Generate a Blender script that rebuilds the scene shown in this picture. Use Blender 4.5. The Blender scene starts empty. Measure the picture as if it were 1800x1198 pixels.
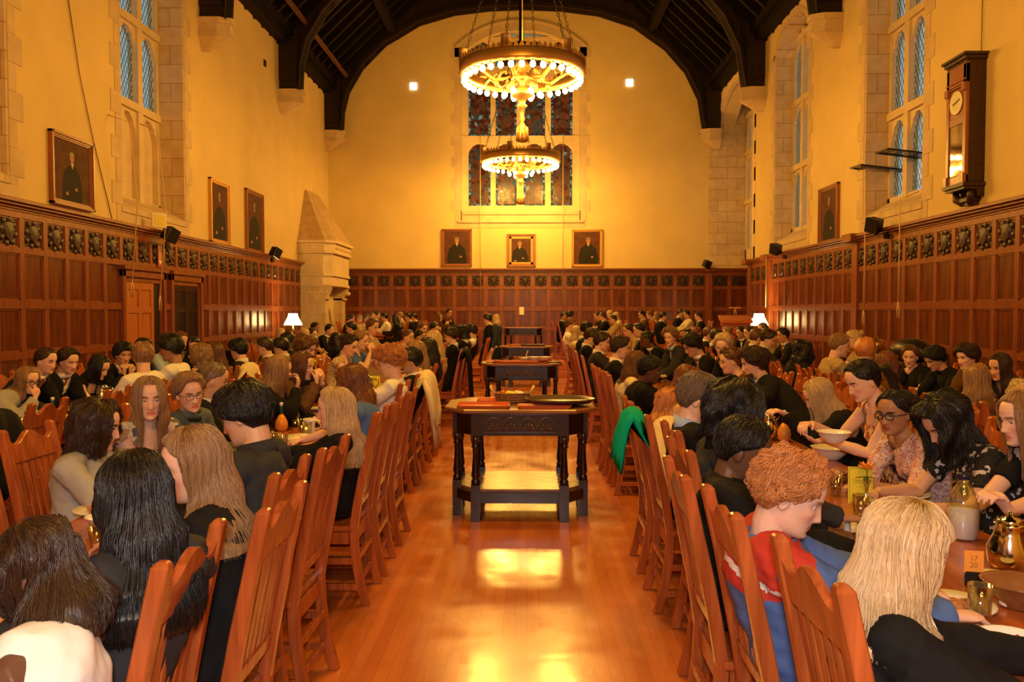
import bpy, bmesh, math, random
import numpy as np
from mathutils import Vector, Matrix, Euler, noise
R = math.radians
PI = math.pi
rng = random.Random(7)
sc = bpy.context.scene
COL = sc.collection
# ------------------------------------------------------------------ camera, world, light, exposure
F = 1440.0; EYE = 1.7; VPX, VPY = 927.0, 548.0
cam_d = bpy.data.cameras.new('camera'); cam = bpy.data.objects.new('camera', cam_d); COL.objects.link(cam)
cam_d.sensor_width = 36; cam_d.lens = F / 1800 * 36
PITCH = math.atan((599 - VPY) / F); YAW = math.atan((VPX - 900) / F * math.cos(PITCH))
cam.location = (0, 0, EYE); cam.rotation_euler = (PI / 2 - PITCH, 0, YAW)
cam_d.clip_start = 0.05; cam_d.clip_end = 200
sc.camera = cam
CM = Euler((PI / 2 - PITCH, 0, YAW)).to_matrix()
sc.view_settings.view_transform = 'Standard'
try: sc.view_settings.look = 'None'
except Exception: pass
sc.view_settings.exposure = 0.0; sc.view_settings.gamma = 1.0
sc.view_settings.use_curve_mapping = False
sc.cycles.max_bounces = 6; sc.cycles.diffuse_bounces = 2; sc.cycles.glossy_bounces = 3
sc.cycles.transparent_max_bounces = 8; sc.cycles.transmission_bounces = 4
sc.cycles.use_denoising = True; sc.cycles.sample_clamp_indirect = 4.0
sc.cycles.caustics_reflective = False; sc.cycles.caustics_refractive = False
w = bpy.data.worlds.new('dusk'); sc.world = w; w.use_nodes = True
bgn = w.node_tree.nodes['Background']; bgn.inputs[0].default_value = (0.52, 0.70, 0.74, 1); bgn.inputs[1].default_value = 0.62
WARM = (1.0, 0.485, 0.06)
CH_Y = [24.9, 15.8, 6.7, -2.4]; CH_Z = 6.23; CH_X = -0.1; CH_P = 225.0
def light(kind, name, loc, power, color, size=0.1, rot=(0, 0, 0)):
    l = bpy.data.lights.new(name, kind); l.energy = power; l.color = color
    if kind == 'AREA': l.size = size
    else: l.shadow_soft_size = size
    o = bpy.data.objects.new(name, l); o.location = loc; o.rotation_euler = rot; COL.objects.link(o); return o
for cy in CH_Y:
    for k in range(4):
        a = PI / 4 + k * PI / 2
        light('POINT', 'chandelier_light', (CH_X + 1.02 * math.cos(a), cy + 1.02 * math.sin(a), CH_Z - 0.22), CH_P, WARM, 0.16)
# the camera's own flash, a weak neutral light on the nearest diners
fl = light('SPOT', 'camera_flash', (0.0, -0.15, 1.95), 215, (1.0, 0.93, 0.9), 0.12, (R(84), 0, R(1)))
fl.data.spot_size = R(110); fl.data.spot_blend = 0.6

def ray(u, v):
    return (CM @ Vector(((u - 900) / F, -(v - 599) / F, -1))).normalized()
def PY(u, v, y):
    d = ray(u, v); t = y / d.y; return Vector((d.x * t, y, EYE + d.z * t))
def PX(u, v, x):
    d = ray(u, v); t = x / d.x; return Vector((x, d.y * t, EYE + d.z * t))
def PZ(u, v, z):
    d = ray(u, v); t = (z - EYE) / d.z; return Vector((d.x * t, d.y * t, z))
# ------------------------------------------------------------------ materials
def nt(name):
    m = bpy.data.materials.new(name); m.use_nodes = True
    t = m.node_tree; b = t.nodes['Principled BSDF']; return m, t, b
def N(t, typ, **kw):
    n = t.nodes.new(typ)
    for k, v in kw.items(): setattr(n, k, v)
    return n
def L(t, a, b): t.links.new(a, b)
def ramp(t, pts):
    r = N(t, 'ShaderNodeValToRGB'); e = r.color_ramp.elements
    while len(e) < len(pts): e.new(0.5)
    for q, (p, c) in zip(e, pts): q.position = p; q.color = (*c[:3], 1)
    return r
def plain(name, c, rough=0.6, metal=0.0, bump=0.0, bscale=40, var=0.0, vscale=6, spec=0.5, emit=None, es=1.0):
    m, t, b = nt(name)
    b.inputs['Base Color'].default_value = (*c, 1); b.inputs['Roughness'].default_value = rough
    b.inputs['Metallic'].default_value = metal; b.inputs['Specular IOR Level'].default_value = spec
    tc = N(t, 'ShaderNodeTexCoord')
    if var:
        n = N(t, 'ShaderNodeTexNoise'); n.inputs['Scale'].default_value = vscale; n.inputs['Detail'].default_value = 4
        L(t, tc.outputs['Object'], n.inputs['Vector'])
        r = ramp(t, [(0.3, [x * (1 - var) for x in c]), (0.7, [min(1, x * (1 + var)) for x in c])])
        L(t, n.outputs[0], r.inputs[0]); L(t, r.outputs[0], b.inputs['Base Color'])
    if bump:
        n = N(t, 'ShaderNodeTexNoise'); n.inputs['Scale'].default_value = bscale; n.inputs['Detail'].default_value = 3
        L(t, tc.outputs['Object'], n.inputs['Vector'])
        bp = N(t, 'ShaderNodeBump'); bp.inputs['Strength'].default_value = bump; bp.inputs['Distance'].default_value = 0.01
        L(t, n.outputs[0], bp.inputs['Height']); L(t, bp.outputs[0], b.inputs['Normal'])
    if emit:
        b.inputs['Emission Color'].default_value = (*emit, 1); b.inputs['Emission Strength'].default_value = es
    return m
def wood(name, c1, c2, rough=0.35, sc3=(30, 30, 2.2), spec=0.5, bump=0.15):
    m, t, b = nt(name)
    tc = N(t, 'ShaderNodeTexCoord'); mp = N(t, 'ShaderNodeMapping'); mp.inputs['Scale'].default_value = sc3
    L(t, tc.outputs['Object'], mp.inputs[0])
    n = N(t, 'ShaderNodeTexNoise'); n.inputs['Scale'].default_value = 1; n.inputs['Detail'].default_value = 6; n.inputs['Distortion'].default_value = 0.6
    L(t, mp.outputs[0], n.inputs['Vector'])
    r = ramp(t, [(0.3, c1), (0.68, c2)]); L(t, n.outputs[0], r.inputs[0]); L(t, r.outputs[0], b.inputs['Base Color'])
    b.inputs['Roughness'].default_value = rough; b.inputs['Specular IOR Level'].default_value = spec
    if bump:
        bp = N(t, 'ShaderNodeBump'); bp.inputs['Strength'].default_value = bump; bp.inputs['Distance'].default_value = 0.004
        L(t, n.outputs[0], bp.inputs['Height']); L(t, bp.outputs[0], b.inputs['Normal'])
    return m
def m_floor():
    m, t, b = nt('floor boards')
    tc = N(t, 'ShaderNodeTexCoord'); mp = N(t, 'ShaderNodeMapping'); mp.inputs['Rotation'].default_value = (0, 0, PI / 2)
    L(t, tc.outputs['Object'], mp.inputs[0])
    br = N(t, 'ShaderNodeTexBrick'); br.inputs['Scale'].default_value = 1; br.inputs['Brick Width'].default_value = 1.3
    br.inputs['Row Height'].default_value = 0.065; br.inputs['Mortar Size'].default_value = 0.0012; br.inputs['Mortar Smooth'].default_value = 0.3
    br.inputs['Color1'].default_value = (0.58, 0.155, 0.03, 1); br.inputs['Color2'].default_value = (0.68, 0.205, 0.045, 1)
    br.inputs['Mortar'].default_value = (0.36, 0.095, 0.02, 1); L(t, mp.outputs[0], br.inputs['Vector'])
    n = N(t, 'ShaderNodeTexNoise'); n.inputs['Scale'].default_value = 1; n.inputs['Detail'].default_value = 5
    mp2 = N(t, 'ShaderNodeMapping'); mp2.inputs['Scale'].default_value = (9, 1.2, 1); L(t, tc.outputs['Object'], mp2.inputs[0]); L(t, mp2.outputs[0], n.inputs['Vector'])
    mx = N(t, 'ShaderNodeMixRGB', blend_type='MULTIPLY'); mx.inputs[0].default_value = 0.55
    r = ramp(t, [(0.3, (0.62, 0.55, 0.5)), (0.7, (1, 1, 1))]); L(t, n.outputs[0], r.inputs[0])
    L(t, br.outputs['Color'], mx.inputs[1]); L(t, r.outputs[0], mx.inputs[2]); L(t, mx.outputs[0], b.inputs['Base Color'])
    n2 = N(t, 'ShaderNodeTexNoise'); n2.inputs['Scale'].default_value = 3.0; n2.inputs['Detail'].default_value = 6; L(t, tc.outputs['Object'], n2.inputs['Vector'])
    r2 = ramp(t, [(0.35, (0.15,) * 3), (0.7, (0.30,) * 3)]); L(t, n2.outputs[0], r2.inputs[0]); L(t, r2.outputs[0], b.inputs['Roughness'])
    b.inputs['Specular IOR Level'].default_value = 0.7
    n3 = N(t, 'ShaderNodeTexNoise'); n3.inputs['Scale'].default_value = 5; L(t, tc.outputs['Object'], n3.inputs['Vector'])
    bp = N(t, 'ShaderNodeBump'); bp.inputs['Strength'].default_value = 0.25; bp.inputs['Distance'].default_value = 0.006
    L(t, n3.outputs[0], bp.inputs['Height']); L(t, bp.outputs[0], b.inputs['Normal'])
    return m
def m_stone(name='ashlar stone', c1=(0.70, 0.52, 0.30), c2=(0.80, 0.62, 0.38), mortar=(0.42, 0.24, 0.10), bw=0.62, rh=0.36, ms=0.006):
    m, t, b = nt(name)
    tc = N(t, 'ShaderNodeTexCoord'); sp = N(t, 'ShaderNodeSeparateXYZ'); L(t, tc.outputs['Object'], sp.inputs[0])
    ad = N(t, 'ShaderNodeMath', operation='ADD'); L(t, sp.outputs[0], ad.inputs[0]); L(t, sp.outputs[1], ad.inputs[1])
    cb = N(t, 'ShaderNodeCombineXYZ'); L(t, ad.outputs[0], cb.inputs[0]); L(t, sp.outputs[2], cb.inputs[1])
    br = N(t, 'ShaderNodeTexBrick'); br.inputs['Scale'].default_value = 1; br.inputs['Brick Width'].default_value = bw
    br.inputs['Row Height'].default_value = rh; br.inputs['Mortar Size'].default_value = ms
    br.inputs['Color1'].default_value = (*c1, 1); br.inputs['Color2'].default_value = (*c2, 1); br.inputs['Mortar'].default_value = (*mortar, 1)
    L(t, cb.outputs[0], br.inputs['Vector'])
    n = N(t, 'ShaderNodeTexNoise'); n.inputs['Scale'].default_value = 5; n.inputs['Detail'].default_value = 8; L(t, tc.outputs['Object'], n.inputs['Vector'])
    r = ramp(t, [(0.3, (0.82, 0.76, 0.70)), (0.7, (1, 1, 1))]); L(t, n.outputs[0], r.inputs[0])
    mx = N(t, 'ShaderNodeMixRGB', blend_type='MULTIPLY'); mx.inputs[0].default_value = 1
    L(t, br.outputs[0], mx.inputs[1]); L(t, r.outputs[0], mx.inputs[2]); L(t, mx.outputs[0], b.inputs['Base Color'])
    b.inputs['Roughness'].default_value = 0.85
    return m
def m_leaded():
    m, t, b = nt('leaded glass')
    tc = N(t, 'ShaderNodeTexCoord'); sp = N(t, 'ShaderNodeSeparateXYZ'); L(t, tc.outputs['Object'], sp.inputs[0])
    outs = []
    for s in (1, -1):
        a = N(t, 'ShaderNodeMath', operation='MULTIPLY'); a.inputs[1].default_value = 9.5; L(t, sp.outputs[1], a.inputs[0])
        c = N(t, 'ShaderNodeMath', operation='MULTIPLY'); c.inputs[1].default_value = 5.2 * s; L(t, sp.outputs[2], c.inputs[0])
        d = N(t, 'ShaderNodeMath', operation='ADD'); L(t, a.outputs[0], d.inputs[0]); L(t, c.outputs[0], d.inputs[1])
        f = N(t, 'ShaderNodeMath', operation='FRACT'); L(t, d.outputs[0], f.inputs[0])
        g = N(t, 'ShaderNodeMath', operation='LESS_THAN'); g.inputs[1].default_value = 0.20; L(t, f.outputs[0], g.inputs[0]); outs.append(g)
    mxm = N(t, 'ShaderNodeMath', operation='MAXIMUM'); L(t, outs[0].outputs[0], mxm.inputs[0]); L(t, outs[1].outputs[0], mxm.inputs[1])
    n = N(t, 'ShaderNodeTexNoise'); n.inputs['Scale'].default_value = 3; L(t, tc.outputs['Object'], n.inputs['Vector'])
    r = ramp(t, [(0.3, (0.72, 0.88, 0.84)), (0.7, (1, 0.98, 0.95))]); L(t, n.outputs[0], r.inputs[0])
    tr = N(t, 'ShaderNodeBsdfTransparent'); L(t, r.outputs[0], tr.inputs[0])
    gl = N(t, 'ShaderNodeBsdfGlossy'); gl.inputs['Roughness'].default_value = 0.15
    m1 = N(t, 'ShaderNodeMixShader'); m1.inputs[0].default_value = 0.07; L(t, tr.outputs[0], m1.inputs[1]); L(t, gl.outputs[0], m1.inputs[2])
    b.inputs['Base Color'].default_value = (0.03, 0.03, 0.03, 1)
    m2 = N(t, 'ShaderNodeMixShader'); L(t, mxm.outputs[0], m2.inputs[0]); L(t, m1.outputs[0], m2.inputs[1]); L(t, b.outputs[0], m2.inputs[2])
    L(t, m2.outputs[0], t.nodes['Material Output'].inputs[0]); return m
def m_stained():
    m, t, b = nt('stained glass')
    tc = N(t, 'ShaderNodeTexCoord')
    v = N(t, 'ShaderNodeTexVoronoi'); v.inputs['Scale'].default_value = 7; L(t, tc.outputs['Object'], v.inputs['Vector'])
    r = ramp(t, [(0.0, (0.12, 0.02, 0.01)), (0.3, (0.28, 0.06, 0.02)), (0.55, (0.18, 0.07, 0.03)), (0.85, (0.05, 0.10, 0.12)), (0.95, (0.30, 0.38, 0.38))])
    r.color_ramp.interpolation = 'CONSTANT'
    sp = N(t, 'ShaderNodeSeparateColor'); L(t, v.outputs['Color'], sp.inputs[0]); L(t, sp.outputs[0], r.inputs[0])
    ve = N(t, 'ShaderNodeTexVoronoi', feature='DISTANCE_TO_EDGE'); ve.inputs['Scale'].default_value = 7; L(t, tc.outputs['Object'], ve.inputs['Vector'])
    lt = N(t, 'ShaderNodeMath', operation='LESS_THAN'); lt.inputs[1].default_value = 0.05; L(t, ve.outputs[0], lt.inputs[0])
    tr = N(t, 'ShaderNodeBsdfTransparent'); L(t, r.outputs[0], tr.inputs[0])
    df = N(t, 'ShaderNodeBsdfPrincipled'); L(t, r.outputs[0], df.inputs['Base Color']); df.inputs['Roughness'].default_value = 0.25
    m1 = N(t, 'ShaderNodeMixShader'); m1.inputs[0].default_value = 0.4; L(t, tr.outputs[0], m1.inputs[1]); L(t, df.outputs[0], m1.inputs[2])
    b.inputs['Base Color'].default_value = (0.02, 0.02, 0.02, 1)
    m2 = N(t, 'ShaderNodeMixShader'); L(t, lt.outputs[0], m2.inputs[0]); L(t, m1.outputs[0], m2.inputs[1]); L(t, b.outputs[0], m2.inputs[2])
    L(t, m2.outputs[0], t.nodes['Material Output'].inputs[0]); return m
def m_stained_border():
    m, t, b = nt('blue border glass')
    tc = N(t, 'ShaderNodeTexCoord'); v = N(t, 'ShaderNodeTexVoronoi'); v.inputs['Scale'].default_value = 16; L(t, tc.outputs['Object'], v.inputs['Vector'])
    sp = N(t, 'ShaderNodeSeparateColor'); L(t, v.outputs['Color'], sp.inputs[0])
    r = ramp(t, [(0.0, (0.02, 0.02, 0.02)), (0.4, (0.10, 0.25, 0.30)), (0.7, (0.45, 0.60, 0.55)), (0.9, (0.25, 0.05, 0.02))]); r.color_ramp.interpolation = 'CONSTANT'
    L(t, sp.outputs[0], r.inputs[0])
    tr = N(t, 'ShaderNodeBsdfTransparent'); L(t, r.outputs[0], tr.inputs[0])
    df = N(t, 'ShaderNodeBsdfPrincipled'); L(t, r.outputs[0], df.inputs['Base Color'])
    m1 = N(t, 'ShaderNodeMixShader'); m1.inputs[0].default_value = 0.35; L(t, tr.outputs[0], m1.inputs[1]); L(t, df.outputs[0], m1.inputs[2])
    L(t, m1.outputs[0], t.nodes['Material Output'].inputs[0]); return m
def m_glass(name, c=(0.9, 0.9, 0.9), a=0.75, rough=0.05):
    m, t, b = nt(name)
    tr = N(t, 'ShaderNodeBsdfTransparent'); tr.inputs[0].default_value = (*c, 1)
    gl = N(t, 'ShaderNodeBsdfGlossy'); gl.inputs['Roughness'].default_value = rough; gl.inputs[0].default_value = (1, 1, 1, 1)
    lw = N(t, 'ShaderNodeLayerWeight'); lw.inputs[0].default_value = 0.35
    ma = N(t, 'ShaderNodeMath', operation='MULTIPLY_ADD'); ma.inputs[1].default_value = 0.7; ma.inputs[2].default_value = 1 - a - 0.12; L(t, lw.outputs[1], ma.inputs[0])
    m1 = N(t, 'ShaderNodeMixShader'); L(t, ma.outputs[0], m1.inputs[0]); L(t, tr.outputs[0], m1.inputs[1]); L(t, gl.outputs[0], m1.inputs[2])
    L(t, m1.outputs[0], t.nodes['Material Output'].inputs[0]); return m
def m_painting(name, seed, coat, bgc=(0.10, 0.032, 0.013)):
    # dark oil painting ground; the sitter is built as raised paint patches
    return plain(name, bgc, 0.8, var=0.35, vscale=5 + seed, bump=0.1, bscale=60)
MT = {}
MT['plaster'] = plain('cream plaster', (0.80, 0.60, 0.26), 0.9, bump=0.15, bscale=25, var=0.05, vscale=1.2)
MT['stone'] = m_stone()
MT['quoin'] = plain('quoin stone', (0.68, 0.50, 0.29), 0.85, var=0.1, vscale=3, bump=0.2, bscale=30)
MT['trim_stone'] = plain('dressed stone', (0.76, 0.58, 0.34), 0.8, var=0.08, vscale=4)
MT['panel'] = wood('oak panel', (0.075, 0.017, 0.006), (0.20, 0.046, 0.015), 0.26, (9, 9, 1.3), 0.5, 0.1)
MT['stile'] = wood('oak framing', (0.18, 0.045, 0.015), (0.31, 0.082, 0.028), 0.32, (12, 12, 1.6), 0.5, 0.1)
MT['carve'] = wood('carved dark oak', (0.02, 0.008, 0.004), (0.06, 0.02, 0.008), 0.42, (20, 20, 20), 0.5)
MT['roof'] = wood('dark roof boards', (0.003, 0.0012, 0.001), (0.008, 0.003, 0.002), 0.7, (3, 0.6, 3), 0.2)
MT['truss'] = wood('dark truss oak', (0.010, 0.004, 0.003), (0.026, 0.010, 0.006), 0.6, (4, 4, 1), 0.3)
MT['purlin'] = wood('purlin oak', (0.10, 0.036, 0.015), (0.17, 0.06, 0.025), 0.6)
MT['floor'] = m_floor()
MT['chair'] = wood('honey oak chair', (0.26, 0.060, 0.014), (0.50, 0.130, 0.034), 0.22, (28, 28, 2.2), 0.5)
MT['table'] = wood('polished oak tabletop', (0.30, 0.075, 0.02), (0.48, 0.13, 0.036), 0.18, (14, 1.5, 14), 0.6, 0.05)
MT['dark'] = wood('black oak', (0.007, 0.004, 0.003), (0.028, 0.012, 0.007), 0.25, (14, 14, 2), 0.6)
MT['darktop'] = wood('worn oak top', (0.20, 0.085, 0.03), (0.34, 0.15, 0.055), 0.25, (3, 20, 3), 0.6)
MT['lead'] = m_leaded(); MT['stained'] = m_stained(); MT['border'] = m_stained_border()
MT['iron'] = plain('black iron', (0.03, 0.02, 0.015), 0.4, 0.6)
MT['gilt'] = plain('gilt bronze', (0.60, 0.34, 0.10), 0.35, 0.7, bump=0.2)
MT['dullgilt'] = plain('dull bronze', (0.30, 0.16, 0.07), 0.5, 0.4)
MT['bulb'] = plain('lit bulb', (1, 0.8, 0.4), 0.3, emit=(1, 0.66, 0.20), es=60)
MT['shade'] = plain('lit lamp shade', (1, 0.9, 0.7), 0.8, emit=(1, 0.70, 0.26), es=16)
MT['sqlight'] = plain('square lit panel', (1, 1, 1), 0.5, emit=(1, 0.93, 0.8), es=3)
MT['white'] = plain('white china', (0.86, 0.84, 0.80), 0.2)
MT['paper'] = plain('white paper', (0.92, 0.92, 0.9), 0.7)
MT['steel'] = plain('steel', (0.72, 0.70, 0.68), 0.12, 1.0)
MT['black'] = plain('black plastic', (0.012, 0.012, 0.013), 0.35)
MT['glass'] = m_glass('clear glass'); MT['milk'] = plain('milk', (0.88, 0.86, 0.80), 0.35)
MT['goldframe'] = plain('gold frame', (0.62, 0.33, 0.08), 0.35, 0.5, bump=0.4, bscale=70)
MT['woodframe'] = wood('red wood frame', (0.24, 0.07, 0.022), (0.38, 0.125, 0.04), 0.3)
MT['rope'] = plain('hemp cord', (0.75, 0.52, 0.25), 0.8)
MT['tray'] = plain('orange red tray', (0.62, 0.14, 0.045), 0.22)
MT['traydark'] = plain('brown oval tray', (0.10, 0.055, 0.03), 0.3)
MT['wicker'] = plain('wicker', (0.38, 0.20, 0.08), 0.6, bump=0.9, bscale=90, var=0.4, vscale=50)
MT['yellow'] = plain('yellow card', (0.85, 0.72, 0.02), 0.5)
MT['orangecard'] = plain('orange card', (0.85, 0.34, 0.05), 0.6)
MT['green'] = plain('green bottle neck', (0.01, 0.12, 0.07), 0.25)
MT['juice'] = plain('orange dressing', (0.80, 0.33, 0.05), 0.3)
MT['food'] = plain('baked food', (0.45, 0.18, 0.06), 0.6, var=0.5, vscale=40, bump=0.5)
MT['cream'] = plain('cream food', (0.85, 0.72, 0.5), 0.6, bump=0.3)
MT['leaf'] = plain('leaf', (0.05, 0.10, 0.02), 0.5)
MT['petal'] = plain('orange petal', (0.85, 0.30, 0.04), 0.6); MT['petalw'] = plain('cream petal', (0.9, 0.78, 0.35), 0.6)
MT['red'] = plain('red cloth', (0.48, 0.08, 0.04), 0.8, bump=0.4, bscale=20)
MT['lemon'] = plain('lemon', (0.80, 0.75, 0.05), 0.4); MT['apple'] = plain('apple', (0.55, 0.08, 0.03), 0.3)
MT['lectern'] = wood('lectern oak', (0.42, 0.09, 0.022), (0.58, 0.15, 0.04), 0.3)
MT['brass'] = plain('brass', (0.75, 0.48, 0.16), 0.25, 0.9)
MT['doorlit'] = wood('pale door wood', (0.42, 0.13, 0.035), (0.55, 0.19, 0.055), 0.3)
MT['ink'] = plain('grey ink', (0.10, 0.08, 0.05), 0.7)
# ------------------------------------------------------------------ mesh helpers
class MB:
    def __init__(s): s.v = []; s.f = []; s.m = []; s.sm = []
    def add(s, vs, fs, mi=0, smooth=False, M=None):
        o = len(s.v)
        if M is not None: vs = [M @ Vector(p) for p in vs]
        s.v += [tuple(p) for p in vs]; s.f += [tuple(i + o for i in f) for f in fs]
        s.m += [mi] * len(fs); s.sm += [smooth] * len(fs); return s
    def box(s, x0, x1, y0, y1, z0, z1, mi=0, M=None):
        v = [(x0, y0, z0), (x1, y0, z0), (x1, y1, z0), (x0, y1, z0), (x0, y0, z1), (x1, y0, z1), (x1, y1, z1), (x0, y1, z1)]
        return s.add(v, [(0, 3, 2, 1), (4, 5, 6, 7), (0, 1, 5, 4), (1, 2, 6, 5), (2, 3, 7, 6), (3, 0, 4, 7)], mi, False, M)
    def loft(s, rings, mi=0, smooth=True, cap=True, closed=True, M=None):
        n = len(rings[0]); v = [p for r in rings for p in r]; f = []
        for i in range(len(rings) - 1):
            for j in range(n if closed else n - 1):
                a = i * n + j; b = i * n + (j + 1) % n; f.append((a, b, b + n, a + n))
        if cap and closed: f.append(tuple(range(n))[::-1]); f.append(tuple((len(rings) - 1) * n + j for j in range(n)))
        return s.add(v, f, mi, smooth, M)
    def tube(s, pts, rad, n=8, mi=0, smooth=True, M=None, cap=True):
        pts = [Vector(p) for p in pts]; rs = rad if hasattr(rad, '__len__') else [rad] * len(pts); rings = []; up = None
        for i, p in enumerate(pts):
            d = (pts[min(i + 1, len(pts) - 1)] - pts[max(i - 1, 0)]).normalized()
            if up is None: up = Vector((0, 0, 1)) if abs(d.z) < 0.9 else Vector((0, 1, 0))
            a = d.cross(up)
            a = a.normalized() if a.length > 1e-6 else Vector((1, 0, 0)); b = a.cross(d); up = b
            r = rs[i]; ra, rb = r if hasattr(r, '__len__') else (r, r)
            rings.append([p + a * (ra * math.cos(2 * PI * k / n)) + b * (rb * math.sin(2 * PI * k / n)) for k in range(n)])
        return s.loft(rings, mi, smooth, cap, True, M)
    def lathe(s, prof, n=16, mi=0, smooth=True, M=None, c=(0, 0, 0)):
        rings = [[(c[0] + r * math.cos(2 * PI * k / n), c[1] + r * math.sin(2 * PI * k / n), c[2] + z) for k in range(n)] for r, z in prof]
        return s.loft(rings, mi, smooth, True, True, M)
    def ball(s, c, r, n=10, k=7, mi=0, M=None):
        rx, ry, rz = r if hasattr(r, '__len__') else (r, r, r); rings = []
        for i in range(k + 1):
            th = PI * (0.02 + 0.96 * i / k); rings.append([(c[0] + rx * math.sin(th) * math.cos(2 * PI * j / n), c[1] + ry * math.sin(th) * math.sin(2 * PI * j / n), c[2] - rz * math.cos(th)) for j in range(n)])
        return s.loft(rings, mi, True, True, True, M)
    def cols(s, xs, lo, hi, y0, y1, mi=0, M=None, smooth=False):
        # vertical columns in the xz plane between functions lo(x) and hi(x), thickness y0..y1
        v = []; f = []; n = len(xs)
        for x in xs: a, b = lo(x), hi(x); v += [(x, y0, a), (x, y0, b), (x, y1, a), (x, y1, b)]
        for i in range(n - 1):
            p = 4 * i; q = p + 4; f += [(p, q, q + 1, p + 1), (p + 2, p + 3, q + 3, q + 2), (p + 1, q + 1, q + 3, p + 3), (p, p + 2, q + 2, q)]
        f += [(0, 1, 3, 2), (4 * n - 4, 4 * n - 2, 4 * n - 1, 4 * n - 3)]
        return s.add(v, f, mi, smooth, M)
    def prism(s, poly, z0, z1, mi=0, M=None):
        n = len(poly); v = [(x, y, z0) for x, y in poly] + [(x, y, z1) for x, y in poly]
        return s.add(v, [tuple(range(n))[::-1], tuple(range(n, 2 * n))] + [(i, (i + 1) % n, n + (i + 1) % n, n + i) for i in range(n)], mi, False, M)
    def mesh(s, name, mats, bevel=0.0, seg=1):
        me = bpy.data.meshes.new(name); me.from_pydata(s.v, [], s.f)
        for mm in (mats if isinstance(mats, (list, tuple)) else [mats]): me.materials.append(mm)
        me.polygons.foreach_set('material_index', s.m); me.polygons.foreach_set('use_smooth', s.sm)
        if bevel or True:
            bm = bmesh.new(); bm.from_mesh(me)
            if bevel:
                es = [e for e in bm.edges if len(e.link_faces) == 2 and e.calc_face_angle(0) > 0.6]
                bmesh.ops.bevel(bm, geom=es, offset=bevel, segments=seg, affect='EDGES', clamp_overlap=True)
            bmesh.ops.recalc_face_normals(bm, faces=bm.faces[:]); bm.to_mesh(me); bm.free()
        me.update(); return me
def obj(name, mb, mats, parent=None, loc=None, bevel=0.0, seg=1, rz=None):
    me = mb if isinstance(mb, bpy.types.Mesh) else mb.mesh(name, mats, bevel, seg)
    o = bpy.data.objects.new(name, me); COL.objects.link(o)
    if parent: o.parent = parent
    if loc is not None: o.location = loc
    if rz is not None: o.rotation_euler = (0, 0, rz)
    return o
def empty(name, loc=(0, 0, 0), rz=0.0):
    o = bpy.data.objects.new(name, None); o.empty_display_size = 0.1; COL.objects.link(o); o.location = loc; o.rotation_euler = (0, 0, rz); return o
def tag(o, label=None, cat=None, group=None, kind=None):
    if label: o['label'] = label
    if cat: o['category'] = cat
    if group: o['group'] = group
    if kind: o['kind'] = kind
    return o
def kids(o): return [c for c in KID.get(o.name, [])]
def copy_tree(o, parent=None):
    c = o.copy(); COL.objects.link(c); c.parent = parent
    for ch in list(o.children): copy_tree(ch, c)
    return c
def lin(a, b, n): return [a + (b - a) * i / (n - 1) for i in range(n)]
def ROT(ax, ang): return Matrix.Rotation(ang, 4, ax)
def TR(x, y, z): return Matrix.Translation((x, y, z))
# ------------------------------------------------------------------ the hall
LW, RW, FY, BY = -6.67, 6.3, 27.5, -8.0
WT = 8.98; HP = 3.15; AX = 7.35; AY = 23.2
def struct(o, label=None): o['kind'] = 'structure'; return o
struct(obj('floor', MB().box(LW - 1.2, AX + .8, BY - .3, FY + 1, -0.2, 0), MT['floor']))
dais = MB(); dais.box(LW, AX, 21.2, FY, 0, .165); dais.box(LW, AX, 21.55, FY, .165, .33)
struct(obj('floor_dais', dais, MT['floor'], bevel=.008))
# windows: (ya, yb, sill, spring, apex)
WR = [(8.0, 10.2), (13.24, 15.56), (18.67, 21.15)]
WL = [(8.2, 10.5), (13.4, 15.95)]
SILL, SPR, APX = 3.45, 8.15, 8.72
def archz(y, ya, yb, spr=SPR, apx=APX):
    t = (2 * y - ya - yb) / (yb - ya); return spr + (apx - spr) * (1 - abs(t) ** 2.3)
def side_wall(name, X, wins, ops=()):
    m = MB(); s = 1 if X > 0 else -1
    cuts = [BY] + [c for w_ in wins for c in w_[:2]] + [None]
    end = FY if s < 0 else FY
    y = BY
    for w_ in wins:
        ya, yb = w_[0], w_[1]; sill = w_[2]; spr, apx = w_[3], w_[4]
        m.box(min(X, X + s * .6), max(X, X + s * .6), y, ya, 0, WT)
        if sill > 0: m.box(min(X, X + s * .6), max(X, X + s * .6), ya, yb, 0, sill)
        ys = lin(ya, yb, 15)
        M = Matrix(((0, s, 0, X), (1, 0, 0, 0), (0, 0, 1, 0), (0, 0, 0, 1)))
        m.cols(ys, lambda q: archz(q, ya, yb, spr, apx), lambda q: WT, 0, .6, 0, M)
        y = yb
    if y < end: m.box(min(X, X + s * .6), max(X, X + s * .6), y, end + .3, 0, WT)
    return struct(obj(name, m, MT['plaster']))
wl = [(a, b, SILL, SPR, APX) for a, b in WL]; wr = [(a, b, SILL, SPR, APX) for a, b in WR] + [(AY, FY - .02, 0.0, 7.9, 8.7)]
# doorways through the left wall are recessed panels in the wainscot (built below)
side_wall('wall_left', LW, wl); side_wall('wall_right', RW, wr)
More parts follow.
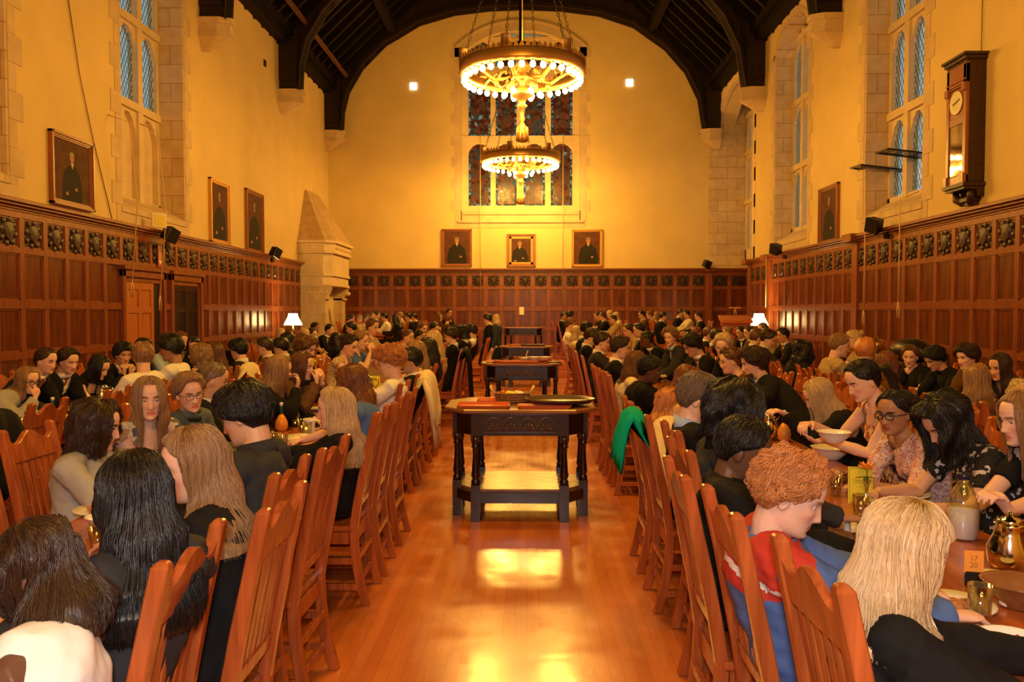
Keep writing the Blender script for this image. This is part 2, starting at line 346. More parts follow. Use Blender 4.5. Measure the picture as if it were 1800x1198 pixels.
# far wall with window opening
fx = lambda u: (u - VPX) * FY / F
fz = lambda v: EYE + (VPY - v) * FY / F
wx0, wx1 = fx(811), fx(1019); wz0, wz1, wz2 = fz(372), fz(100), fz(60)
m = MB(); TOPZ = 15.6
m.box(LW - .6, wx0, FY, FY + .7, 0, TOPZ); m.box(wx1, AX + .6, FY, FY + .7, 0, TOPZ)
m.box(wx0, wx1, FY, FY + .7, 0, wz0)
m.cols(lin(wx0, wx1, 25), lambda x: archz(x, wx0, wx1, wz1, wz2), lambda x: TOPZ, FY, FY + .7)
struct(obj('wall_far', m, MT['plaster']))
struct(obj('wall_near', MB().box(LW - .6, AX + .6, BY - .4, BY, 0, 16), MT['plaster']))
m = MB(); m.box(AX, AX + .3, AY - .6, 24.0, 0, WT); m.box(AX, AX + .3, 24.0, FY, 0, SILL); m.box(AX, AX + .3, 24.0, FY, 8.3, WT)
m.box(RW, AX + .3, AY - .3, AY, 0, WT); m.box(RW + .1, AX + .3, AY, FY, 8.75, 8.95)
struct(obj('wall_alcove', m, MT['stone']))
# roof
RIDGE = 15.2; RX = (LW + RW) / 2
m = MB()
for X in (LW, RW):
    s = -1 if X < 0 else 1
    m.add([(X + s * .6, BY - .4, WT - .45), (X + s * .6, FY + .7, WT - .45), (RX, FY + .7, RIDGE), (RX, BY - .4, RIDGE), (X + s * .6, BY - .4, WT), (X + s * .6, FY + .7, WT), (RX, FY + .7, RIDGE + .4), (RX, BY - .4, RIDGE + .4)],
          [(0, 1, 2, 3), (4, 7, 6, 5), (0, 3, 7, 4), (1, 5, 6, 2), (0, 4, 5, 1), (2, 6, 7, 3)])
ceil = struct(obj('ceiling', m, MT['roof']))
rf = MB(); pl = MB(); pu = MB()
for X in (LW, RW):
    s = -1 if X < 0 else 1
    def rp(t): return (X + (RX - X) * t, WT + (RIDGE - WT) * t)
    y = -6.0
    while y < FY:
        a, b = rp(0), rp(1); rf.add([(a[0], y, a[1] - .15), (a[0], y + .12, a[1] - .15), (b[0], y + .12, b[1] - .15), (b[0], y, b[1] - .15), (a[0], y, a[1] + .1), (a[0], y + .12, a[1] + .1), (b[0], y + .12, b[1] + .1), (b[0], y, b[1] + .1)],
                                    [(0, 1, 2, 3), (4, 7, 6, 5), (0, 3, 7, 4), (1, 5, 6, 2), (0, 4, 5, 1)]); y += .62
    for t in (.35, .62, .85):
        a = rp(t); rf.box(a[0] - .12, a[0] + .12, BY, FY, a[1] - .42, a[1] - .12)
    x0, x1 = sorted((X, X - s * .28)); pl.box(x0, x1, BY, FY, WT - .10, WT + .12); x0, x1 = sorted((X, X - s * .40)); pl.box(x0, x1, BY, FY, WT + .10, WT + .34)
    (pu.box(-5.96, -5.87, BY, FY - .2, 9.35, 9.45) if s < 0 else None)
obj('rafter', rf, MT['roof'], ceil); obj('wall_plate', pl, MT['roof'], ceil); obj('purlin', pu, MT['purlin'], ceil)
# trusses
arcpx = [(605, 236), (607, 200), (616, 165), (640, 125), (680, 85), (740, 50), (800, 33), (860, 26), (918, 24), (985, 27), (1050, 36), (1110, 56), (1165, 95), (1200, 135), (1222, 180), (1231, 234)]
arc = [((u - VPX) * 27.3 / F, EYE + (VPY - v) * 27.3 / F) for u, v in arcpx]
arc = [(a[0] * 1.0, a[1]) for a in arc]
def arch_lo(x):
    for (x0, z0), (x1, z1) in zip(arc, arc[1:]):
        if x0 <= x <= x1: return z0 + (z1 - z0) * (x - x0) / max(1e-6, x1 - x0)
    return arc[0][1]
def roofz(x): return WT + (RIDGE - WT) * ((x - LW) / (RX - LW) if x < RX else (RW - x) / (RW - RX))
TY = [27.15, 22.2, 16.85, 11.5, 6.1, .7, -4.7]
xs = []
for (x0, z0), (x1, z1) in zip(arc, arc[1:]): xs += lin(x0, x1, 5)[:-1]
xs.append(arc[-1][0])
def build_truss():
    m = MB()
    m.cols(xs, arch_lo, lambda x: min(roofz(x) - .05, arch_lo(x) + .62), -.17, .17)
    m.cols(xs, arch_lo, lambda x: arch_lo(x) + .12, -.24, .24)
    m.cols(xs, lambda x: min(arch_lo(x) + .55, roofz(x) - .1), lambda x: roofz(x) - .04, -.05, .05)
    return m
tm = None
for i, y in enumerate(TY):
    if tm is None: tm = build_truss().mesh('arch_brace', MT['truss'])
    t = empty('roof_truss', (0, y, 0)); t['kind'] = 'structure'
    b = bpy.data.objects.new('arch_brace', tm); COL.objects.link(b); b.parent = t
    for X in (LW, RW):
        s = -1 if X < 0 else 1; p = MB()
        xa, xb = sorted((X, arc[0][0] if s < 0 else arc[-1][0]))
        p.box(xa, xb, -.11, .11, 7.66, WT + .6); p.box(xa if s < 0 else xa + .06, xb - .06 if s < 0 else xb, -.15, .15, 7.9, WT)
        obj('wall_post', p, MT['truss'], t, bevel=.02)
        c = MB(); w0 = abs(xb - xa) + .06
        for z0, z1, e0, e1 in ((7.54, 7.66, .04, .05), (7.36, 7.54, .0, .02), (7.30, 7.36, .03, .03)):
            r0 = [(X, -.17 - e0, z0), (X - s * (w0 * .6 + e0), -.17 - e0, z0), (X - s * (w0 + e0), -.09, z0), (X - s * (w0 + e0), .09, z0), (X - s * (w0 * .6 + e0), .17 + e0, z0), (X, .17 + e0, z0)]
            c.loft([r0, [(q[0], q[1], z1) for q in r0]], 0, False)
        r0 = [(X, -.17, 7.30), (X - s * w0 * .6, -.17, 7.30), (X - s * w0, -.09, 7.30), (X - s * w0, .09, 7.30), (X - s * w0 * .6, .17, 7.30), (X, .17, 7.30)]
        r1 = [(X - s * abs(q[0] - X) * .25, q[1] * .15, 7.02) for q in r0]
        c.loft([r0, r1], 0, False)
        obj('corbel', c, MT['quoin'], t)
# wainscot
shield = MB()
def leafy(m, r):
    pts = [(-.10, .13), (0, .15), (.10, .13), (.105, .02), (.08, -.08), (0, -.15), (-.08, -.08), (-.105, .02)]
    m.add([(x, 0, z) for x, z in pts] + [(x * .8, -.035, z * .8) for x, z in pts] + [(0, -.045, 0)],
          [(i, (i + 1) % 8, 8 + (i + 1) % 8, 8 + i) for i in range(8)] + [(8 + i, 8 + (i + 1) % 8, 16) for i in range(8)], 0, False)
    for k in range(8):
        a = k * PI / 4 + .2; x = .15 * math.cos(a); z = .155 * math.sin(a); m.ball((x, -.012, z), (.035 + .01 * r.random(), .02, .045), 6, 4)
def wainscot(name, p0, p1, nrm, skip=(), pitch=.525, zlow=0.0):
    # p0->p1 along the wall, nrm towards the room
    p0, p1, nrm = Vector(p0), Vector(p1), Vector(nrm); d = (p1 - p0); Lg = d.length; d.normalize()
    M = Matrix(((d.x, -nrm.x, 0, p0.x), (d.y, -nrm.y, 0, p0.y), (0, 0, 1, p0.z), (0, 0, 0, 1)))   # local x along, -y into room
    n = max(1, round(Lg / pitch)); pt = Lg / n
    back = MB(); fr = MB(); cv = MB(); co = MB(); r = random.Random(3)
    def sk(a, b): return any(a < q1 and b > q0 for q0, q1 in skip)
    rails = ((0, .22), (1.08, 1.18), (1.74, 1.85), (2.46, 2.54), (2.92, 3.02))
    segs = []; a = 0.0
    for q0, q1 in sorted(skip): segs.append((a, q0)); a = q1
    segs.append((a, Lg))
    for a, b in segs:
        if b - a > .05:
            back.box(a, b, -.03, 0, 0, 3.0, 0, M)
            for z0, z1 in rails[:3]: fr.box(a, b, -.062, -.03, z0, z1, 0, M)
    for q0, q1 in skip: back.box(q0, q1, -.03, 0, 2.46, 3.0, 0, M)
    for z0, z1 in rails[3:]: fr.box(0, Lg, -.062, -.03, z0, z1, 0, M)
    for i in range(n + 1):
        x = i * pt; w2 = .048
        lo = 2.46 if sk(x - .02, x + .02) else 0
        fr.box(max(0, x - w2), min(Lg, x + w2), -.058, -.03, lo, 3.0, 0, M)
        if i < n:
            for z0, z1 in ((2.54, 2.92), (1.85, 2.46), (1.18, 1.74), (.22, 1.08)):
                if z0 < 2.4 and sk(x, x + pt): continue
                # bevelled moulding round each panel
                a0, a1, e = x + w2, x + pt - w2, .022
                for (xa, xb, za, zb) in ((a0, a0 + e, z0, z1), (a1 - e, a1, z0, z1), (a0, a1, z0, z0 + e), (a0, a1, z1 - e, z1)):
                    fr.box(xa, xb, -.045, -.03, za, zb, 0, M)
            if name != 'x':
                sub = MB(); leafy(sub, r); cv.box(x + w2 + .03, x + pt - w2 - .03, -.034, -.03, 2.575, 2.885, 0, M)
                cv.add(sub.v, sub.f, 0, False, M @ TR(x + pt / 2, -.033, 2.73))
    for e, z0, z1 in ((.075, 3.0, 3.035), (.10, 3.03, 3.07), (.15, 3.065, 3.10), (.19, 3.10, 3.15)): co.box(-.0, Lg, -e, 0, z0, z1, 0, M)
    co.box(0, Lg, -.24, 0, 1.095, 1.115, 0, M) if False else None
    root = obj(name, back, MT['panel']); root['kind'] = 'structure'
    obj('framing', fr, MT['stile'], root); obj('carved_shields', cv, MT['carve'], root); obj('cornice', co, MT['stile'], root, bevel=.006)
    return root
# left wall: doors at y 13.2-14.9 and 15.0-16.5 (local coordinate measured from p0)
FPA = 23.8
wainscot('trim_1', (LW, FPA, 0), (LW, -2, 0), (1, 0, 0), skip=((FPA - 16.55, FPA - 15.08), (FPA - 14.85, FPA - 13.25)))
wainscot('trim_2', (RW, -2, 0), (RW, AY, 0), (-1, 0, 0))
wainscot('trim_3', (LW, FY, 0), (5.98, FY, 0), (0, -1, 0))
wainscot('trim_4', (6.12, FY, 0), (AX, FY, 0), (0, -1, 0), pitch=.6)
wainscot('trim_5', (AX, AY, 0), (AX, FY, 0), (-1, 0, 0))
wainscot('trim_6', (RW + .05, AY, 0), (AX, AY, 0), (0, 1, 0))
m = MB()
for (x, y) in ((RW - .10, 15.72), (RW - .10, 21.25), (RW - .1, AY - .06)): m.box(x - .0, RW, y - .13, y + .13, 0, 3.05); m.box(x - .16, RW, y - .22, y + .22, 3.03, 3.17)
m.box(5.98, 6.14, FY - .14, FY, 0, 3.05); m.box(5.9, 6.2, FY - .25, FY, 3.03, 3.17)
struct(obj('trim_7', m, MT['stile'], bevel=.01))
# doors
def door(name, ya, yb, mat, lit):
    m = MB(); X = LW
    # frame around, leaf set slightly back behind it
    for a, b in ((ya, ya + .1), (yb - .1, yb)): m.box(X - .0, X + .09, a, b, 0, 2.4)
    m.box(X, X + .09, ya, yb, 2.28, 2.46); m.box(X, X + .14, ya - .03, yb + .03, 2.40, 2.47)
    m.box(X, X + .05, ya + .1, ya + .16, 0, 2.28); m.box(X, X + .05, yb - .16, yb - .1, 0, 2.28); m.box(X, X + .05, ya + .1, yb - .1, 2.2, 2.28)
    r = obj(name, m, MT['stile'], bevel=.008); r['kind'] = 'structure'
    l = MB(); a, b = ya + .16, yb - (.42 if lit else .16); obj('darkness_sheet', MB().box(X + .0, X + .012, ya + .16, yb - .16, 0.02, 2.2), MT['black'], r); l.box(X + .0, X + .02, a, b, 0.02, 2.2)  # black sheet beside the leaf stands in for the darkness behind an ajar door
    for z0, z1 in ((0.02, .3), (1.0, 1.12), (1.68, 1.78), (2.08, 2.2)): l.box(X, X + .04, a, b, z0, z1)
    for q in (a, (a + b) / 2 - .05, b - .1): l.box(X, X + .043, q, q + .1, 0.025, 2.195)
    obj('door_leaf', l, mat, r, bevel=.004)
    h = MB(); h.box(X + .04, X + .055, a + .12, a + .17, .95, 1.2); h.ball((X + .085, a + .145, 1.08), .028); h.tube([(X + .05, a + .145, 1.08), (X + .08, a + .145, 1.08)], .01)
    obj('door_knob', h, MT['steel'], r)
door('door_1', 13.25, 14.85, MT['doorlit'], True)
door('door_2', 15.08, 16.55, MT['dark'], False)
# windows of the side walls
def cusp(t, w, h):
    # pointed, cusped head: t in -1..1
    a = abs(t); base = h * (1 - a ** 1.7) ** .62 if a < 1 else 0
    return max(0, base - .10 * h * abs(math.sin(3 * PI * (a + .08))))
def light_window(name, X, ya, yb, sill, spr, apx, depth, rows, blind=0, nl=3, reveal=True, edge=.14):
    s = 1 if X > 0 else -1
    M = Matrix(((0, s, 0, X), (1, 0, 0, 0), (0, 0, 1, 0), (0, 0, 0, 1)))     # local x = along y, local y = outwards
    root = MB()
    if reveal:
        for a, b in ((ya, ya + .05), (yb - .05, yb)): root.box(a, b, 0.0, depth, sill, spr + .05, 0, M)
        root.cols(lin(ya, yb, 15), lambda q: archz(q, ya, yb, spr, apx) - .06, lambda q: archz(q, ya, yb, spr, apx), -.02, depth, 0, M)
        root.add([(ya, -.03, sill), (yb, -.03, sill), (yb, depth, sill + .32), (ya, depth, sill + .32), (ya, -.03, sill - .1), (yb, -.03, sill - .1), (yb, depth, sill - .1), (ya, depth, sill - .1)],
                 [(0, 1, 2, 3), (0, 4, 5, 1), (0, 3, 7, 4), (1, 5, 6, 2)], 0, False, M)
    r = obj(name, root, MT['stone']); r['kind'] = 'structure'
    fr = MB(); t0, t1 = depth - .08, depth + .08; zs = rows
    W = (yb - ya - 2 * edge); mul = .17; lw = (W - mul * (nl - 1)) / nl
    for a, b in ((ya, ya + edge), (yb - edge, yb)): fr.box(a, b, t0, t1, sill, apx, 0, M)
    for k in range(1, nl): q = ya + edge + k * (lw + mul) - mul; fr.box(q, q + mul, t0 - .03, t1, sill, apx - .1, 0, M)
    gl = []
    for j in range(len(zs) - 1):
        z0, z1 = zs[j], zs[j + 1]; fr.box(ya, yb, t0 - .04, t1, z1 - .07, z1 + .07, 0, M)
        for k in range(nl):
            a = ya + edge + k * (lw + mul); b = a + lw; c = (a + b) / 2; h = .42
            zt = z1 - .07
            fr.cols(lin(a, b, 17), lambda q: zt - h - .02 + cusp((q - c) / (lw / 2), lw, h) - .0, lambda q: zt, t0 + .02, t1 - .02, 0, M)
            if j < blind:
                fr.box(a, b, t1 - .05, t1, z0, z1, 0, M); fr.box(a + .09, a + .11, t1 - .09, t1 - .05, z0 + .3, zt - h, 0, M)
            else: gl.append((a, b, z0 + .05, zt))
    fr.box(ya, yb, t0, t1 + .02, sill - .05, zs[0], 0, M)
    obj('tracery', fr, MT['trim_stone'], r)
    g = MB()
    for a, b, z0, z1 in gl: g.add([(a, depth, z0), (b, depth, z0), (b, depth, z1), (a, depth, z1)], [(0, 1, 2, 3)], 0, False, M)
    if gl: obj('leaded_glass', g, MT['lead'], r)
    q = MB(); z = sill - .35; k = 0
    while z < spr - .1 and reveal:
        e = .30 if k % 2 else .16
        q.box(ya - e, ya, -.012, .05, z, z + .36, 0, M); q.box(yb, yb + e, -.012, .05, z, z + .36, 0, M); z += .365; k += 1
    if reveal:
        q.cols(lin(ya - .14, yb + .14, 17), lambda v: archz(v, ya - .14, yb + .14, spr - .1, apx) , lambda v: archz(v, ya - .2, yb + .2, spr, apx + .16), -.012, .05, 0, M)
        q.box(ya, yb, -.012, .05, sill - .34, sill - .02, 0, M)
        obj('quoins', q, MT['quoin'], r)
    return r
rowsR = [3.80, 5.30, 6.90, 8.45]
for i, (a, b) in enumerate(WR): light_window('window_%d' % (i + 1), RW, a, b, SILL, SPR, APX, .5, rowsR)
for i, (a, b) in enumerate(WL): light_window('window_%d' % (i + 4), LW, a, b, SILL, SPR, APX, .55, [3.75, 5.42, 6.95, 8.45], blind=1)
light_window('window_6', AX - .16, 24.0, FY - .05, SILL, 8.0, 8.3, .12, [3.75, 5.3, 6.9, 8.1], nl=5, reveal=False)
# alcove arch stones and quoins, the stone lining of its far side
m = MB(); s = 1
M = Matrix(((0, 1, 0, RW), (1, 0, 0, 0), (0, 0, 1, 0), (0, 0, 0, 1)))
m.cols(lin(AY, FY, 21), lambda q: archz(q, AY, FY, 7.9, 8.7) - .03, lambda q: archz(q, AY, FY, 7.9, 8.7) + .2, -.02, .12, 0, M)
z = HP; k = 0
while z < 7.9: e = .3 if k % 2 else .16; m.box(AY - e, AY + .006, -.012, .05, z, z + .36, 0, M); z += .365; k += 1
m2 = MB(); m2.box(6.12, AX, FY - .03, FY, HP, 8.7); m2.box(6.02, 6.12, FY - .02, FY, HP, 7.5)
r = struct(obj('trim_8', m2, MT['stone'])); obj('arch_stones', m, MT['trim_stone'], r)
# far window
def far_window():
    fr = MB(); y0, y1 = FY + .22, FY + .4
    r = empty('window_7', (0, 0, 0)); r['kind'] = 'structure'
    colsx = [(823, 862), (871, 908), (920, 958), (968, 1006)]
    cx = [(fx(a), fx(b)) for a, b in colsx]
    rows = [(fz(361), fz(251)), (fz(239), fz(128)), (fz(118), fz(72))]
    top = fz(60)
    edges = [wx0] + [c for p in cx for c in p] + [wx1]
    for k in range(0, len(edges), 2): fr.box(edges[k], edges[k + 1], y0, y1, wz0, archz((edges[k] + edges[k + 1]) / 2, wx0, wx1, wz1, wz2))
    fr.box(wx0, wx1, y0 - .03, y1, wz0, rows[0][0])
    for j in range(3):
        zt = rows[j + 1][0] if j < 2 else wz2 - .15
        fr.box(wx0, wx1, y0 - .04, y1, rows[j][1], zt)
        for a, b in cx:
            c = (a + b) / 2; h = .32
            fr.cols(lin(a, b, 15), lambda q: rows[j][1] - h + cusp((q - c) / ((b - a) / 2), b - a, h), lambda q: rows[j][1], y0 + .02, y1)
    obj('tracery', fr, MT['trim_stone'], r)
    g = MB(); bd = MB()
    for a, b in cx:
        for z0, z1 in rows:
            e = .07; yy = FY + .33
            g.add([(a + e, yy, z0 + e), (b - e, yy, z0 + e), (b - e, yy, z1), (a + e, yy, z1)], [(0, 1, 2, 3)])
            for xa, xb, za, zb in ((a, a + e, z0, z1), (b - e, b, z0, z1), (a + e, b - e, z0, z0 + e)): bd.add([(xa, yy, za), (xb, yy, za), (xb, yy, zb), (xa, yy, zb)], [(0, 1, 2, 3)])
    obj('stained_glass', g, MT['stained'], r); obj('border_glass', bd, MT['border'], r)
    q = MB(); k = 0; z = fz(390)
    ox0, ox1 = fx(800), fx(1030)
    while z < wz1 - .1:
        e = .12 if k % 2 else 0
        q.box(ox0 - e, wx0 + .02, FY - .012, FY + .25, z, z + .345); q.box(wx1 - .02, ox1 + e, FY - .012, FY + .25, z, z + .345); z += .36; k += 1
    q.cols(lin(ox0, ox1, 25), lambda v: archz(v, wx0 - .02, wx1 + .02, wz1, wz2) if wx0 < v < wx1 else wz1 - .1, lambda v: archz(v, ox0, ox1, fz(90), fz(45)) + .02, FY - .012, FY + .22)
    q.cols(lin(ox0, ox1, 25), lambda v: archz(v, ox0, ox1, fz(90), fz(45)), lambda v: archz(v, ox0, ox1, fz(90), fz(45)) + .06, FY - .05, FY)
    q.box(ox0, ox1, FY - .012, FY, fz(401), fz(392)); q.box(ox0 + .1, ox1 - .1, FY - .06, FY, fz(392), fz(388)); q.box(ox0 + .2, ox1 - .2, FY - .012, FY + .22, fz(388), wz0)
    q.box(ox0 + .3, ox1 - .3, FY - .05, FY + .22, fz(378), fz(374))
    obj('stone_surround', q, MT['quoin'], r)
far_window()
# chandeliers
def chain(m, a, b, w=.022):
    a, b = Vector(a), Vector(b); n = max(2, int((b - a).length / .075)); d = (b - a).normalized()
    for i in range(n):
        c = a.lerp(b, (i + .5) / n); side = Vector((1, 0, 0)) if i % 2 else Vector((0, 1, 0)); side = (side - d * side.dot(d)).normalized()
        pts = [c + d * (.045 * math.cos(t)) + side * (w * math.sin(t)) for t in [2 * PI * k / 8 for k in range(9)]]
        m.tube(pts, .007, 4, 0, True, None, False)
def chandelier():
    r = empty('chandelier', (0, 0, 0)); RR = 1.16
    b = MB(); prof = [(RR - .10, .06), (RR + .02, .05), (RR + .05, .10), (RR + .03, .16), (RR + .05, .24), (RR + .03, .26), (RR, .26), (RR - .02, .16), (RR - .10, .12)]
    n = 72; rings = [[(q[0] * math.cos(2 * PI * k / n), q[0] * math.sin(2 * PI * k / n), q[1] - .1) for q in prof] for k in range(n)]
    rings.append(rings[0]); b.loft(rings, 0, True, False); obj('ring', b, MT['gilt'], r)
    p = MB()
    for k in range(72):
        a = 2 * PI * k / 72; M = ROT('Z', a) @ TR(RR + .035, 0, .16)
        p.add([(-.008, -.045, 0), (-.008, .045, 0), (-.008, .03, .05), (-.008, 0, .095), (-.008, -.03, .05), (.012, -.045, 0), (.012, .045, 0), (.012, .03, .05), (.012, 0, .095), (.012, -.03, .05)],
              [(0, 1, 2, 3, 4), (9, 8, 7, 6, 5), (0, 5, 6, 1), (1, 6, 7, 2), (2, 7, 8, 3), (3, 8, 9, 4), (4, 9, 5, 0)], 0, False, M)
    obj('cresting', p, MT['gilt'], r)
    bulbm = MB().ball((0, 0, 0), (.052, .052, .062), 10, 7).mesh('bulb', MT['bulb'])
    sock = MB()
    for k in range(36):
        a = 2 * PI * k / 36; x, y = (RR - .05) * math.cos(a), (RR - .05) * math.sin(a)
        o = bpy.data.objects.new('bulb', bulbm); COL.objects.link(o); o.parent = r; o.location = (x, y, -.13)
        sock.lathe([(.03, 0), (.034, -.03), (.022, -.075)], 8, 0, True, None, (x, y, -.03))
    obj('sockets', sock, MT['gilt'], r)
    for k in range(6):
        a = 2 * PI * k / 6 + .26; s = MB(); M = ROT('Z', a)
        s.tube([(RR - .08, 0, 0), (RR - .25, 0, .1), (.75, 0, .0), (.55, 0, -.14), (.33, 0, -.10), (.2, 0, -.04)], [.022, .03, .035, .035, .03, .03], 8, 0, True, M)
        s.tube([(.78, 0, .03), (.80, 0, .13), (.70, 0, .17), (.64, 0, .1), (.68, 0, .06)], .02, 6, 0, True, M)
        s.tube([(.45, 0, -.13), (.42, 0, .0), (.33, 0, .04), (.30, 0, -.02)], .022, 6, 0, True, M)
        s.ball((.5, 0, -.2), (.05, .05, .06), 8, 6, 0, M)
        obj('scroll_arm', s, MT['gilt'], r)
        c = MB(); c.lathe([(.09, 0), (.095, .02), (.085, .03), (.085, .2), (.095, .22), (.08, .22)], 14, 0, True, M, ((RR - .02), 0, .16)); obj('candle_cup', c, MT['dullgilt'], r)
        h = MB(); chain(h, M @ Vector((RR - .02, 0, .18)), M @ Vector((.18, 0, 3.4))); obj('chain', h, MT['iron'], r)
    s = MB(); s.lathe([(.02, .42), (.06, .36), (.03, .30), (.12, .22), (.17, .12), (.1, .04), (.2, -.05), (.22, -.12), (.12, -.2), (.16, -.28), (.22, -.36), (.2, -.42), (.08, -.48), (.05, -.55), (.1, -.6), (.05, -.65), (.03, -.8), (.055, -.84), (.03, -.9), (.075, -1.0), (.10, -1.2), (.1, -1.28), (.0, -1.3)], 18)
    for k in range(8):
        a = k * PI / 4; s.ball((.24 * math.cos(a), .24 * math.sin(a), -.22), (.06, .06, .08), 8, 6)
        s.tube([(.095 * math.cos(a), .095 * math.sin(a), -1.0), (.11 * math.cos(a), .11 * math.sin(a), -1.27)], .016, 5)
    s.tube([(0, 0, .4), (0, 0, 3.4)], .010, 6)
    obj('stem', s, MT['gilt'], r)
    for k in range(6):
        a = k * PI / 3; o = bpy.data.objects.new('bulb', bulbm); COL.objects.link(o); o.parent = r; o.location = (.33 * math.cos(a), .33 * math.sin(a), -.38)
    t = MB(); t.lathe([(.30, 3.38), (.34, 3.4), (.34, 3.48), (.05, 3.6), (.04, 7.5)], 12); obj('ceiling_rose', t, MT['iron'], r)
    return r
ch = chandelier(); ch.location = (CH_X, CH_Y[1], CH_Z)
tag(ch, 'larger nearer ring chandelier with glowing bulbs and hanging tassel', 'chandelier', 'ring chandeliers hanging from the roof')
c2 = copy_tree(ch); c2.location = (fx(915) * CH_Y[0] / FY, CH_Y[0], CH_Z); tag(c2, 'smaller looking ring chandelier hanging before the stained glass window', 'chandelier', 'ring chandeliers hanging from the roof')
# fireplace in the far corner of the left wall
def fireplace():
    r = empty('stone_fireplace', (LW, 25.1, .33)); r['label'] = 'tall hooded pale stone fireplace in the corner beside the table lamp'; r['category'] = 'fireplace'
    y0, y1 = FPA - 25.1, 26.4 - 25.1
    def oct_(px, e): return [(0, y0 - e), (px * .75, y0 - e), (px, y0 + .22), (px, y1 - .22), (px * .75, y1 + e), (0, y1 + e)]
    h = MB(); base = [(x, y, 3.46) for x, y in oct_(1.06, .05)]; z1 = 5.02
    top = [(0, -.55, z1), (.06, -.55, z1), (.10, -.35, z1), (.10, .75, z1), (.06, .95, z1), (0, .95, z1)]
    h.loft([base, top], 0, False); obj('hood', h, m_stone('hood stone', (.62, .42, .22), (.66, .46, .25), (.5, .33, .16), 1.6, .42, .004), r)
    c = MB()
    for px, e, a, b in ((1.10, .09, 3.38, 3.46), (1.02, .03, 3.14, 3.38), (1.06, .06, 3.08, 3.14), (.96, 0, 2.5, 3.08), (1.0, .03, 2.42, 2.5), (.94, 0, 2.2, 2.42), (.98, .02, 2.13, 2.2)):
        c.prism(oct_(px, e), a, b)
    obj('chimney_breast', c, MT['trim_stone'], r, bevel=.006)
    k = MB()
    for t in range(9): k.ball((1.03, y0 + .35 + t * (y1 - y0 - .7) / 8, 3.26), (.03, .07, .06), 6, 4)
    k.ball((.45, y0 - .03, 3.26), (.13, .03, .05), 8, 5); k.box(.3, .62, y0 - .02, y0 + .02, 2.62, 2.98); leafy(k, random.Random(1))
    for t in range(14): k.ball((.1 + t * .055, y0 - .0, 1.93 + .03 * math.sin(t * 2.1)), (.045, .04, .06), 6, 4)
    for t in range(3): k.ball((.9, y1 - .16 + .05 * t, 1.95), (.08, .05, .07), 6, 4)
    obj('carving', k, MT['trim_stone'], r)
    for a, b in ((y0, y0 + .42), (y1 - .42, y1)):
        p = MB()
        p.prism([(0, a), (.78, a), (.78, b), (0, b)], -.33 if False else 0, 1.8); 
        p.add([(0, a, 1.8), (.78, a, 1.8), (.78, b, 1.8), (0, b, 1.8), (0, a, 2.16), (.94, a, 2.16), (.94, b, 2.16), (0, b, 2.16)], [(0, 1, 5, 4), (1, 2, 6, 5), (2, 3, 7, 6), (3, 0, 4, 7), (4, 5, 6, 7)])
        p.box(0, .84, a - .03 if a == y0 else a, b if a == y0 else b + .03, 1.74, 1.8)
        obj('pier', p, m_stone('pier stone', (.72, .55, .30), (.78, .60, .36), (.5, .33, .15), .5, .33, .004), r)
    d = MB(); ya, yb = y0 + .42, y1 - .42; cc = (ya + yb) / 2; hw = (yb - ya) / 2
    M = Matrix(((0, 1, 0, 0), (1, 0, 0, 0), (0, 0, 1, 0), (0, 0, 0, 1)))
    for e, dp in ((.12, .50), (.24, .42), (.34, .34)):
        f = lambda q: 1.0 + .62 * max(0.0, 1 - (abs(q - cc) / max(.05, hw - e)) ** 1.6) if abs(q - cc) < hw - e else 0
        d.cols(lin(ya, yb, 41), f, lambda q: 2.13, dp - .09, dp, 0, M)
    obj('arched_opening', d, MT['trim_stone'], r)
    obj('firebox', MB().box(0.01, .05, ya, yb, 0, 2.1), MT['black'], r)
fireplace()
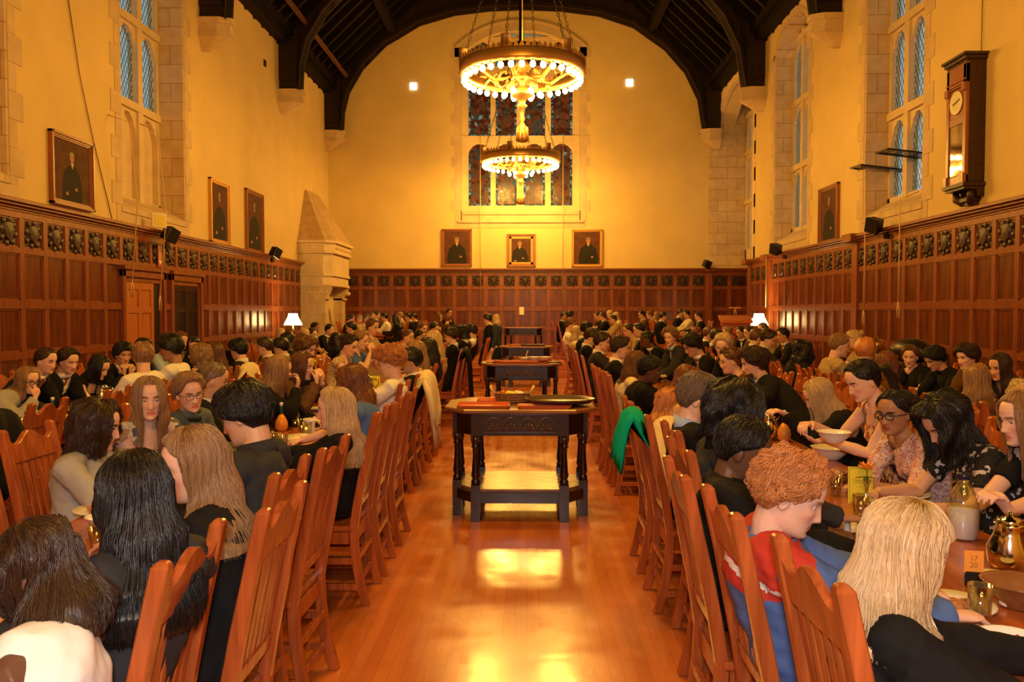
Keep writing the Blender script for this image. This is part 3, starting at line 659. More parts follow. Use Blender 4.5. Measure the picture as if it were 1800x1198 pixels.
# ------------------------------------------------------------------ chairs and tables
def chair_parts(hole=False):
    P = []
    T = 1.125
    def post_y(z): return -.225 - (.135 * ((z - .45) / .67) ** 1.15 if z > .45 else 0) - (.07 * ((.45 - z) / .45) ** 2 if z < .45 else 0)
    for s in (-1, 1):
        m = MB(); zs = [0, .1, .2, .32, .45, .6, .75, .9, 1.03, T - .012, T]
        rings = []
        for z in zs:
            y = post_y(z); w2 = .0215; d = .024 if z < .9 else .021
            if z == T: w2, d = .012, .012
            x = s * .195
            rings.append([(x - w2, y - d, z), (x + w2, y - d, z), (x + w2, y + d, z), (x - w2, y + d, z)])
        m.loft(rings, 0, False); P.append(('leg', m, .004, None))
        m = MB().box(s * .205 - .021, s * .205 + .021, .175, .215, 0, .435); P.append(('leg', m, .004, None))
    m = MB().box(-.235, .235, -.225, .235, .435, .47); P.append(('seat', m, .010, None))
    m = MB()
    for a, b, c, d in ((-.18, .18, .18, .205), (-.18, .18, -.235, -.21)): m.box(a, b, c, d, .36, .437)
    m.box(-.215, -.19, -.2, .18, .36, .437); m.box(.19, .215, -.2, .18, .36, .437); P.append(('apron', m, .003, None))
    for z in (.24, .09):
        for s in (-1, 1): P.append(('stretcher', MB().box(s * .203 - .011, s * .203 + .011, -.25, .19, z, z + .038), .003, None))
        P.append(('stretcher', MB().box(-.19, .19, -.25 - .01, -.235, z + .02, z + .058), .003, None))
    P.append(('stretcher', MB().box(-.2, .2, .185, .207, .16, .2), .003, None))
    # crest: camel hump between the posts, leaning with them
    def sk(m):
        m.v = [(x, y + post_y(z), z) for x, y, z in m.v]; return m
    m = MB()
    def top(x):
        a = abs(x) / .175
        if a > .8: return 1.045 + .028 * (a - .8) / .2
        return 1.045 + .055 * (.5 + .5 * math.cos(PI * min(1, a / .72)))
    if hole:
        xs_ = lin(-.176, .176, 33)
        hz = lambda x: .018 * math.sqrt(max(0, 1 - (x / .05) ** 2))
        m.cols(xs_, lambda x: .955, lambda x: 1.01 - hz(x), -.014, .014); m.cols(xs_, lambda x: 1.01 + hz(x), top, -.014, .014)
    else: m.cols(lin(-.176, .176, 25), lambda x: .955, top, -.014, .014)
    P.append(('crest_rail', sk(m), 0.003, None))
    P.append(('back_rail', sk(MB().box(-.176, .176, -.012, .012, .56, .61)), .003, None))
    for k in range(6):
        x = -.135 + k * .054; m = MB()
        for i in range(5): pass
        m.loft([[(x - .016, -.006, z), (x + .016, -.006, z), (x + .016, .006, z), (x - .016, .006, z)] for z in (.60, .7, .8, .9, .965)], 0, False)
        P.append(('slat', sk(m), 0, None))
    return P
def proto(parts, mats, name):
    r = empty(name)
    for pn, m, bv, mt in parts: obj(pn, m, mt or mats, r, bevel=bv)
    return r
CH = proto(chair_parts(), MT['chair'], 'dining_chair'); CHH = proto(chair_parts(True), MT['chair'], 'dining_chair')
chair_used = {0: False, 1: False}
def put_chair(x, y, face, z=0.0, rz=0.0, hole=False):
    src = CHH if hole else CH; k = 1 if hole else 0
    o = src if not chair_used[k] else copy_tree(src); chair_used[k] = True
    o.location = (x, y, z); o.rotation_euler = (0, 0, (-PI / 2 if face > 0 else PI / 2) + R(rz)); return o
def long_table(x0, x1, y0, y1, z, label, group):
    r = empty('refectory_table', ((x0 + x1) / 2, (y0 + y1) / 2, z)); tag(r, label, 'table', group)
    hx, hy = (x1 - x0) / 2, (y1 - y0) / 2
    obj('tabletop', MB().box(-hx, hx, -hy, hy, .71, .75), MT['table'], r, bevel=.006)
    a = MB()
    for s in (-1, 1): a.box(s * (hx - .08) - .015, s * (hx - .08) + .015, -hy + .1, hy - .1, .62, .71)
    for s in (-1, 1): a.box(-hx + .1, hx - .1, s * (hy - .1) - .015, s * (hy - .1) + .015, .62, .71)
    obj('apron', a, MT['table'], r)
    for sx in (-1, 1):
        for sy in (-1, 0, 1):
            m = MB().lathe([(.05, 0), (.05, .1), (.035, .12), (.055, .25), (.06, .35), (.04, .5), (.05, .55), (.05, .70)], 10); obj('leg', m, MT['dark'], r, (sx * (hx - .12), sy * (hy - .2), 0))
    obj('stretcher', MB().box(-.04, .04, -hy + .2, hy - .2, .12, .17), MT['dark'], r)
    return r
TBL = [(-2.08, -1.36, .4, 6.7, 0, 'polished oak long table beside the aisle, nearest on the left'),
       (-2.08, -1.36, 7.4, 13.4, 0, 'oak long table left of the second trolley'), (-2.08, -1.36, 14.2, 20.4, 0, 'oak long table on the left just before the platform'),
       (-4.5, -3.75, 3.2, 8.9, 0, 'oak long table nearest the left doors'), (-4.5, -3.75, 9.6, 14.2, 0, 'oak long table along the left wall past the doors'), (-4.5, -3.75, 14.8, 19.8, 0, 'oak long table by the left table lamp'),
       (1.22, 1.98, .4, 6.9, 0, 'polished oak long table carrying the yellow card and milk jug'),
       (1.22, 1.98, 7.4, 13.4, 0, 'oak long table with a cream flower, right of second trolley'), (1.22, 1.98, 14.2, 20.4, 0, 'oak long table on the right just before the platform'),
       (3.55, 4.3, 3.2, 9.6, 0, 'oak long table under the wall clock'), (3.55, 4.3, 10.2, 14.6, 0, 'oak long table right of the aisle tables, middle one'), (3.55, 4.3, 15.2, 19.6, 0, 'oak long table by the lectern and table lamp'),
       (-2.05, -1.5, 22.2, 26.3, .33, 'oak long table on the platform left of the last trolley'), (1.45, 1.95, 22.2, 26.3, .33, 'oak long table on the platform right of the last trolley'),
       (-4.36, -3.86, 22.2, 26.3, .33, 'oak table on the platform beside the fireplace'), (4.05, 4.5, 22.2, 26.3, .33, 'oak long table on the platform near the lectern')]
for i, t in enumerate(TBL): long_table(t[0], t[1], t[2], t[3], t[4], t[5], None)
# trolleys: elongated octagonal serving tables
def octo(hx, hy, cx, cy): return [(-hx + cx, -hy), (hx - cx, -hy), (hx, -hy + cy), (hx, hy - cy), (hx - cx, hy), (-hx + cx, hy), (-hx, hy - cy), (-hx, -hy + cy)]
def serving_table():
    r = empty('serving_table'); hx, hy, cx, cy = .585, .43, .17, .22
    obj('top', MB().prism(octo(hx + .04, hy + .05, cx, cy), .885, .92), MT['darktop'], r, bevel=.008)
    a = MB(); o = octo(hx - .05, hy - .03, cx, cy)
    for i in range(8):
        (x0, y0), (x1, y1) = o[i], o[(i + 1) % 8]; d = Vector((x1 - x0, y1 - y0, 0)); L_ = d.length; d.normalize()
        M = Matrix(((d.x, -d.y, 0, x0), (d.y, d.x, 0, y0), (0, 0, 1, 0), (0, 0, 0, 1))); a.box(0, L_, -.012, .012, .70, .885, 0, M)
        if i in (0, 4, 2, 6):
            n = 4 if i in (0, 4) else 2; w0 = (L_ - .16) / n
            for e in ((.06, L_ - .06, .715, .728), (.06, L_ - .06, .858, .872), (.06, .075, .72, .87), (L_ - .075, L_ - .06, .72, .87)): a.box(e[0], e[1], -.026, -.012, e[2], e[3], 0, M)
            for k in range(n):
                c = .08 + w0 * (k + .5)
                a.tube([(c + (w0 * .5) * math.cos(t), -.016, .735 + .115 * math.sin(t)) for t in lin(0, PI, 13)], .007, 5, 1, True, M)
                for t in lin(.5, PI - .5, 5): a.tube([(c, -.016, .74), (c + .05 * math.cos(t), -.024, .74 + .055 * math.sin(t)), (c + .085 * w0 / .13 * .6 * math.cos(t), -.016, .74 + .085 * math.sin(t))], [.004, .011, .003], 5, 1, True, M)
    obj('carved_frieze', a, [MT['dark'], plain('polished carving', (.16, .11, .085), .15, .3)], r)
    prof = [(.036, .30), (.036, .33), (.024, .345), (.036, .37), (.03, .42), (.022, .55), (.026, .60), (.036, .61), (.026, .62), (.036, .65), (.04, .66), (.04, .70)]
    pts = o
    for (x, y) in pts:
        m = MB(); m.box(x * .985 - .038, x * .985 + .038, y * .985 - .038, y * .985 + .038, 0, .30); m.box(x * .985 - .034, x * .985 + .034, y * .985 - .034, y * .985 + .034, .655, .885)
        m.lathe(prof, 12, 0, True, None, (x * .985, y * .985, 0)); obj('leg', m, MT['dark'], r, bevel=0)
    obj('shelf', MB().prism(octo(hx - .06, hy - .04, cx, cy), .235, .26), MT['darktop'], r, bevel=.004)
    a = MB()
    for i in range(8):
        (x0, y0), (x1, y1) = o[i], o[(i + 1) % 8]; d = Vector((x1 - x0, y1 - y0, 0)); L_ = d.length; d.normalize()
        M = Matrix(((d.x, -d.y, 0, x0), (d.y, d.x, 0, y0), (0, 0, 1, 0), (0, 0, 0, 1))); a.box(.02, L_ - .02, -.014, .014, .15, .236, 0, M)
    obj('shelf_rail', a, MT['dark'], r)
    for k in (0, 1, 4, 5):
        x, y = o[k]; w_ = MB(); w_.lathe([(.006, -.018), (.024, -.018), (.026, 0), (.024, .018), (.006, .018)], 12, 0, True, TR(x * .9, y * .9, .026) @ ROT('Y', PI / 2)); obj('castor', w_, MT['black'], r)
    return r
SV = serving_table()
svt = [('dark carved octagonal serving table with oval trays, nearest in the aisle', 7.0, 0), ('dark carved serving table with red cloth and white bowls', 12.75, 0), ('dark carved serving table just before the platform steps', 18.9, 0), ('dark carved serving table standing on the platform', 24.2, .33)]
for i, (lb, y, z) in enumerate(svt):
    o = SV if i == 0 else copy_tree(SV); x = [-.06, -.09, -.03, -.12][i]; o.location = (x, y, z); tag(o, lb, 'serving table', 'serving tables down the aisle')
# ------------------------------------------------------------------ tableware
def plate_m(r=.125): return MB().lathe([(0.0, .006), (r * .6, .004), (r * .62, 0), (r * .65, 0), (r, .018), (r * .98, .022), (r * .66, .009), (0, .009)], 24)
def bowl_m(r=.09, h=.06): return MB().lathe([(0, .004), (r * .45, 0), (r * .5, .004), (r * .85, h * .6), (r, h), (r * 1.06, h + .003), (r * .97, h + .003), (r * .8, h * .6), (r * .45, .012), (0, .01)], 24)
def glass_m(r=.036, h=.115): return MB().lathe([(0, .002), (r * .8, 0), (r * .84, .004), (r, h), (r * .94, h), (r * .78, .014), (0, .012)], 16)
PR = {}
def mk(name, parts):
    r = empty(name)
    for pn, m, mt in parts: obj(pn, m, mt, r)
    return r
def single(name, m, mt): return obj(name, m, mt)
def food_m(seed, r=.07):
    m = MB(); q = random.Random(seed)
    for _ in range(7): m.ball((q.uniform(-r, r) * .6, q.uniform(-r, r) * .6, .02), (q.uniform(.018, .035), q.uniform(.015, .03), q.uniform(.01, .02)), 8, 5)
    return m
def flower(col, h=.13, r=.05):
    m = MB(); m.tube([(0, 0, .02), (.004, 0, h * .5), (0, 0, h)], .0025, 5, 1)
    for k in range(14):
        a = 2 * PI * k / 14; M = TR(0, 0, h) @ ROT('Z', a) @ ROT('Y', -.35 if k % 2 else -.75)
        m.ball((r * .5, 0, 0), (r * .5, r * .17, .003), 8, 4, 0, M)
    m.ball((0, 0, h + .006), (.015, .015, .01), 8, 5, 2)
    for a in (.4, 2.5, 4.2):
        M = TR(0, 0, h * .72) @ ROT('Z', a) @ ROT('Y', .2); m.ball((.03, 0, 0), (.03, .014, .002), 8, 4, 1, M)
    return m
def bottle(dress=True):
    r = empty('dressing_bottle'); obj('body', MB().lathe([(0, 0), (.034, 0), (.046, .02), (.050, .05), (.046, .08), (.032, .108), (.014, .135)], 20), MT['juice'], r)
    obj('neck', MB().lathe([(.013, .138), (.0125, .20), (.011, .205)], 12), MT['green'], r); obj('cap', MB().lathe([(.014, .203), (.014, .228), (.0, .23)], 12), MT['white'], r); return r
def shaker(mt):
    r = empty('salt_shaker' if mt == 'paper' else 'pepper_shaker'); obj('glass_body', MB().lathe([(.016, 0), (.018, .01), (.014, .06)], 10), MT['glass'], r); obj('filling', MB().lathe([(.014, .003), (.0155, .01), (.0125, .05)], 10), MT[mt], r)
    obj('metal_cap', MB().lathe([(.016, .058), (.016, .07), (.009, .084), (0, .086)], 10), MT['steel'], r); return r
def jug_milk():
    r = empty('milk_jug'); pr = [(.058, 0), (.062, .01), (.062, .13), (.058, .17), (.035, .215), (.022, .235), (.022, .255)]
    obj('glass_body', MB().lathe(pr, 20), MT['glass'], r); obj('milk', MB().lathe([(.054, .004), (.058, .012), (.058, .128), (0, .13)], 20), MT['milk'], r)
    obj('cap', MB().lathe([(.026, .25), (.027, .275), (.0, .277)], 14), plain('blue black cap', (.01, .015, .05), .3), r)
    obj('handle', MB().tube([(-.02, 0, .245), (-.06, 0, .235), (-.05, 0, .19)], .006, 6), MT['glass'], r); return r
def steel_pitcher():
    r = empty('steel_pitcher'); obj('body', MB().lathe([(0, 0), (.06, 0), (.075, .03), (.078, .08), (.055, .13), (.048, .16), (.055, .175), (.05, .172)], 22), MT['steel'], r)
    obj('lid', MB().lathe([(.052, .172), (.035, .19), (.01, .198), (.012, .212), (0, .216)], 16), MT['steel'], r)
    obj('handle', MB().tube([(.05, 0, .16), (.11, 0, .165), (.12, 0, .11), (.075, 0, .05)], [.007, .009, .009, .007], 8), MT['steel'], r)
    obj('spout', MB().loft([[(-.04, -.02, .13), (-.04, .02, .13), (-.05, 0, .10)], [(-.085, -.01, .185), (-.085, .01, .185), (-.08, 0, .17)]]), MT['steel'], r); return r
def white_pitcher():
    r = empty('white_pitcher'); obj('body', MB().lathe([(0, 0), (.04, 0), (.045, .02), (.038, .06), (.048, .1), (.052, .12), (.047, .118)], 18), MT['white'], r)
    obj('handle', MB().tube([(.045, 0, .1), (.085, 0, .1), (.085, 0, .05), (.04, 0, .035)], .007, 8), MT['white'], r); return r
def basket(r0=.08, h=.055, bread=True):
    r = empty('wicker_basket'); b = MB().lathe([(0, .004), (r0 * .75, 0), (r0, h), (r0 * 1.05, h), (r0 * .95, h), (r0 * .7, .01)], 24)
    for z in (h * .3, h * .6, h): b.tube([((r0 * (.76 + .25 * z / h)) * math.cos(t), (r0 * (.76 + .25 * z / h)) * math.sin(t), z) for t in lin(0, 2 * PI, 25)], .004, 5)
    obj('woven_body', b, MT['wicker'], r)
    m = MB(); q = random.Random(2)
    for _ in range(8): m.ball((q.uniform(-.04, .04), q.uniform(-.04, .04), h * .8), (.028, .022, .018), 8, 5)
    t = obj('bread_rolls', m, MT['cream'], r); return r
def vase(col='petal'):
    r = empty('flower_vase'); obj('glass_vase', MB().lathe([(.028, 0), (.03, .005), (.012, .03), (.009, .08), (.018, .13), (.017, .13)], 14), MT['glass'], r)
    obj('flower', flower(col), [MT[col], MT['leaf'], MT['yellow'] if col == 'petal' else MT['cream']], r, (0, 0, .05)); return r
def text_mesh(s, size, mt, name='lettering'):
    c = bpy.data.curves.new(name, 'FONT'); c.body = s; c.size = size; c.align_x = 'CENTER'; c.align_y = 'CENTER'; c.extrude = .0008; c.space_line = .9
    o = bpy.data.objects.new(name, c); COL.objects.link(o); dg = bpy.context.evaluated_depsgraph_get()
    me = bpy.data.meshes.new_from_object(o.evaluated_get(dg)); bpy.data.objects.remove(o); me.materials.clear(); me.materials.append(mt); return me
def card(w_, h_, mt, name, lines=None, txt=None, ts=.02):
    r = empty(name)
    obj('card', MB().box(-w_ / 2, w_ / 2, -.001, .001, 0, h_), MT[mt], r)
    if lines:
        m = MB(); q = random.Random(4); e = .006
        for a in ((-w_ / 2 + e, w_ / 2 - e, e, e + .0015), (-w_ / 2 + e, w_ / 2 - e, h_ - e - .0015, h_ - e), (-w_ / 2 + e, -w_ / 2 + e + .0015, e, h_ - e), (w_ / 2 - e - .0015, w_ / 2 - e, e, h_ - e)): m.box(a[0], a[1], -.0022, -.001, a[2], a[3])
        obj('printed_border', m, MT['leaf'], r)
    if lines:
        m = MB(); q = random.Random(6)
        for zz, n_ in ((.62, 9), (.53, 9), (.44, 4)):
            for k in range(n_): x_ = (k - n_ / 2) * .0085; m.tube([(x_, -.002, h_ * zz), (x_ + .002, -.002, h_ * zz + q.uniform(.003, .009)), (x_ + .005, -.002, h_ * zz + q.uniform(-.002, .003))], .0006, 4)
        obj('faint_script', m, plain('faint print', (.45, .36, .02), .6), r)
    if txt: t = obj('lettering', text_mesh(txt, ts, plain('brown print', (.45, .17, .03), .6)), None, r, (0, -.0018, h_ * .55)); t.rotation_euler = (PI / 2, 0, 0)
    return r
protos = {'plate': lambda: mk('dinner_plate', [('china', plate_m(), MT['white']), ('food', food_m(1), MT['food'])]),
          'plate2': lambda: mk('dinner_plate', [('china', plate_m(), MT['white']), ('bread', food_m(5, .05), MT['cream'])]),
          'empty_plate': lambda: single('side_plate', plate_m(.1), MT['white']), 'bowl': lambda: mk('soup_bowl', [('china', bowl_m(), MT['white']), ('soup', MB().lathe([(0, .035), (.07, .035), (.07, .03)], 16), MT['juice'])]),
          'bigbowl': lambda: single('serving_bowl', bowl_m(.12, .075), MT['white']), 'glass': lambda: single('water_glass', glass_m(), MT['glass']), 'bottle': bottle,
          'salt': lambda: shaker('paper'), 'pepper': lambda: shaker('black'), 'milk': jug_milk, 'pitcher': steel_pitcher, 'white_pitcher': white_pitcher, 'basket': basket,
          'vase': lambda: vase('petal'), 'vasew': lambda: vase('petalw'), 'woodbowl': lambda: mk('salad_bowl', [('wooden_body', bowl_m(.11, .08), MT['darktop']), ('food', food_m(9, .08), MT['cream'])]),
          'fork': lambda: single('fork', MB().tube([(0, -.09, .006), (0, .02, .01), (0, .06, .006)], [(.004, .0015), (.003, .0015), (.005, .001)], 6).box(-.009, -.006, .06, .1, .005, .007).box(-.0015, .0015, .06, .1, .005, .007).box(.006, .009, .06, .1, .005, .007).box(-.009, .009, .055, .062, .004, .007), MT['steel'])}
def put(kind, loc, label, cat, group=None, rz=0.0):
    if kind not in PR: PR[kind] = o = protos[kind]()
    else: o = copy_tree(PR[kind])
    for k in ('group', 'label'):
        if k in o: del o[k]
    o.location = loc; o.rotation_euler = (0, 0, rz); return tag(o, label, cat, group)
TZ = .75
def tp(u, v, z=TZ + .0005):
    p = PZ(u, v, z); return (p.x, p.y, z)
put('bottle', tp(1378, 775), 'orange dressing bottle with green neck standing by the steel pitcher', 'bottle')
put('bottle', tp(1610, 723), 'orange dressing bottle with white cap before the seated dark-haired boy', 'bottle')
put('bottle', tp(495, 757), 'dressing bottle with white cap beside the white pitcher', 'bottle')
put('bottle', tp(152, 712), 'green-necked bottle among diners in front of the suited boy with tie', 'bottle')
put('bottle', tp(628, 690), 'white-capped bottle behind the long-haired blonde diner', 'bottle')
put('pitcher', tp(1350, 772), 'steel pitcher with long spout behind the orange dressing bottle', 'pitcher', None, 2.6)
put('pitcher', tp(1774, 1000), 'shiny steel coffee pitcher beside the milk jug', 'pitcher', None, .6)
put('pitcher', tp(180, 708), 'steel pitcher before the black long-haired diner', 'pitcher')
put('pitcher', tp(648, 690), 'steel pitcher beside the tall yellow card', 'pitcher')
put('white_pitcher', tp(545, 762), 'white china pitcher in front of the long-haired blonde', 'pitcher')
put('bowl', tp(1418, 772), 'small white soup bowl beside the orange dressing bottle', 'bowl')
put('bigbowl', tp(1460, 806), 'large white serving bowl near the wicker basket', 'bowl')
put('bowl', tp(1778, 1160), 'white soup bowl with red crest, nearest the corner', 'bowl')
crest = obj('printed_crest', MB().box(-.008, .008, -.001, .001, -.008, .008).box(-.003, .003, -.0015, .0015, -.014, .014), MT['apple'], bpy.data.objects[[o.name for o in bpy.data.objects if o.get('label', '').startswith('white soup bowl with red')][0]], (.045, .045, .047))
crest.rotation_euler = (.9, 0, -.78)
put('basket', tp(1464, 845), 'small wicker bread basket behind the yellow card', 'basket')
put('milk', tp(1692, 945), 'round glass jug half full of milk with dark cap', 'jug')
put('salt', tp(1489, 938), 'white salt shaker beside the pepper shaker', 'shaker'); put('pepper', tp(1513, 938), 'dark pepper shaker beside the salt shaker', 'shaker')
put('vase', tp(1523, 888), 'slim glass vase holding one orange flower', 'vase')
put('vasew', tp(1166, 690), 'glass vase with cream flower beside the dark-haired boys', 'vase')
put('plate', tp(1462, 930), 'white plate of food in front of the red-haired boy', 'plate'); put('plate2', tp(1492, 967), 'white plate with potato before the foreground blonde', 'plate')
put('plate', tp(1590, 872), 'white plate before the pink knitted top', 'plate'); put('plate', tp(1676, 1068), 'white plate of food beneath the foreground blonde face', 'plate')
put('woodbowl', tp(1792, 1066), 'wooden salad bowl with white food by the orange card', 'bowl')
put('glass', tp(1722, 1092), 'clear water glass below the orange number card', 'glass'); put('glass', tp(1468, 870), 'clear glass beside the bread basket', 'glass'); put('glass', tp(1512, 912), 'clear glass near the plate of food', 'glass')
put('plate', tp(1640, 905), 'white plate before the curly black-haired diner', 'plate'); put('empty_plate', tp(1755, 1025), 'white side plate beside the steel coffee pitcher', 'plate')
put('plate2', tp(562, 720), 'white plate with bread under the joined hands', 'plate'); put('plate', tp(178, 900), 'plate of food beyond the long dark hair', 'plate')
put('bowl', tp(190, 930), 'white bowl beside the black-haired diner in blazer', 'bowl'); put('glass', tp(172, 972), 'clear glass left of the black-haired diner', 'glass')
put('plate2', tp(474, 772), 'white plate before the dark-haired man in charcoal jacket', 'plate'); put('glass', tp(520, 748), 'clear glass between bottle and white pitcher', 'glass')
put('fork', tp(160, 955), 'steel fork resting near the white bowl', 'fork', None, .6); put('fork', tp(1440, 975), 'steel fork by the potato plate', 'fork', None, .5)
yc = card(.115, .18, 'yellow', 'menu_card', True); yc.location = tp(1512, 884); yc.rotation_euler = (-.06, 0, -.15); tag(yc, 'bright yellow printed menu card standing behind the glass vase', 'card')
oc = card(.062, .085, 'orangecard', 'number_card', False, '17\n20', .026); p = tp(1711, 1030); oc.location = (p[0], p[1], .79); oc.rotation_euler = (0, 0, -.2); tag(oc, 'orange card numbered 17 and 20 on a black stand', 'card')
obj('black_stand', MB().box(-.03, .03, -.012, .012, -.04, .012), MT['black'], oc, bevel=.006)
oc2 = card(.10, .2, 'yellow', 'menu_card'); oc2.location = tp(661, 690); tag(oc2, 'tall yellow card beside the boy with curly light hair', 'card')
# trolley load
def tray(hx, hy, name='serving_tray'):
    r = MB(); a = [[(sx * hx * k, sy * hy * k, z) for sx, sy in ((-1, -1), (1, -1), (1, 1), (-1, 1))] for k, z in ((.92, 0), (1, .025), (1.03, .025), (.95, .006))]
    r.loft(a, 0, False); return r
def trolley_load(T, items): pass
tz = .9205
o = obj('serving_tray', tray(.21, .15), MT['tray'], None, (-.36, 6.72, tz)); tag(o, 'orange rectangular tray at the front of the nearest serving table', 'tray', 'orange trays')
o = obj('serving_tray', tray(.12, .12), MT['tray'], None, (-.31, 7.08, tz)); tag(o, 'small orange tray behind the wicker fruit basket', 'tray', 'orange trays')
o = obj('serving_tray', tray(.21, .09), MT['tray'], None, (.14, 6.66, tz)); tag(o, 'red brown tray under the front oval tray', 'tray', 'orange trays')
ov = lambda: MB().lathe([(0, 0), (.9, 0), (1, .035), (1.02, .035), (.93, .012), (0, .008)], 40, 0, True, Matrix.Diagonal((.29, .21, 1, 1)))
o = obj('oval_tray', ov(), MT['traydark'], None, (.27, 6.82, tz + .027)); tag(o, 'large brown oval tray at the front', 'tray', 'oval trays')
o = obj('oval_tray', ov(), MT['traydark'], None, (.25, 7.16, tz)); tag(o, 'large brown oval tray partly behind the front one', 'tray', 'oval trays')
bk = empty('fruit_basket', (-.13, 7.02, tz)); tag(bk, 'oval wicker basket with two rope handles holding fruit', 'basket')
m = MB().lathe([(0, .004), (.85, 0), (1, .085), (1.06, .09), (.95, .085), (.8, .012)], 28, 0, True, Matrix.Diagonal((.155, .10, 1, 1)))
for z in (.02, .04, .06, .085): m.tube([(.155 * (.86 + .16 * z / .085) * math.cos(t), .10 * (.86 + .16 * z / .085) * math.sin(t), z) for t in lin(0, 2 * PI, 29)], .006, 5)
obj('woven_body', m, MT['wicker'], bk)
for s in (-1, 1): obj('rope_handle', MB().tube([(s * .15, -.045, .08), (s * .185, -.04, .14), (s * .185, .04, .14), (s * .15, .045, .08)], .012, 7), MT['rope'], bk)
for i, (x, y, c, nm) in enumerate(((-.03, 0, 'lemon', 'lemon'), (.04, .03, 'cream', 'bread_roll'), (.07, -.03, 'paper', 'napkin_ball'), (-.08, .02, 'apple', 'apple'), (.0, -.05, 'lemon', 'lemon'))):
    o = obj(nm, MB().ball((0, 0, 0), (.034, .03, .03), 12, 8), MT[c], None, (-.13 + x, 7.02 + y, tz + .075)); tag(o, ['yellow green lemon on top of the fruit basket', 'pale bread roll in the fruit basket', 'white napkin ball in the fruit basket', 'red apple at the handle end of the fruit basket', 'second lemon at the front of the fruit basket'][i], nm.replace('_', ' '))
def cloth(w_, d_, drop, seed, mt):
    m = MB(); n = 16; q = random.Random(seed); vs = []; fs = []
    for i in range(n + 1):
        for j in range(n + 1):
            x = (i / n - .5) * w_; y = (j / n - .5) * d_; z = .012 + .02 * noise.noise(Vector((x * 9, y * 9, seed)))
            e = abs(x) - w_ * .36
            if e > 0: z -= drop * (e / (w_ * .14)) ; x = math.copysign(w_ * .36 + e * .25, x)
            vs.append((x, y, z))
    for i in range(n):
        for j in range(n): a = i * (n + 1) + j; fs.append((a, a + 1, a + n + 2, a + n + 1))
    m.add(vs, fs, 0, True); return m
o = obj('cloth', cloth(.5, .35, .0, 3, 1), MT['red'], None, (.36, 12.75, .935)); tag(o, 'crumpled red cloth at the right end of the second serving table', 'cloth')
o = obj('cloth', cloth(.3, .3, .0, 5, 1), MT['red'], None, (-.52, 12.7, .935)); tag(o, 'crumpled red cloth at the left end of the second serving table', 'cloth')
o = obj('serving_tray', tray(.42, .16), MT['tray'], None, (-.1, 12.55, tz)); tag(o, 'wide orange tray across the second serving table', 'tray', 'orange trays')
for k, x in enumerate((-.02, .13, .28)): put('bigbowl' if k else 'bowl', (x - .02, 12.82, tz), ['small white bowl with a spoon on the second serving table', 'white bowl between two bowls on the second serving table', 'white bowl nearest the red cloth'][k], 'bowl')
o = obj('spoon', MB().tube([(0, 0, .04), (.05, 0, .18)], .006, 6), MT['white'], None, (-.04, 12.8, tz)); tag(o, 'pale spoon standing in the small white bowl', 'spoon')
o = obj('napkin', cloth(.12, .1, .0, 8, 1), MT['cream'], None, (-.36, 12.85, .95)); tag(o, 'crumpled cream napkin near the left red cloth', 'napkin')
o = obj('oval_tray', ov(), MT['traydark'], None, (.14, 18.9, tz)); tag(o, 'dark oval tray on the serving table before the steps', 'tray', 'oval trays')
o = obj('serving_tray', tray(.2, .14), MT['tray'], None, (-.28, 19.1, tz)); tag(o, 'orange tray on the serving table before the steps', 'tray', 'orange trays')
# ------------------------------------------------------------------ wall things
def portrait(name, label, wall, a0, a1, z0, z1, frame_m, seed, pose=0):
    w_, h_ = a1 - a0, z1 - z0; c = (a0 + a1) / 2; r = empty(name)
    if wall == 'L': r.location = (LW, c, z0); r.rotation_euler = (0, 0, PI / 2)
    elif wall == 'R': r.location = (RW, c, z0); r.rotation_euler = (0, 0, -PI / 2)
    else: r.location = (c, FY, z0)
    fw = .085; f = MB()
    for k, (e0, e1, t) in enumerate(((0, fw * .45, .075), (fw * .4, fw * .75, .055), (fw * .72, fw, .04))):
        f.box(-w_ / 2 + e0, w_ / 2 - e0, -t, 0, e0, e1); f.box(-w_ / 2 + e0, w_ / 2 - e0, -t, 0, h_ - e1, h_ - e0)
        f.box(-w_ / 2 + e0, -w_ / 2 + e1, -t, 0, e0, h_ - e0); f.box(w_ / 2 - e1, w_ / 2 - e0, -t, 0, e0, h_ - e0)
    obj('frame', f, frame_m, r, bevel=.004)
    m = MB().box(-w_ / 2 + fw, w_ / 2 - fw, -.03, -.015, fw, h_ - fw, 0); s = (h_ - 2 * fw)
    def el(x, z, rx, rz_, mi, y=-.031):
        m.add([(x, y - .001, z)] + [(x + rx * math.cos(t), y, z + rz_ * math.sin(t)) for t in [2 * PI * k / 24 for k in range(24)]], [(0, k + 1, (k + 1) % 24 + 1) for k in range(24)], mi)
    cx = [0, .04, -.05][pose % 3] * s; hz = fw + s * (.74 if pose < 3 else .80); hr = s * (.085 if pose < 3 else .055)
    m.add([(cx + x * s, -.0305, fw + z * s) for x, z in ((-.30, 0), (.30, 0), (.30, .25), (.24, .48), (.10, .60), (-.10, .60), (-.24, .48), (-.30, .25))], [tuple(range(8))], 1)
    el(cx, hz, hr * .78, hr, 2, -.032); el(cx, hz + hr * .55, hr * .8, hr * .55, 4, -.033); el(cx, hz - hr * .75, hr * .45, hr * .45, 4 if seed % 2 else 2, -.034)
    m.add([(cx - hr * .5, -.035, hz - hr * 1.1), (cx, -.035, hz - hr * 2.4), (cx + hr * .5, -.035, hz - hr * 1.1)], [(0, 1, 2)], 3)
    el(cx + s * .12, fw + s * .22, s * .04, s * .03, 2, -.033)
    if seed % 2: el(cx - s * .16, fw + s * .12, s * .045, s * .03, 2, -.033)
    obj('painted_canvas', m, PM, r); tag(r, label, 'painting'); return r
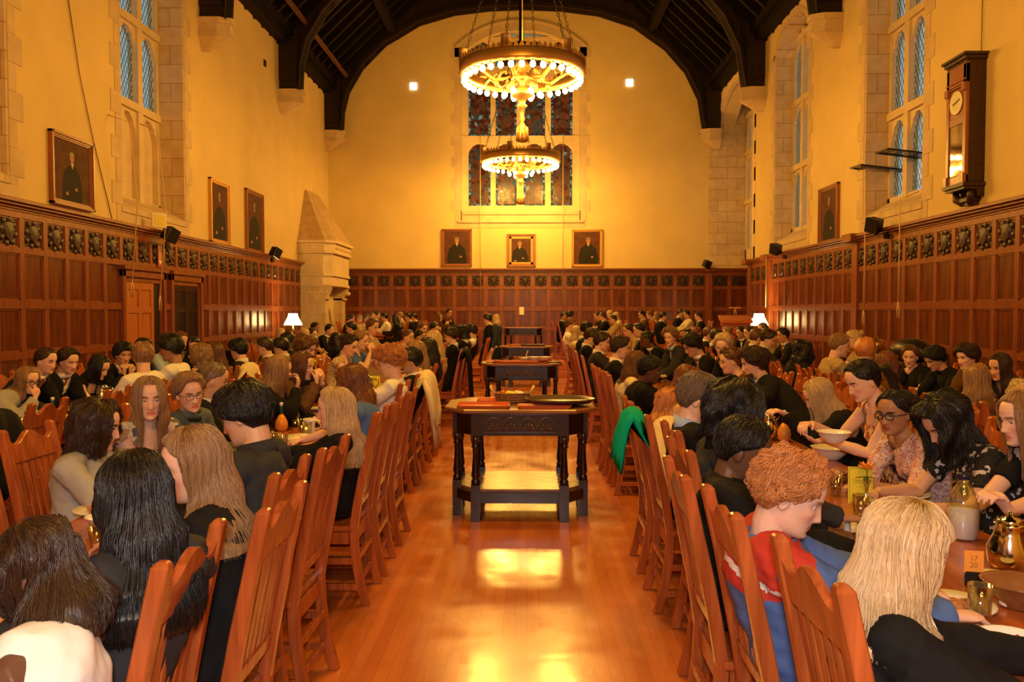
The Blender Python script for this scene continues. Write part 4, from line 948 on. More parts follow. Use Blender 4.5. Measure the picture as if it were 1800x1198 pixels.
PM = [m_painting('painting ground', 1, 0), plain('painted coat', (.014, .009, .007), .8), plain('painted flesh', (.45, .20, .08), .8, var=.2, vscale=30), plain('painted shirt', (.55, .40, .22), .5), plain('painted hair', (.25, .15, .08), .5)]
portrait('portrait', 'dark portrait in red wood frame, leftmost of three over the far panelling', 'F', fx(777), fx(830), fz(468), fz(403), MT['woodframe'], 2, 0)
pp_ = portrait('portrait', 'smaller portrait with gold inner border, middle of the three on the far wall', 'F', fx(891), fx(941), fz(469), fz(412), MT['woodframe'], 3, 2)
gb = MB(); w_, h_ = fx(941) - fx(891), fz(412) - fz(469)
for e0, e1 in ((.085, .155),):
    gb.box(-w_ / 2 + e0, w_ / 2 - e0, -.045, -.012, e0, e1); gb.box(-w_ / 2 + e0, w_ / 2 - e0, -.045, -.012, h_ - e1, h_ - e0); gb.box(-w_ / 2 + e0, -w_ / 2 + e1, -.045, -.012, e0, h_ - e0); gb.box(w_ / 2 - e1, w_ / 2 - e0, -.045, -.012, e0, h_ - e0)
obj('gold_slip', gb, MT['goldframe'], pp_)
portrait('portrait', 'three-quarter portrait in ornate gilt frame on the far wall', 'F', fx(1004), fx(1058), fz(469), fz(404), MT['goldframe'], 4, 1)
def yat(u, X): return abs(X) * F / abs(u - VPX)
portrait('portrait', 'large portrait of a bald seated sitter, nearest the camera on the left wall', 'L', yat(81, LW), yat(156, LW), 3.22, 4.25, MT['woodframe'], 5, 0)
portrait('portrait', 'tall narrow portrait on the left wall nearer the tall window', 'L', yat(365, LW), yat(399, LW), 3.17, 4.52, MT['goldframe'], 7, 3)
portrait('portrait', 'tall narrow portrait on the left wall nearer the fireplace', 'L', yat(429, LW), yat(459, LW), 3.14, 4.62, MT['woodframe'], 9, 3)
portrait('portrait', 'tall portrait between the two windows of the right wall', 'R', yat(1470, RW), yat(1437, RW), 3.12, 4.32, MT['woodframe'], 6, 3)
# clock
def wall_clock():
    yc_ = (yat(1652, RW - .26) + yat(1720, RW)) / 2 + .02; r = empty('wall_clock', (RW, yc_, 3.20), -PI / 2); tag(r, 'long dark wooden wall clock with round pale dial and glass pendulum door', 'clock')
    hw = .26; dp = .26
    c = MB(); c.box(-hw + .005, hw - .005, -dp + .02, 0, .30, 1.94); obj('case', c, MT['carve'], r, bevel=.004)
    f = MB(); f.box(-hw, -hw + .07, -dp - .02, -dp + .03, .28, 1.92); f.box(hw - .07, hw, -dp - .02, -dp + .03, .28, 1.92); f.box(-hw, hw, -dp - .02, -dp + .03, .28, .40)
    f.box(-hw + .05, hw - .05, -dp - .01, -dp + .03, 1.12, 1.22); f.box(-hw, hw, -dp - .02, -dp + .03, 1.66, 1.95); f.box(-hw + .05, hw - .05, -dp - .005, -dp + .03, 1.2, 1.7)
    for z in (1.70, 1.62): f.box(-hw, hw, -dp - .035, -dp, z, z + .02)
    for s in (-1, 1): f.box(s * (hw - .035) - .045, s * (hw - .035) + .045, -dp - .05, -dp, 1.55, 1.66); f.box(s * (hw - .035) - .045, s * (hw - .035) + .045, -dp - .05, -dp, .28, .42)
    obj('front_frame', f, MT['woodframe'], r, bevel=.004)
    k = MB()
    for e, a, b in ((.0, 1.93, 1.97), (.03, 1.97, 2.02), (.06, 2.02, 2.06)): k.box(-hw - e, hw + e, -dp - .02 - e, 0, a, b)
    obj('cornice', k, MT['carve'], r, bevel=.006)
    d = MB().lathe([(0, 0), (.165, 0), (.165, .012), (.15, .014), (0, .010)], 40, 0, True, TR(0, -dp - .012, 1.43) @ ROT('X', PI / 2)); obj('dial', d, plain('dial enamel', (.88, .78, .50), .4), r)
    h = MB()
    for i in range(12):
        a = i * PI / 6; M = TR(0, -dp - .024, 1.43) @ ROT('Y', a); h.box(-.005, .005, -.001, .001, .112, .14, 0, M)
    h.box(-.007, .007, -.004, 0, -.02, .085, 0, TR(0, -dp - .026, 1.43) @ ROT('Y', R(-100))); h.box(-.005, .005, -.004, 0, -.02, .125, 0, TR(0, -dp - .03, 1.43) @ ROT('Y', R(75)))
    obj('hands_and_numerals', h, MT['black'], r)
    obj('pendulum_well', MB().box(-.19, .19, -dp + .018, -dp + .024, .40, 1.12), MT['black'], r)
    g = MB().box(-.185, .185, -dp - .002, -dp + .002, .41, 1.12); obj('glass_door', g, m_glass('door glass', (.5, .45, .4), .7, .03), r)
    p = MB(); p.box(-.006, .006, -dp + .004, -dp + .014, .5, 1.12); p.lathe([(0, 0), (.07, 0), (.06, .01), (0, .012)], 20, 0, True, TR(0, -dp + .012, .52) @ ROT('X', PI / 2)); obj('pendulum', p, MT['brass'], r)
    b = MB(); b.box(-hw - .03, hw + .03, -dp - .05, 0, .24, .29); b.box(-hw, hw, -dp - .02, 0, .20, .24)
    for s in (-1, 1): b.tube([(s * .2, -.16, .2), (s * .19, -.15, .1), (s * .1, -.11, .04), (s * .09, -.10, 0)], [.04, .055, .05, .03], 8)
    b.box(-.17, .17, -.16, 0, .05, .10); b.box(-.13, .13, -.12, 0, .0, .05); b.box(-hw, hw, -.1, 0, .1, .2); obj('bracket', b, MT['carve'], r, bevel=0)
wall_clock()
for i, u in enumerate((728, 1104)):
    o = obj('light_panel', MB().box(-.115, .115, -.04, 0, -.115, .115), MT['sqlight'], None, (fx(u), FY, fz([155, 151][i])), bevel=.01); tag(o, ['glowing white square panel left of the chandeliers on the far wall', 'glowing white square panel right of the chandeliers on the far wall'][i], 'light')
o = obj('notice', MB().box(-.08, .08, -.004, 0, -.13, .13), MT['paper'], None, (fx(917), FY - .062, fz(546))); tag(o, 'small white paper notice pinned to the far panelling above the last trolley', 'notice')
def speaker(label, loc, rz, tilt=.25, X=None):
    r = empty('loudspeaker', loc, rz); tag(r, label, 'loudspeaker', 'loudspeakers on the panelling')
    m = MB(); M = ROT('X', tilt) @ ROT('Y', .35); m.loft([[( -.13, -.12, -.13), (.13, -.12, -.13), (.13, -.12, .13), (-.13, -.12, .13)], [(-.10, .08, -.11), (.10, .08, -.11), (.10, .08, .11), (-.10, .08, .11)]], 0, False, True, True, M); obj('cabinet', m, MT['black'], r, bevel=.01)
    obj('bracket', MB().tube([(0, .05, 0), (.05, .1, -.06), (.1, .16, -.15)], .012, 6).box(.06, .14, .13, .19, -.24, -.12), MT['iron'], r)
speaker('black loudspeaker on the panelling above the left doors', (LW + .3, 14.5, 3.08), PI / 2 - .4); speaker('black loudspeaker on the left panelling near the fireplace', (LW + .3, 20.6, 3.2), PI / 2 - .4)
speaker('black loudspeaker on the right panelling below the distant window', (RW - .3, 19.9, 3.22), -PI / 2 + .5); speaker('black loudspeaker on the right panelling under the opened window', (RW - .3, 14.3, 3.2), -PI / 2 + .5)
speaker('small black loudspeaker at the far right end of the end-wall panelling', (5.9, FY - .3, 3.28), 0.4)
ex = empty('wall_sign', (LW + .26, 14.2, 3.16), PI / 2 - .75); tag(ex, 'white framed sign with yellow panel standing on the left panelling above the doors', 'sign')
obj('panel', MB().box(-.13, .13, -.02, .02, 0, .26), plain('sign cream', (.9, .78, .5), .6), ex, bevel=.01); obj('yellow_panel', MB().box(-.085, .085, -.024, -.019, .045, .215), plain('sign yellow', (.95, .70, .02), .5), ex)
m = MB()
for x_ in (-.045, -.01, .03): m.box(x_ - .009, x_ + .009, -.026, -.023, .07, .19)
for z_ in (.07, .125, .178): m.box(-.045, -.012, -.026, -.023, z_, z_ + .014)
m.box(.005, .06, -.026, -.023, .176, .19); obj('pale_marks', m, plain('sign pale marks', (.9, .78, .35), .5), ex)
fa = empty('arrow_sign', (LW + .075, 14.62, 2.50), PI / 2); tag(fa, 'narrow red sign with white frame and arrow pointing down between the doors', 'sign'); obj('panel', MB().box(-.085, .085, -.008, 0, 0, .40), plain('sign red', (.42, .05, .02), .5), fa)
m = MB(); m.box(-.07, .07, -.011, -.008, .30, .315); m.box(-.07, .07, -.011, -.008, .365, .38); m.box(-.07, -.055, -.011, -.008, .30, .38); m.box(.055, .07, -.011, -.008, .30, .38)
for x_ in (-.035, .02): m.box(x_, x_ + .015, -.011, -.008, .11, .29)
m.add([(-.06, -.011, .12), (.06, -.011, .12), (0, -.011, .04)], [(0, 1, 2)]); obj('white_arrow', m, MT['paper'], fa)
ve = obj('wall_vent', MB().box(0, .03, -.07, .07, -.08, .08), MT['black'], None, (LW, yat(467, LW), EYE + (548 - 114) * yat(467, LW) / F)); tag(ve, 'small dark square vent high on the left wall', 'vent')
# opened casements of the right window
for i, (u, v) in enumerate(((1543, 297), (1592, 270))):
    p = PX(u, v, RW + .25); r = empty('open_casement', p); tag(r, ['open hinged casement swung flat, lower one of the window', 'open hinged casement swung flat, upper one of the window'][i], 'window casement')
    f = MB(); 
    for a, b, c, d in ((-.42, .42, -.26, -.23), (-.42, .42, .23, .26), (-.42, -.39, -.26, .26), (.39, .42, -.26, .26)): f.box(a, b, c, d, -.015, .015)
    for q in lin(-.3, .3, 5): f.box(q - .006, q + .006, -.24, .24, -.006, .006)
    for q in (-.08, .08): f.box(-.4, .4, q - .006, q + .006, -.006, .006)
    obj('lead_frame', f, MT['iron'], r); obj('pane', MB().box(-.4, .4, -.24, .24, -.002, .002), MT['glass'], r); r.rotation_euler = (.05, .12, 0)
def cord(label, pts, rad=.008, loop=0):
    m = MB(); m.tube(pts, rad, 5)
    if loop: p = Vector(pts[-1]); m.tube([p, p + Vector((.0, .04, -.12)), p + Vector((0, .02, -.26)), p + Vector((0, -.04, -.26)), p + Vector((0, -.04, -.1)), p], rad, 5)
    o = obj('pull_cord', m, MT['rope']); tag(o, label, 'cord', 'window pull cords')
def hang(u0, v0, u1, v1, X, label, loop=1, rad=.010):
    a, b = PX(u0, v0, X), PX(u1, v1, X); wx = LW if X < 0 else RW; cord(label, [Vector((wx, a.y, a.z + .12)), a, a.lerp(b, .5), Vector((b.x, a.y, b.z))], rad, loop)
hang(228, 215, 255, 495, LW + .35, 'looped window cord hanging over the nearer left door'); hang(277, 230, 307, 520, LW + .3, 'looped window cord hanging over the second left door')
hang(1521, 320, 1520, 545, RW - .3, 'window cord hanging left of the opened window of the right wall'); hang(1582, 350, 1580, 530, RW - .3, 'looped window cord hanging right of the opened window')
hang(1347, 440, 1347, 540, RW - .3, 'thin window cord on the distant right panelling', 0)
cord('thin cord hanging down the far panelling left of the middle portrait', [(fx(845), FY - .12, fz(240)), (fx(845), FY - .12, fz(548))], .012); cord('thin cord hanging down the far panelling right of the middle portrait', [(fx(989), FY - .12, fz(240)), (fx(988), FY - .12, fz(548))], .012)
m = MB(); pts = [PX(120, 0, LW + .02), PX(140, 130, LW + .02), PX(165, 250, LW + .02), PX(197, 385, LW + .02)]; m.tube(pts, .008, 5); o = obj('cable', m, MT['dullgilt']); tag(o, 'thin brown cable slanting down the left wall past the large portrait', 'cable')
m = MB(); m.tube([PX(1727, 0, RW - .02), PX(1722, 200, RW - .02), PX(1716, 365, RW - .02)], .006, 5); o = obj('cable', m, MT['dullgilt']); tag(o, 'thin dark cable running down the wall behind the clock', 'cable')
# table lamps, sideboards, lectern
def sideboard(x, y0, y1, label):
    r = empty('sideboard', (x, (y0 + y1) / 2, 0)); tag(r, label, 'sideboard'); h = (y1 - y0) / 2
    obj('top', MB().box(-.26, .26, -h, h, .86, .90), MT['dark'], r, bevel=.008); b = MB().box(-.22, .22, -h + .05, h - .05, .12, .86)
    for k in range(4): q = -h + .1 + k * (2 * h - .2) / 4; s = 1 if x < 0 else -1; b.box(min(s * .22, s * .24), max(s * .22, s * .24), q + .03, q + (2 * h - .2) / 4 - .03, .2, .8)
    obj('carcase', b, MT['dark'], r, bevel=.005)
    for a in (-h + .1, h - .1):
        for c in (-.18, .18): obj('leg', MB().box(-.03, .03, -.03, .03, 0, .13), MT['dark'], r, (c, a, 0))
sideboard(LW + .38, 18.4, 22.6, 'dark sideboard carrying the left table lamp'); sideboard(RW - .38, 18.6, 22.4, 'dark sideboard carrying the right table lamp')
sideboard(LW + .38, 8.4, 12.4, 'dark sideboard against the left panelling before the doors'); sideboard(RW - .38, 12.0, 15.2, 'dark sideboard with brass urn against the right panelling'); sideboard(RW - .38, 7.4, 11.0, 'dark sideboard against the right panelling below the clock')
sideboard(LW + .38, 16.9, 18.2, 'short dark sideboard between the second left door and the lamp')
def lamp(label, loc):
    r = empty('table_lamp', loc); tag(r, label, 'lamp'); obj('base', MB().lathe([(.0, 0), (.09, 0), (.08, .03), (.03, .05), (.05, .12), (.06, .2), (.03, .27), (.045, .31), (.02, .36), (.015, .52)], 18), MT['brass'], r)
    obj('shade', MB().lathe([(.235, .46), (.225, .49), (.13, .68), (.115, .76), (.112, .76), (.13, .67), (.22, .48)], 28), MT['shade'], r)
    light('POINT', 'table_lamp_light', (loc[0], loc[1], loc[2] + .60), 170, (1, .62, .16), .09)
lamp('lit table lamp with white shade beside the fireplace', (-6.15, 21.4, .90)); lamp('lit table lamp with white shade beside the lectern', (5.86, 20.85, .90))
le = empty('lectern', (5.1, 20.2, 0), -.12); tag(le, 'orange wooden lectern with crossed emblem and small reading lamp', 'lectern')
b = MB(); b.box(-.30, .30, -.22, .22, 0, 1.38); b.box(-.34, .34, -.26, .26, 0, .1); obj('body', b, MT['lectern'], le, bevel=.01)
t = MB(); t.add([(-.38, -.30, 1.42), (.38, -.30, 1.42), (.38, .30, 1.56), (-.38, .30, 1.56), (-.38, -.30, 1.48), (.38, -.30, 1.48), (.38, .30, 1.62), (-.38, .30, 1.62)], [(0, 3, 2, 1), (4, 5, 6, 7), (0, 1, 5, 4), (1, 2, 6, 5), (2, 3, 7, 6), (3, 0, 4, 7)]); t.box(-.33, .33, -.25, .25, 1.36, 1.5); obj('reading_top', t, MT['lectern'], le, bevel=.008)
obj('front_panel', MB().box(-.2, .2, -.24, -.22, .75, 1.3), plain('lectern red panel', (.55, .10, .03), .4), le, bevel=.005)
e = MB(); e.box(-.012, .012, -.25, -.24, -.16, .16, 0, TR(0, 0, 1.1) @ ROT('Y', .8)); e.box(-.012, .012, -.25, -.24, -.16, .16, 0, TR(0, 0, 1.1) @ ROT('Y', -.8)); e.tube([(.1 * math.cos(t_), -.245, 1.08 + .1 * math.sin(t_)) for t_ in lin(0, 2 * PI, 20)], .006, 5); obj('emblem', e, MT['black'], le)
l2 = MB(); l2.tube([(-.03, .15, 1.58), (0, .12, 1.80)], .008, 6); l2.tube([(.04, .15, 1.58), (.02, .12, 1.80)], .008, 6); l2.box(-.15, .15, .08, .14, 1.79, 1.82); obj('reading_lamp', l2, MT['brass'], le)
ur = empty('coffee_urn', (RW - .38, 14.0, .90)); tag(ur, 'brass coffee urn glinting on the dark sideboard', 'urn')
obj('body', MB().lathe([(.0, 0), (.1, 0), (.06, .04), (.12, .12), (.14, .26), (.12, .32), (.04, .36), (.0, .4)], 20), MT['brass'], ur); obj('tap', MB().tube([(-.12, 0, .12), (-.18, 0, .12), (-.18, 0, .08)], .012, 6), MT['steel'], ur); obj('handle', MB().tube([(0, .12, .25), (0, .18, .3), (0, .13, .34)], .01, 6), MT['black'], ur)
cb = obj('coat_pile', MB().ball((0, 0, .2), (.24, .5, .2), 14, 9), MT['black'], None, (RW - .4, 12.7, .905)); tag(cb, 'heap of dark coats on the sideboard beside the brass urn', 'coats')
# ------------------------------------------------------------------ people
tmpsc = bpy.data.scenes.new('tmp')
def remesh(mb, voxel, smooth=2, fac=.5, name='body'):
    me = mb.mesh('t', [])
    o = bpy.data.objects.new('t', me); tmpsc.collection.objects.link(o)
    md = o.modifiers.new('r', 'REMESH'); md.mode = 'VOXEL'; md.voxel_size = voxel; md.use_smooth_shade = True
    if smooth: s = o.modifiers.new('s', 'SMOOTH'); s.factor = fac; s.iterations = smooth
    with bpy.context.temp_override(scene=tmpsc, view_layer=tmpsc.view_layers[0]): dg = bpy.context.evaluated_depsgraph_get()
    dg.update()
    m2 = bpy.data.meshes.new_from_object(o.evaluated_get(dg), depsgraph=dg); m2.name = name
    bpy.data.objects.remove(o); bpy.data.meshes.remove(me); m2.materials.clear(); return m2
def thin_out(me, keep):
    # keep: bool per vertex; everything else (under the clothes) is simplified
    o = bpy.data.objects.new('t', me); tmpsc.collection.objects.link(o); g = o.vertex_groups.new(name='g'); idx = np.nonzero(~keep)[0].tolist(); g.add(idx, 1.0, 'REPLACE')
    d = o.modifiers.new('d', 'DECIMATE'); d.ratio = float(keep.mean() + (1 - keep.mean()) * .14); d.vertex_group = 'g'; d.vertex_group_factor = 1000
    with bpy.context.temp_override(scene=tmpsc, view_layer=tmpsc.view_layers[0]): dg = bpy.context.evaluated_depsgraph_get()
    dg.update(); m2 = bpy.data.meshes.new_from_object(o.evaluated_get(dg), depsgraph=dg); m2.name = 'body'; bpy.data.objects.remove(o); bpy.data.meshes.remove(me)
    m2.polygons.foreach_set('use_smooth', [True] * len(m2.polygons)); return m2
def getco(me): a = np.empty(len(me.vertices) * 3); me.vertices.foreach_get('co', a); return a.reshape(-1, 3)
def m_skin():
    m, t, b = nt('skin'); a = N(t, 'ShaderNodeAttribute', attribute_name='tone'); L(t, a.outputs['Color'], b.inputs['Base Color'])
    b.inputs['Roughness'].default_value = .45; b.inputs['Specular IOR Level'].default_value = .35
    b.inputs['Subsurface Weight'].default_value = 0.0; return m
def m_hair(name, c1, c2, rough=.38):
    m, t, b = nt(name); uv = N(t, 'ShaderNodeUVMap', uv_map='strand'); mp = N(t, 'ShaderNodeMapping'); mp.inputs['Scale'].default_value = (42, 1.6, 1); L(t, uv.outputs[0], mp.inputs[0])
    n = N(t, 'ShaderNodeTexNoise'); n.inputs['Scale'].default_value = 1; n.inputs['Detail'].default_value = 6; n.inputs['Roughness'].default_value = .7; L(t, mp.outputs[0], n.inputs['Vector'])
    r = ramp(t, [(.32, c1), (.68, c2)]); L(t, n.outputs[0], r.inputs[0]); L(t, r.outputs[0], b.inputs['Base Color'])
    bp = N(t, 'ShaderNodeBump'); bp.inputs['Strength'].default_value = .7; bp.inputs['Distance'].default_value = .006; L(t, n.outputs[0], bp.inputs['Height']); L(t, bp.outputs[0], b.inputs['Normal'])
    b.inputs['Roughness'].default_value = rough; b.inputs['Specular IOR Level'].default_value = .45; return m
HAIR = {'black': m_hair('black hair', (.004, .0035, .0035), (.016, .013, .012)), 'dark': m_hair('dark brown hair', (.018, .009, .005), (.06, .028, .014)), 'brown': m_hair('brown hair', (.07, .028, .012), (.18, .075, .03)),
        'auburn': m_hair('auburn hair', (.10, .03, .012), (.25, .085, .03)), 'light': m_hair('light brown hair', (.16, .08, .035), (.42, .24, .11)), 'blonde': m_hair('blonde hair', (.30, .18, .08), (.78, .56, .30)),
        'red': m_hair('ginger hair', (.38, .12, .03), (.68, .28, .09)), 'grey': m_hair('brown grey hair', (.09, .06, .04), (.24, .16, .10))}
HC = {'black': (.012, .01, .009), 'dark': (.03, .016, .01), 'brown': (.10, .045, .02), 'auburn': (.12, .04, .018), 'light': (.2, .11, .05), 'blonde': (.36, .22, .1), 'red': (.38, .15, .05), 'grey': (.1, .07, .05)}
SKIN = {'l': (.80, .50, .37), 'm': (.66, .38, .24), 't': (.42, .22, .12), 'd': (.13, .062, .036)}
SK = m_skin()
def fab(name, c, bump=.35, rough=.85): return plain(name, c, rough, bump=bump, bscale=14, spec=.18)
def m_pattern(name, cols, scale, feat='F1'):
    m, t, b = nt(name); tc = N(t, 'ShaderNodeTexCoord'); v = N(t, 'ShaderNodeTexVoronoi'); v.inputs['Scale'].default_value = scale; L(t, tc.outputs['Object'], v.inputs['Vector'])
    sp = N(t, 'ShaderNodeSeparateColor'); L(t, v.outputs['Color'], sp.inputs[0]); r = ramp(t, [(i / len(cols), c) for i, c in enumerate(cols)]); r.color_ramp.interpolation = 'CONSTANT'
    L(t, sp.outputs[0], r.inputs[0]); L(t, r.outputs[0], b.inputs['Base Color']); b.inputs['Roughness'].default_value = .85
    bp = N(t, 'ShaderNodeBump'); bp.inputs['Strength'].default_value = .6; bp.inputs['Distance'].default_value = .01; L(t, v.outputs['Distance'], bp.inputs['Height']); L(t, bp.outputs[0], b.inputs['Normal']); return m
CL = {'black': fab('black cloth', (.010, .010, .011)), 'charcoal': fab('charcoal cloth', (.035, .035, .038)), 'navy': fab('navy cloth', (.012, .018, .045)), 'white': fab('white cloth', (.82, .80, .76)), 'cream': fab('cream cloth', (.78, .66, .42)),
      'grey': fab('grey cloth', (.42, .42, .40)), 'tan': fab('tan cloth', (.42, .30, .15)), 'blue': fab('blue cloth', (.09, .16, .42)), 'ltblue': fab('light blue shirt', (.42, .56, .80)), 'teal': fab('teal grey cloth', (.10, .14, .14)),
      'darkblue': fab('dark blue denim', (.03, .045, .085)), 'green': fab('green cloth', (.0, .42, .25)), 'brown': fab('brown cloth', (.12, .055, .025)), 'red': fab('red cloth top', (.55, .05, .03)), 'beige': fab('beige cloth', (.60, .46, .26)),
      'floral': m_pattern('floral print', [(.03, .02, .03), (.75, .30, .10), (.80, .62, .35), (.45, .08, .05), (.85, .7, .45)], 38), 'knit': m_pattern('pink knit', [(.75, .42, .36), (.85, .60, .52), (.62, .30, .26), (.88, .68, .55)], 75),
      'lace': m_pattern('beige lace', [(.55, .42, .24), (.78, .64, .40), (.40, .28, .15)], 80), 'dots': m_pattern('black dotted cloth', [(.01, .01, .01), (.012, .012, .012), (.013, .012, .012), (.01, .01, .01), (.01, .01, .01), (.6, .55, .5)], 55),
      'print': m_pattern('black white print', [(.02, .02, .04), (.85, .82, .78), (.03, .04, .15), (.8, .78, .7)], 60), 'skirt': fab('dark skirt', (.015, .012, .012)), 'scarf': m_pattern('patterned scarf top', [(.75, .70, .6), (.10, .12, .2), (.7, .6, .45), (.5, .3, .15)], 26)}
TIE = fab('dark red tie', (.30, .04, .02))
HT = [(-.118, .010, .055, .0), (-.112, .030, .078, -.010), (-.100, .044, .088, .012), (-.085, .053, .089, .035), (-.066, .060, .088, .058), (-.04, .066, .090, .078), (-.01, .0715, .093, .092), (.02, .0745, .096, .097), (.05, .0735, .096, .096), (.075, .067, .086, .086), (.095, .054, .066, .068), (.110, .034, .042, .045), (.118, .008, .010, .012)]
def head_rings(nz=34, na=40, face=True):
    zs = [-.118 + .236 * (i / (nz - 1)) for i in range(nz)]; T = np.array(HT); out = []
    for z in zs:
        w_, f_, b_ = [float(np.interp(z, T[:, 0], T[:, k])) for k in (1, 2, 3)]; ring = []
        for j in range(na):
            a = 2 * PI * j / na; ca, sa = math.cos(a), math.sin(a); x = w_ * math.copysign(abs(ca) ** .92, ca); y = (f_ if sa > 0 else b_) * math.copysign(abs(sa) ** .92, sa)
            if sa > .2 and face:
                g = lambda cx, cz, sx, sz: math.exp(-((abs(x) - cx) / sx) ** 2 - ((z - cz) / sz) ** 2)
                n_ = max(0, min(1, (.012 - z) / .052)) if z > -.043 else max(0, 1 - (-.043 - z) / .010)
                y += .026 * n_ * math.exp(-(x / (.008 + .006 * n_)) ** 2)
                y += .006 * g(.012, -.040, .007, .008)
                y -= .013 * g(.031, .002, .017, .011); y += .005 * g(.026, .021, .02, .007) + .005 * g(.043, -.026, .014, .014)
                y += .007 * g(0, -.0625, .020, .0045) + .0075 * g(0, -.0735, .017, .005) - .004 * g(0, -.068, .026, .0025) + .007 * g(0, -.103, .018, .011) - .004 * g(0, -.086, .02, .005)
            ring.append((x, y, z))
        out.append(ring)
    return out
def bez(p0, p1, p2, t): return p0 * (1 - t) ** 2 + p1 * 2 * t * (1 - t) + p2 * t ** 2
def ik(S, W, l1, l2, hint):
    d = W - S; L_ = d.length
    if L_ > (l1 + l2) * .985: W = S + d * ((l1 + l2) * .985 / L_); d = W - S; L_ = d.length
    if L_ < abs(l1 - l2) * 1.2 + .02: L_ = abs(l1 - l2) * 1.2 + .02
    a = (l1 * l1 - l2 * l2 + L_ * L_) / (2 * L_); h = math.sqrt(max(0, l1 * l1 - a * a)); u = d.normalized(); hh = hint - u * hint.dot(u); hh = hh.normalized() if hh.length > 1e-5 else Vector((0, 0, -1))
    return S + u * a + hh * h, W
def hand_mb(m, W, D, up, side, curl=.45, grow=0.0):
    # W wrist, D pointing direction, up = back of hand, side = +1 when the thumb lies on the +lateral side
    D = D.normalized(); lat = D.cross(up).normalized(); up = lat.cross(D).normalized(); g = grow
    m.tube([W - D * .02, W + D * .025, W + D * .055, W + D * .088], [(.022 + g, .018 + g), (.030 + g, .016 + g), (.040 + g, .015 + g), (.037 + g, .012 + g)], 12)
    for k, (o, l) in enumerate(((-.030, .066), (-.010, .078), (.010, .072), (.029, .055))):
        b = W + D * .082 + lat * (o * side * -1); d = (D + lat * (o * side * -1.6)).normalized(); pts = [b - d * .01]; c = 0.1 + .05 * k
        for q, ll in enumerate((.42, .32, .26)): c += curl * (.5, .9, .7)[q]; pts.append(pts[-1] + (d * math.cos(c) - up * math.sin(c)) * (l * ll * 1.1 + (.01 if q == 0 else 0)))
        m.tube(pts, [.0090 + g, .0085 + g, .0080 + g, .0062 + g], 8); m.ball(pts[-1], .0063 + g, 6, 4)
    t0 = W + D * .03 + lat * (.026 * side); td = (D * .75 + lat * side * .75 - up * .25).normalized(); pts = [t0 - td * .01, t0 + td * .03, t0 + td * .03 + (td * .6 + D * .7 - up * curl * .6).normalized() * .028, t0 + td * .03 + (td * .3 + D * .9 - up * curl).normalized() * .052]
    m.tube(pts, [.012 + g, .0115 + g, .0095 + g, .007 + g], 8); m.ball(pts[-1], .007 + g, 6, 4)
def skeleton(o):
    # o: dict with H head centre (local), look yaw (rad, local), pitch, sex, arms, stand
    H = Vector(o['H']); fem = o['fem']; yaw = o['yaw']; pit = o['pitch']; roll = o.get('roll', 0)
    HM = TR(*H) @ Matrix.Rotation(yaw, 4, 'Z') @ Matrix.Rotation(pit, 4, 'X') @ Matrix.Rotation(roll, 4, 'Y')
    up = (HM.to_3x3() @ Vector((0, 0, 1))); fw = HM.to_3x3() @ Vector((0, 1, 0))
    neck_top = H - up * .065 - fw * .018; k = o.get('k', 1.0)
    hip = Vector((0, -.08, .57)) if not o.get('stand') else Vector((0, 0, .93 * k))
    NB = H - up * .10 - fw * .035 - Vector((0, 0, .062))
    NB = NB + (hip + Vector((0, 0, .5)) - NB) * .08
    if o.get('stand'): mid = (hip + NB) / 2 + Vector((0, -.02, 0))
    else: mid = Vector((NB.x * .45, (hip.y + NB.y) / 2 - .05 - .12 * abs(NB.y - hip.y), (hip.z + NB.z) / 2 + .02))
    tw = yaw * .28 + o.get('twist', 0); side = Vector((math.cos(tw), math.sin(tw), 0)); sw = (.158 if fem else .182) * k
    sd = (NB - mid).normalized(); fwd = Vector((-side.y, side.x, 0))
    return dict(H=H, HM=HM, up=up, fw=fw, NT=neck_top, NB=NB, hip=hip, mid=mid, side=side, fwd=fwd, sw=sw, sd=sd, k=k, fem=fem)
def torso_rings(S, g=0.0, n=20, t0=0.0, t1=1.0):
    fem = S['fem']; k = S['k']; prof = ([(-.06, .13, .11), (0, .168, .118), (.22, .150, .108), (.42, .122, .095), (.60, .134, .108), (.74, .145, .120), (.88, .140, .095), (.96, .095, .070), (1.0, .062, .058)] if fem else
                                   [(-.06, .13, .11), (0, .158, .118), (.22, .148, .115), (.42, .142, .112), (.60, .158, .118), (.74, .170, .120), (.88, .162, .10), (.96, .105, .075), (1.0, .068, .062)])
    out = []; C = []
    for t, a, b in prof:
        if t < t0 - .07 or t > t1 + 1e-6: continue
        c = bez(S['hip'], S['mid'], S['NB'], max(-.06, t)); tan = (bez(S['hip'], S['mid'], S['NB'], min(1, t + .05)) - bez(S['hip'], S['mid'], S['NB'], max(-.1, t - .05))).normalized()
        sx = (S['side'] * t + Vector((1, 0, 0)) * (1 - t)).normalized(); sx = (sx - tan * sx.dot(tan)).normalized(); fy = tan.cross(sx); a = a * k + g; b = b * k + g; ring = []
        for j in range(n):
            q = 2 * PI * j / n; x = a * math.cos(q); y = b * math.sin(q)
            if fem and math.sin(q) > 0 and .5 < t < .85: y += .030 * math.exp(-((t - .70) / .09) ** 2) * math.exp(-((abs(math.cos(q)) - .42) / .3) ** 2)
            ring.append(c + sx * x + fy * y)
        out.append(ring); C.append((c, sx, fy, a, b, t))
    return out, C
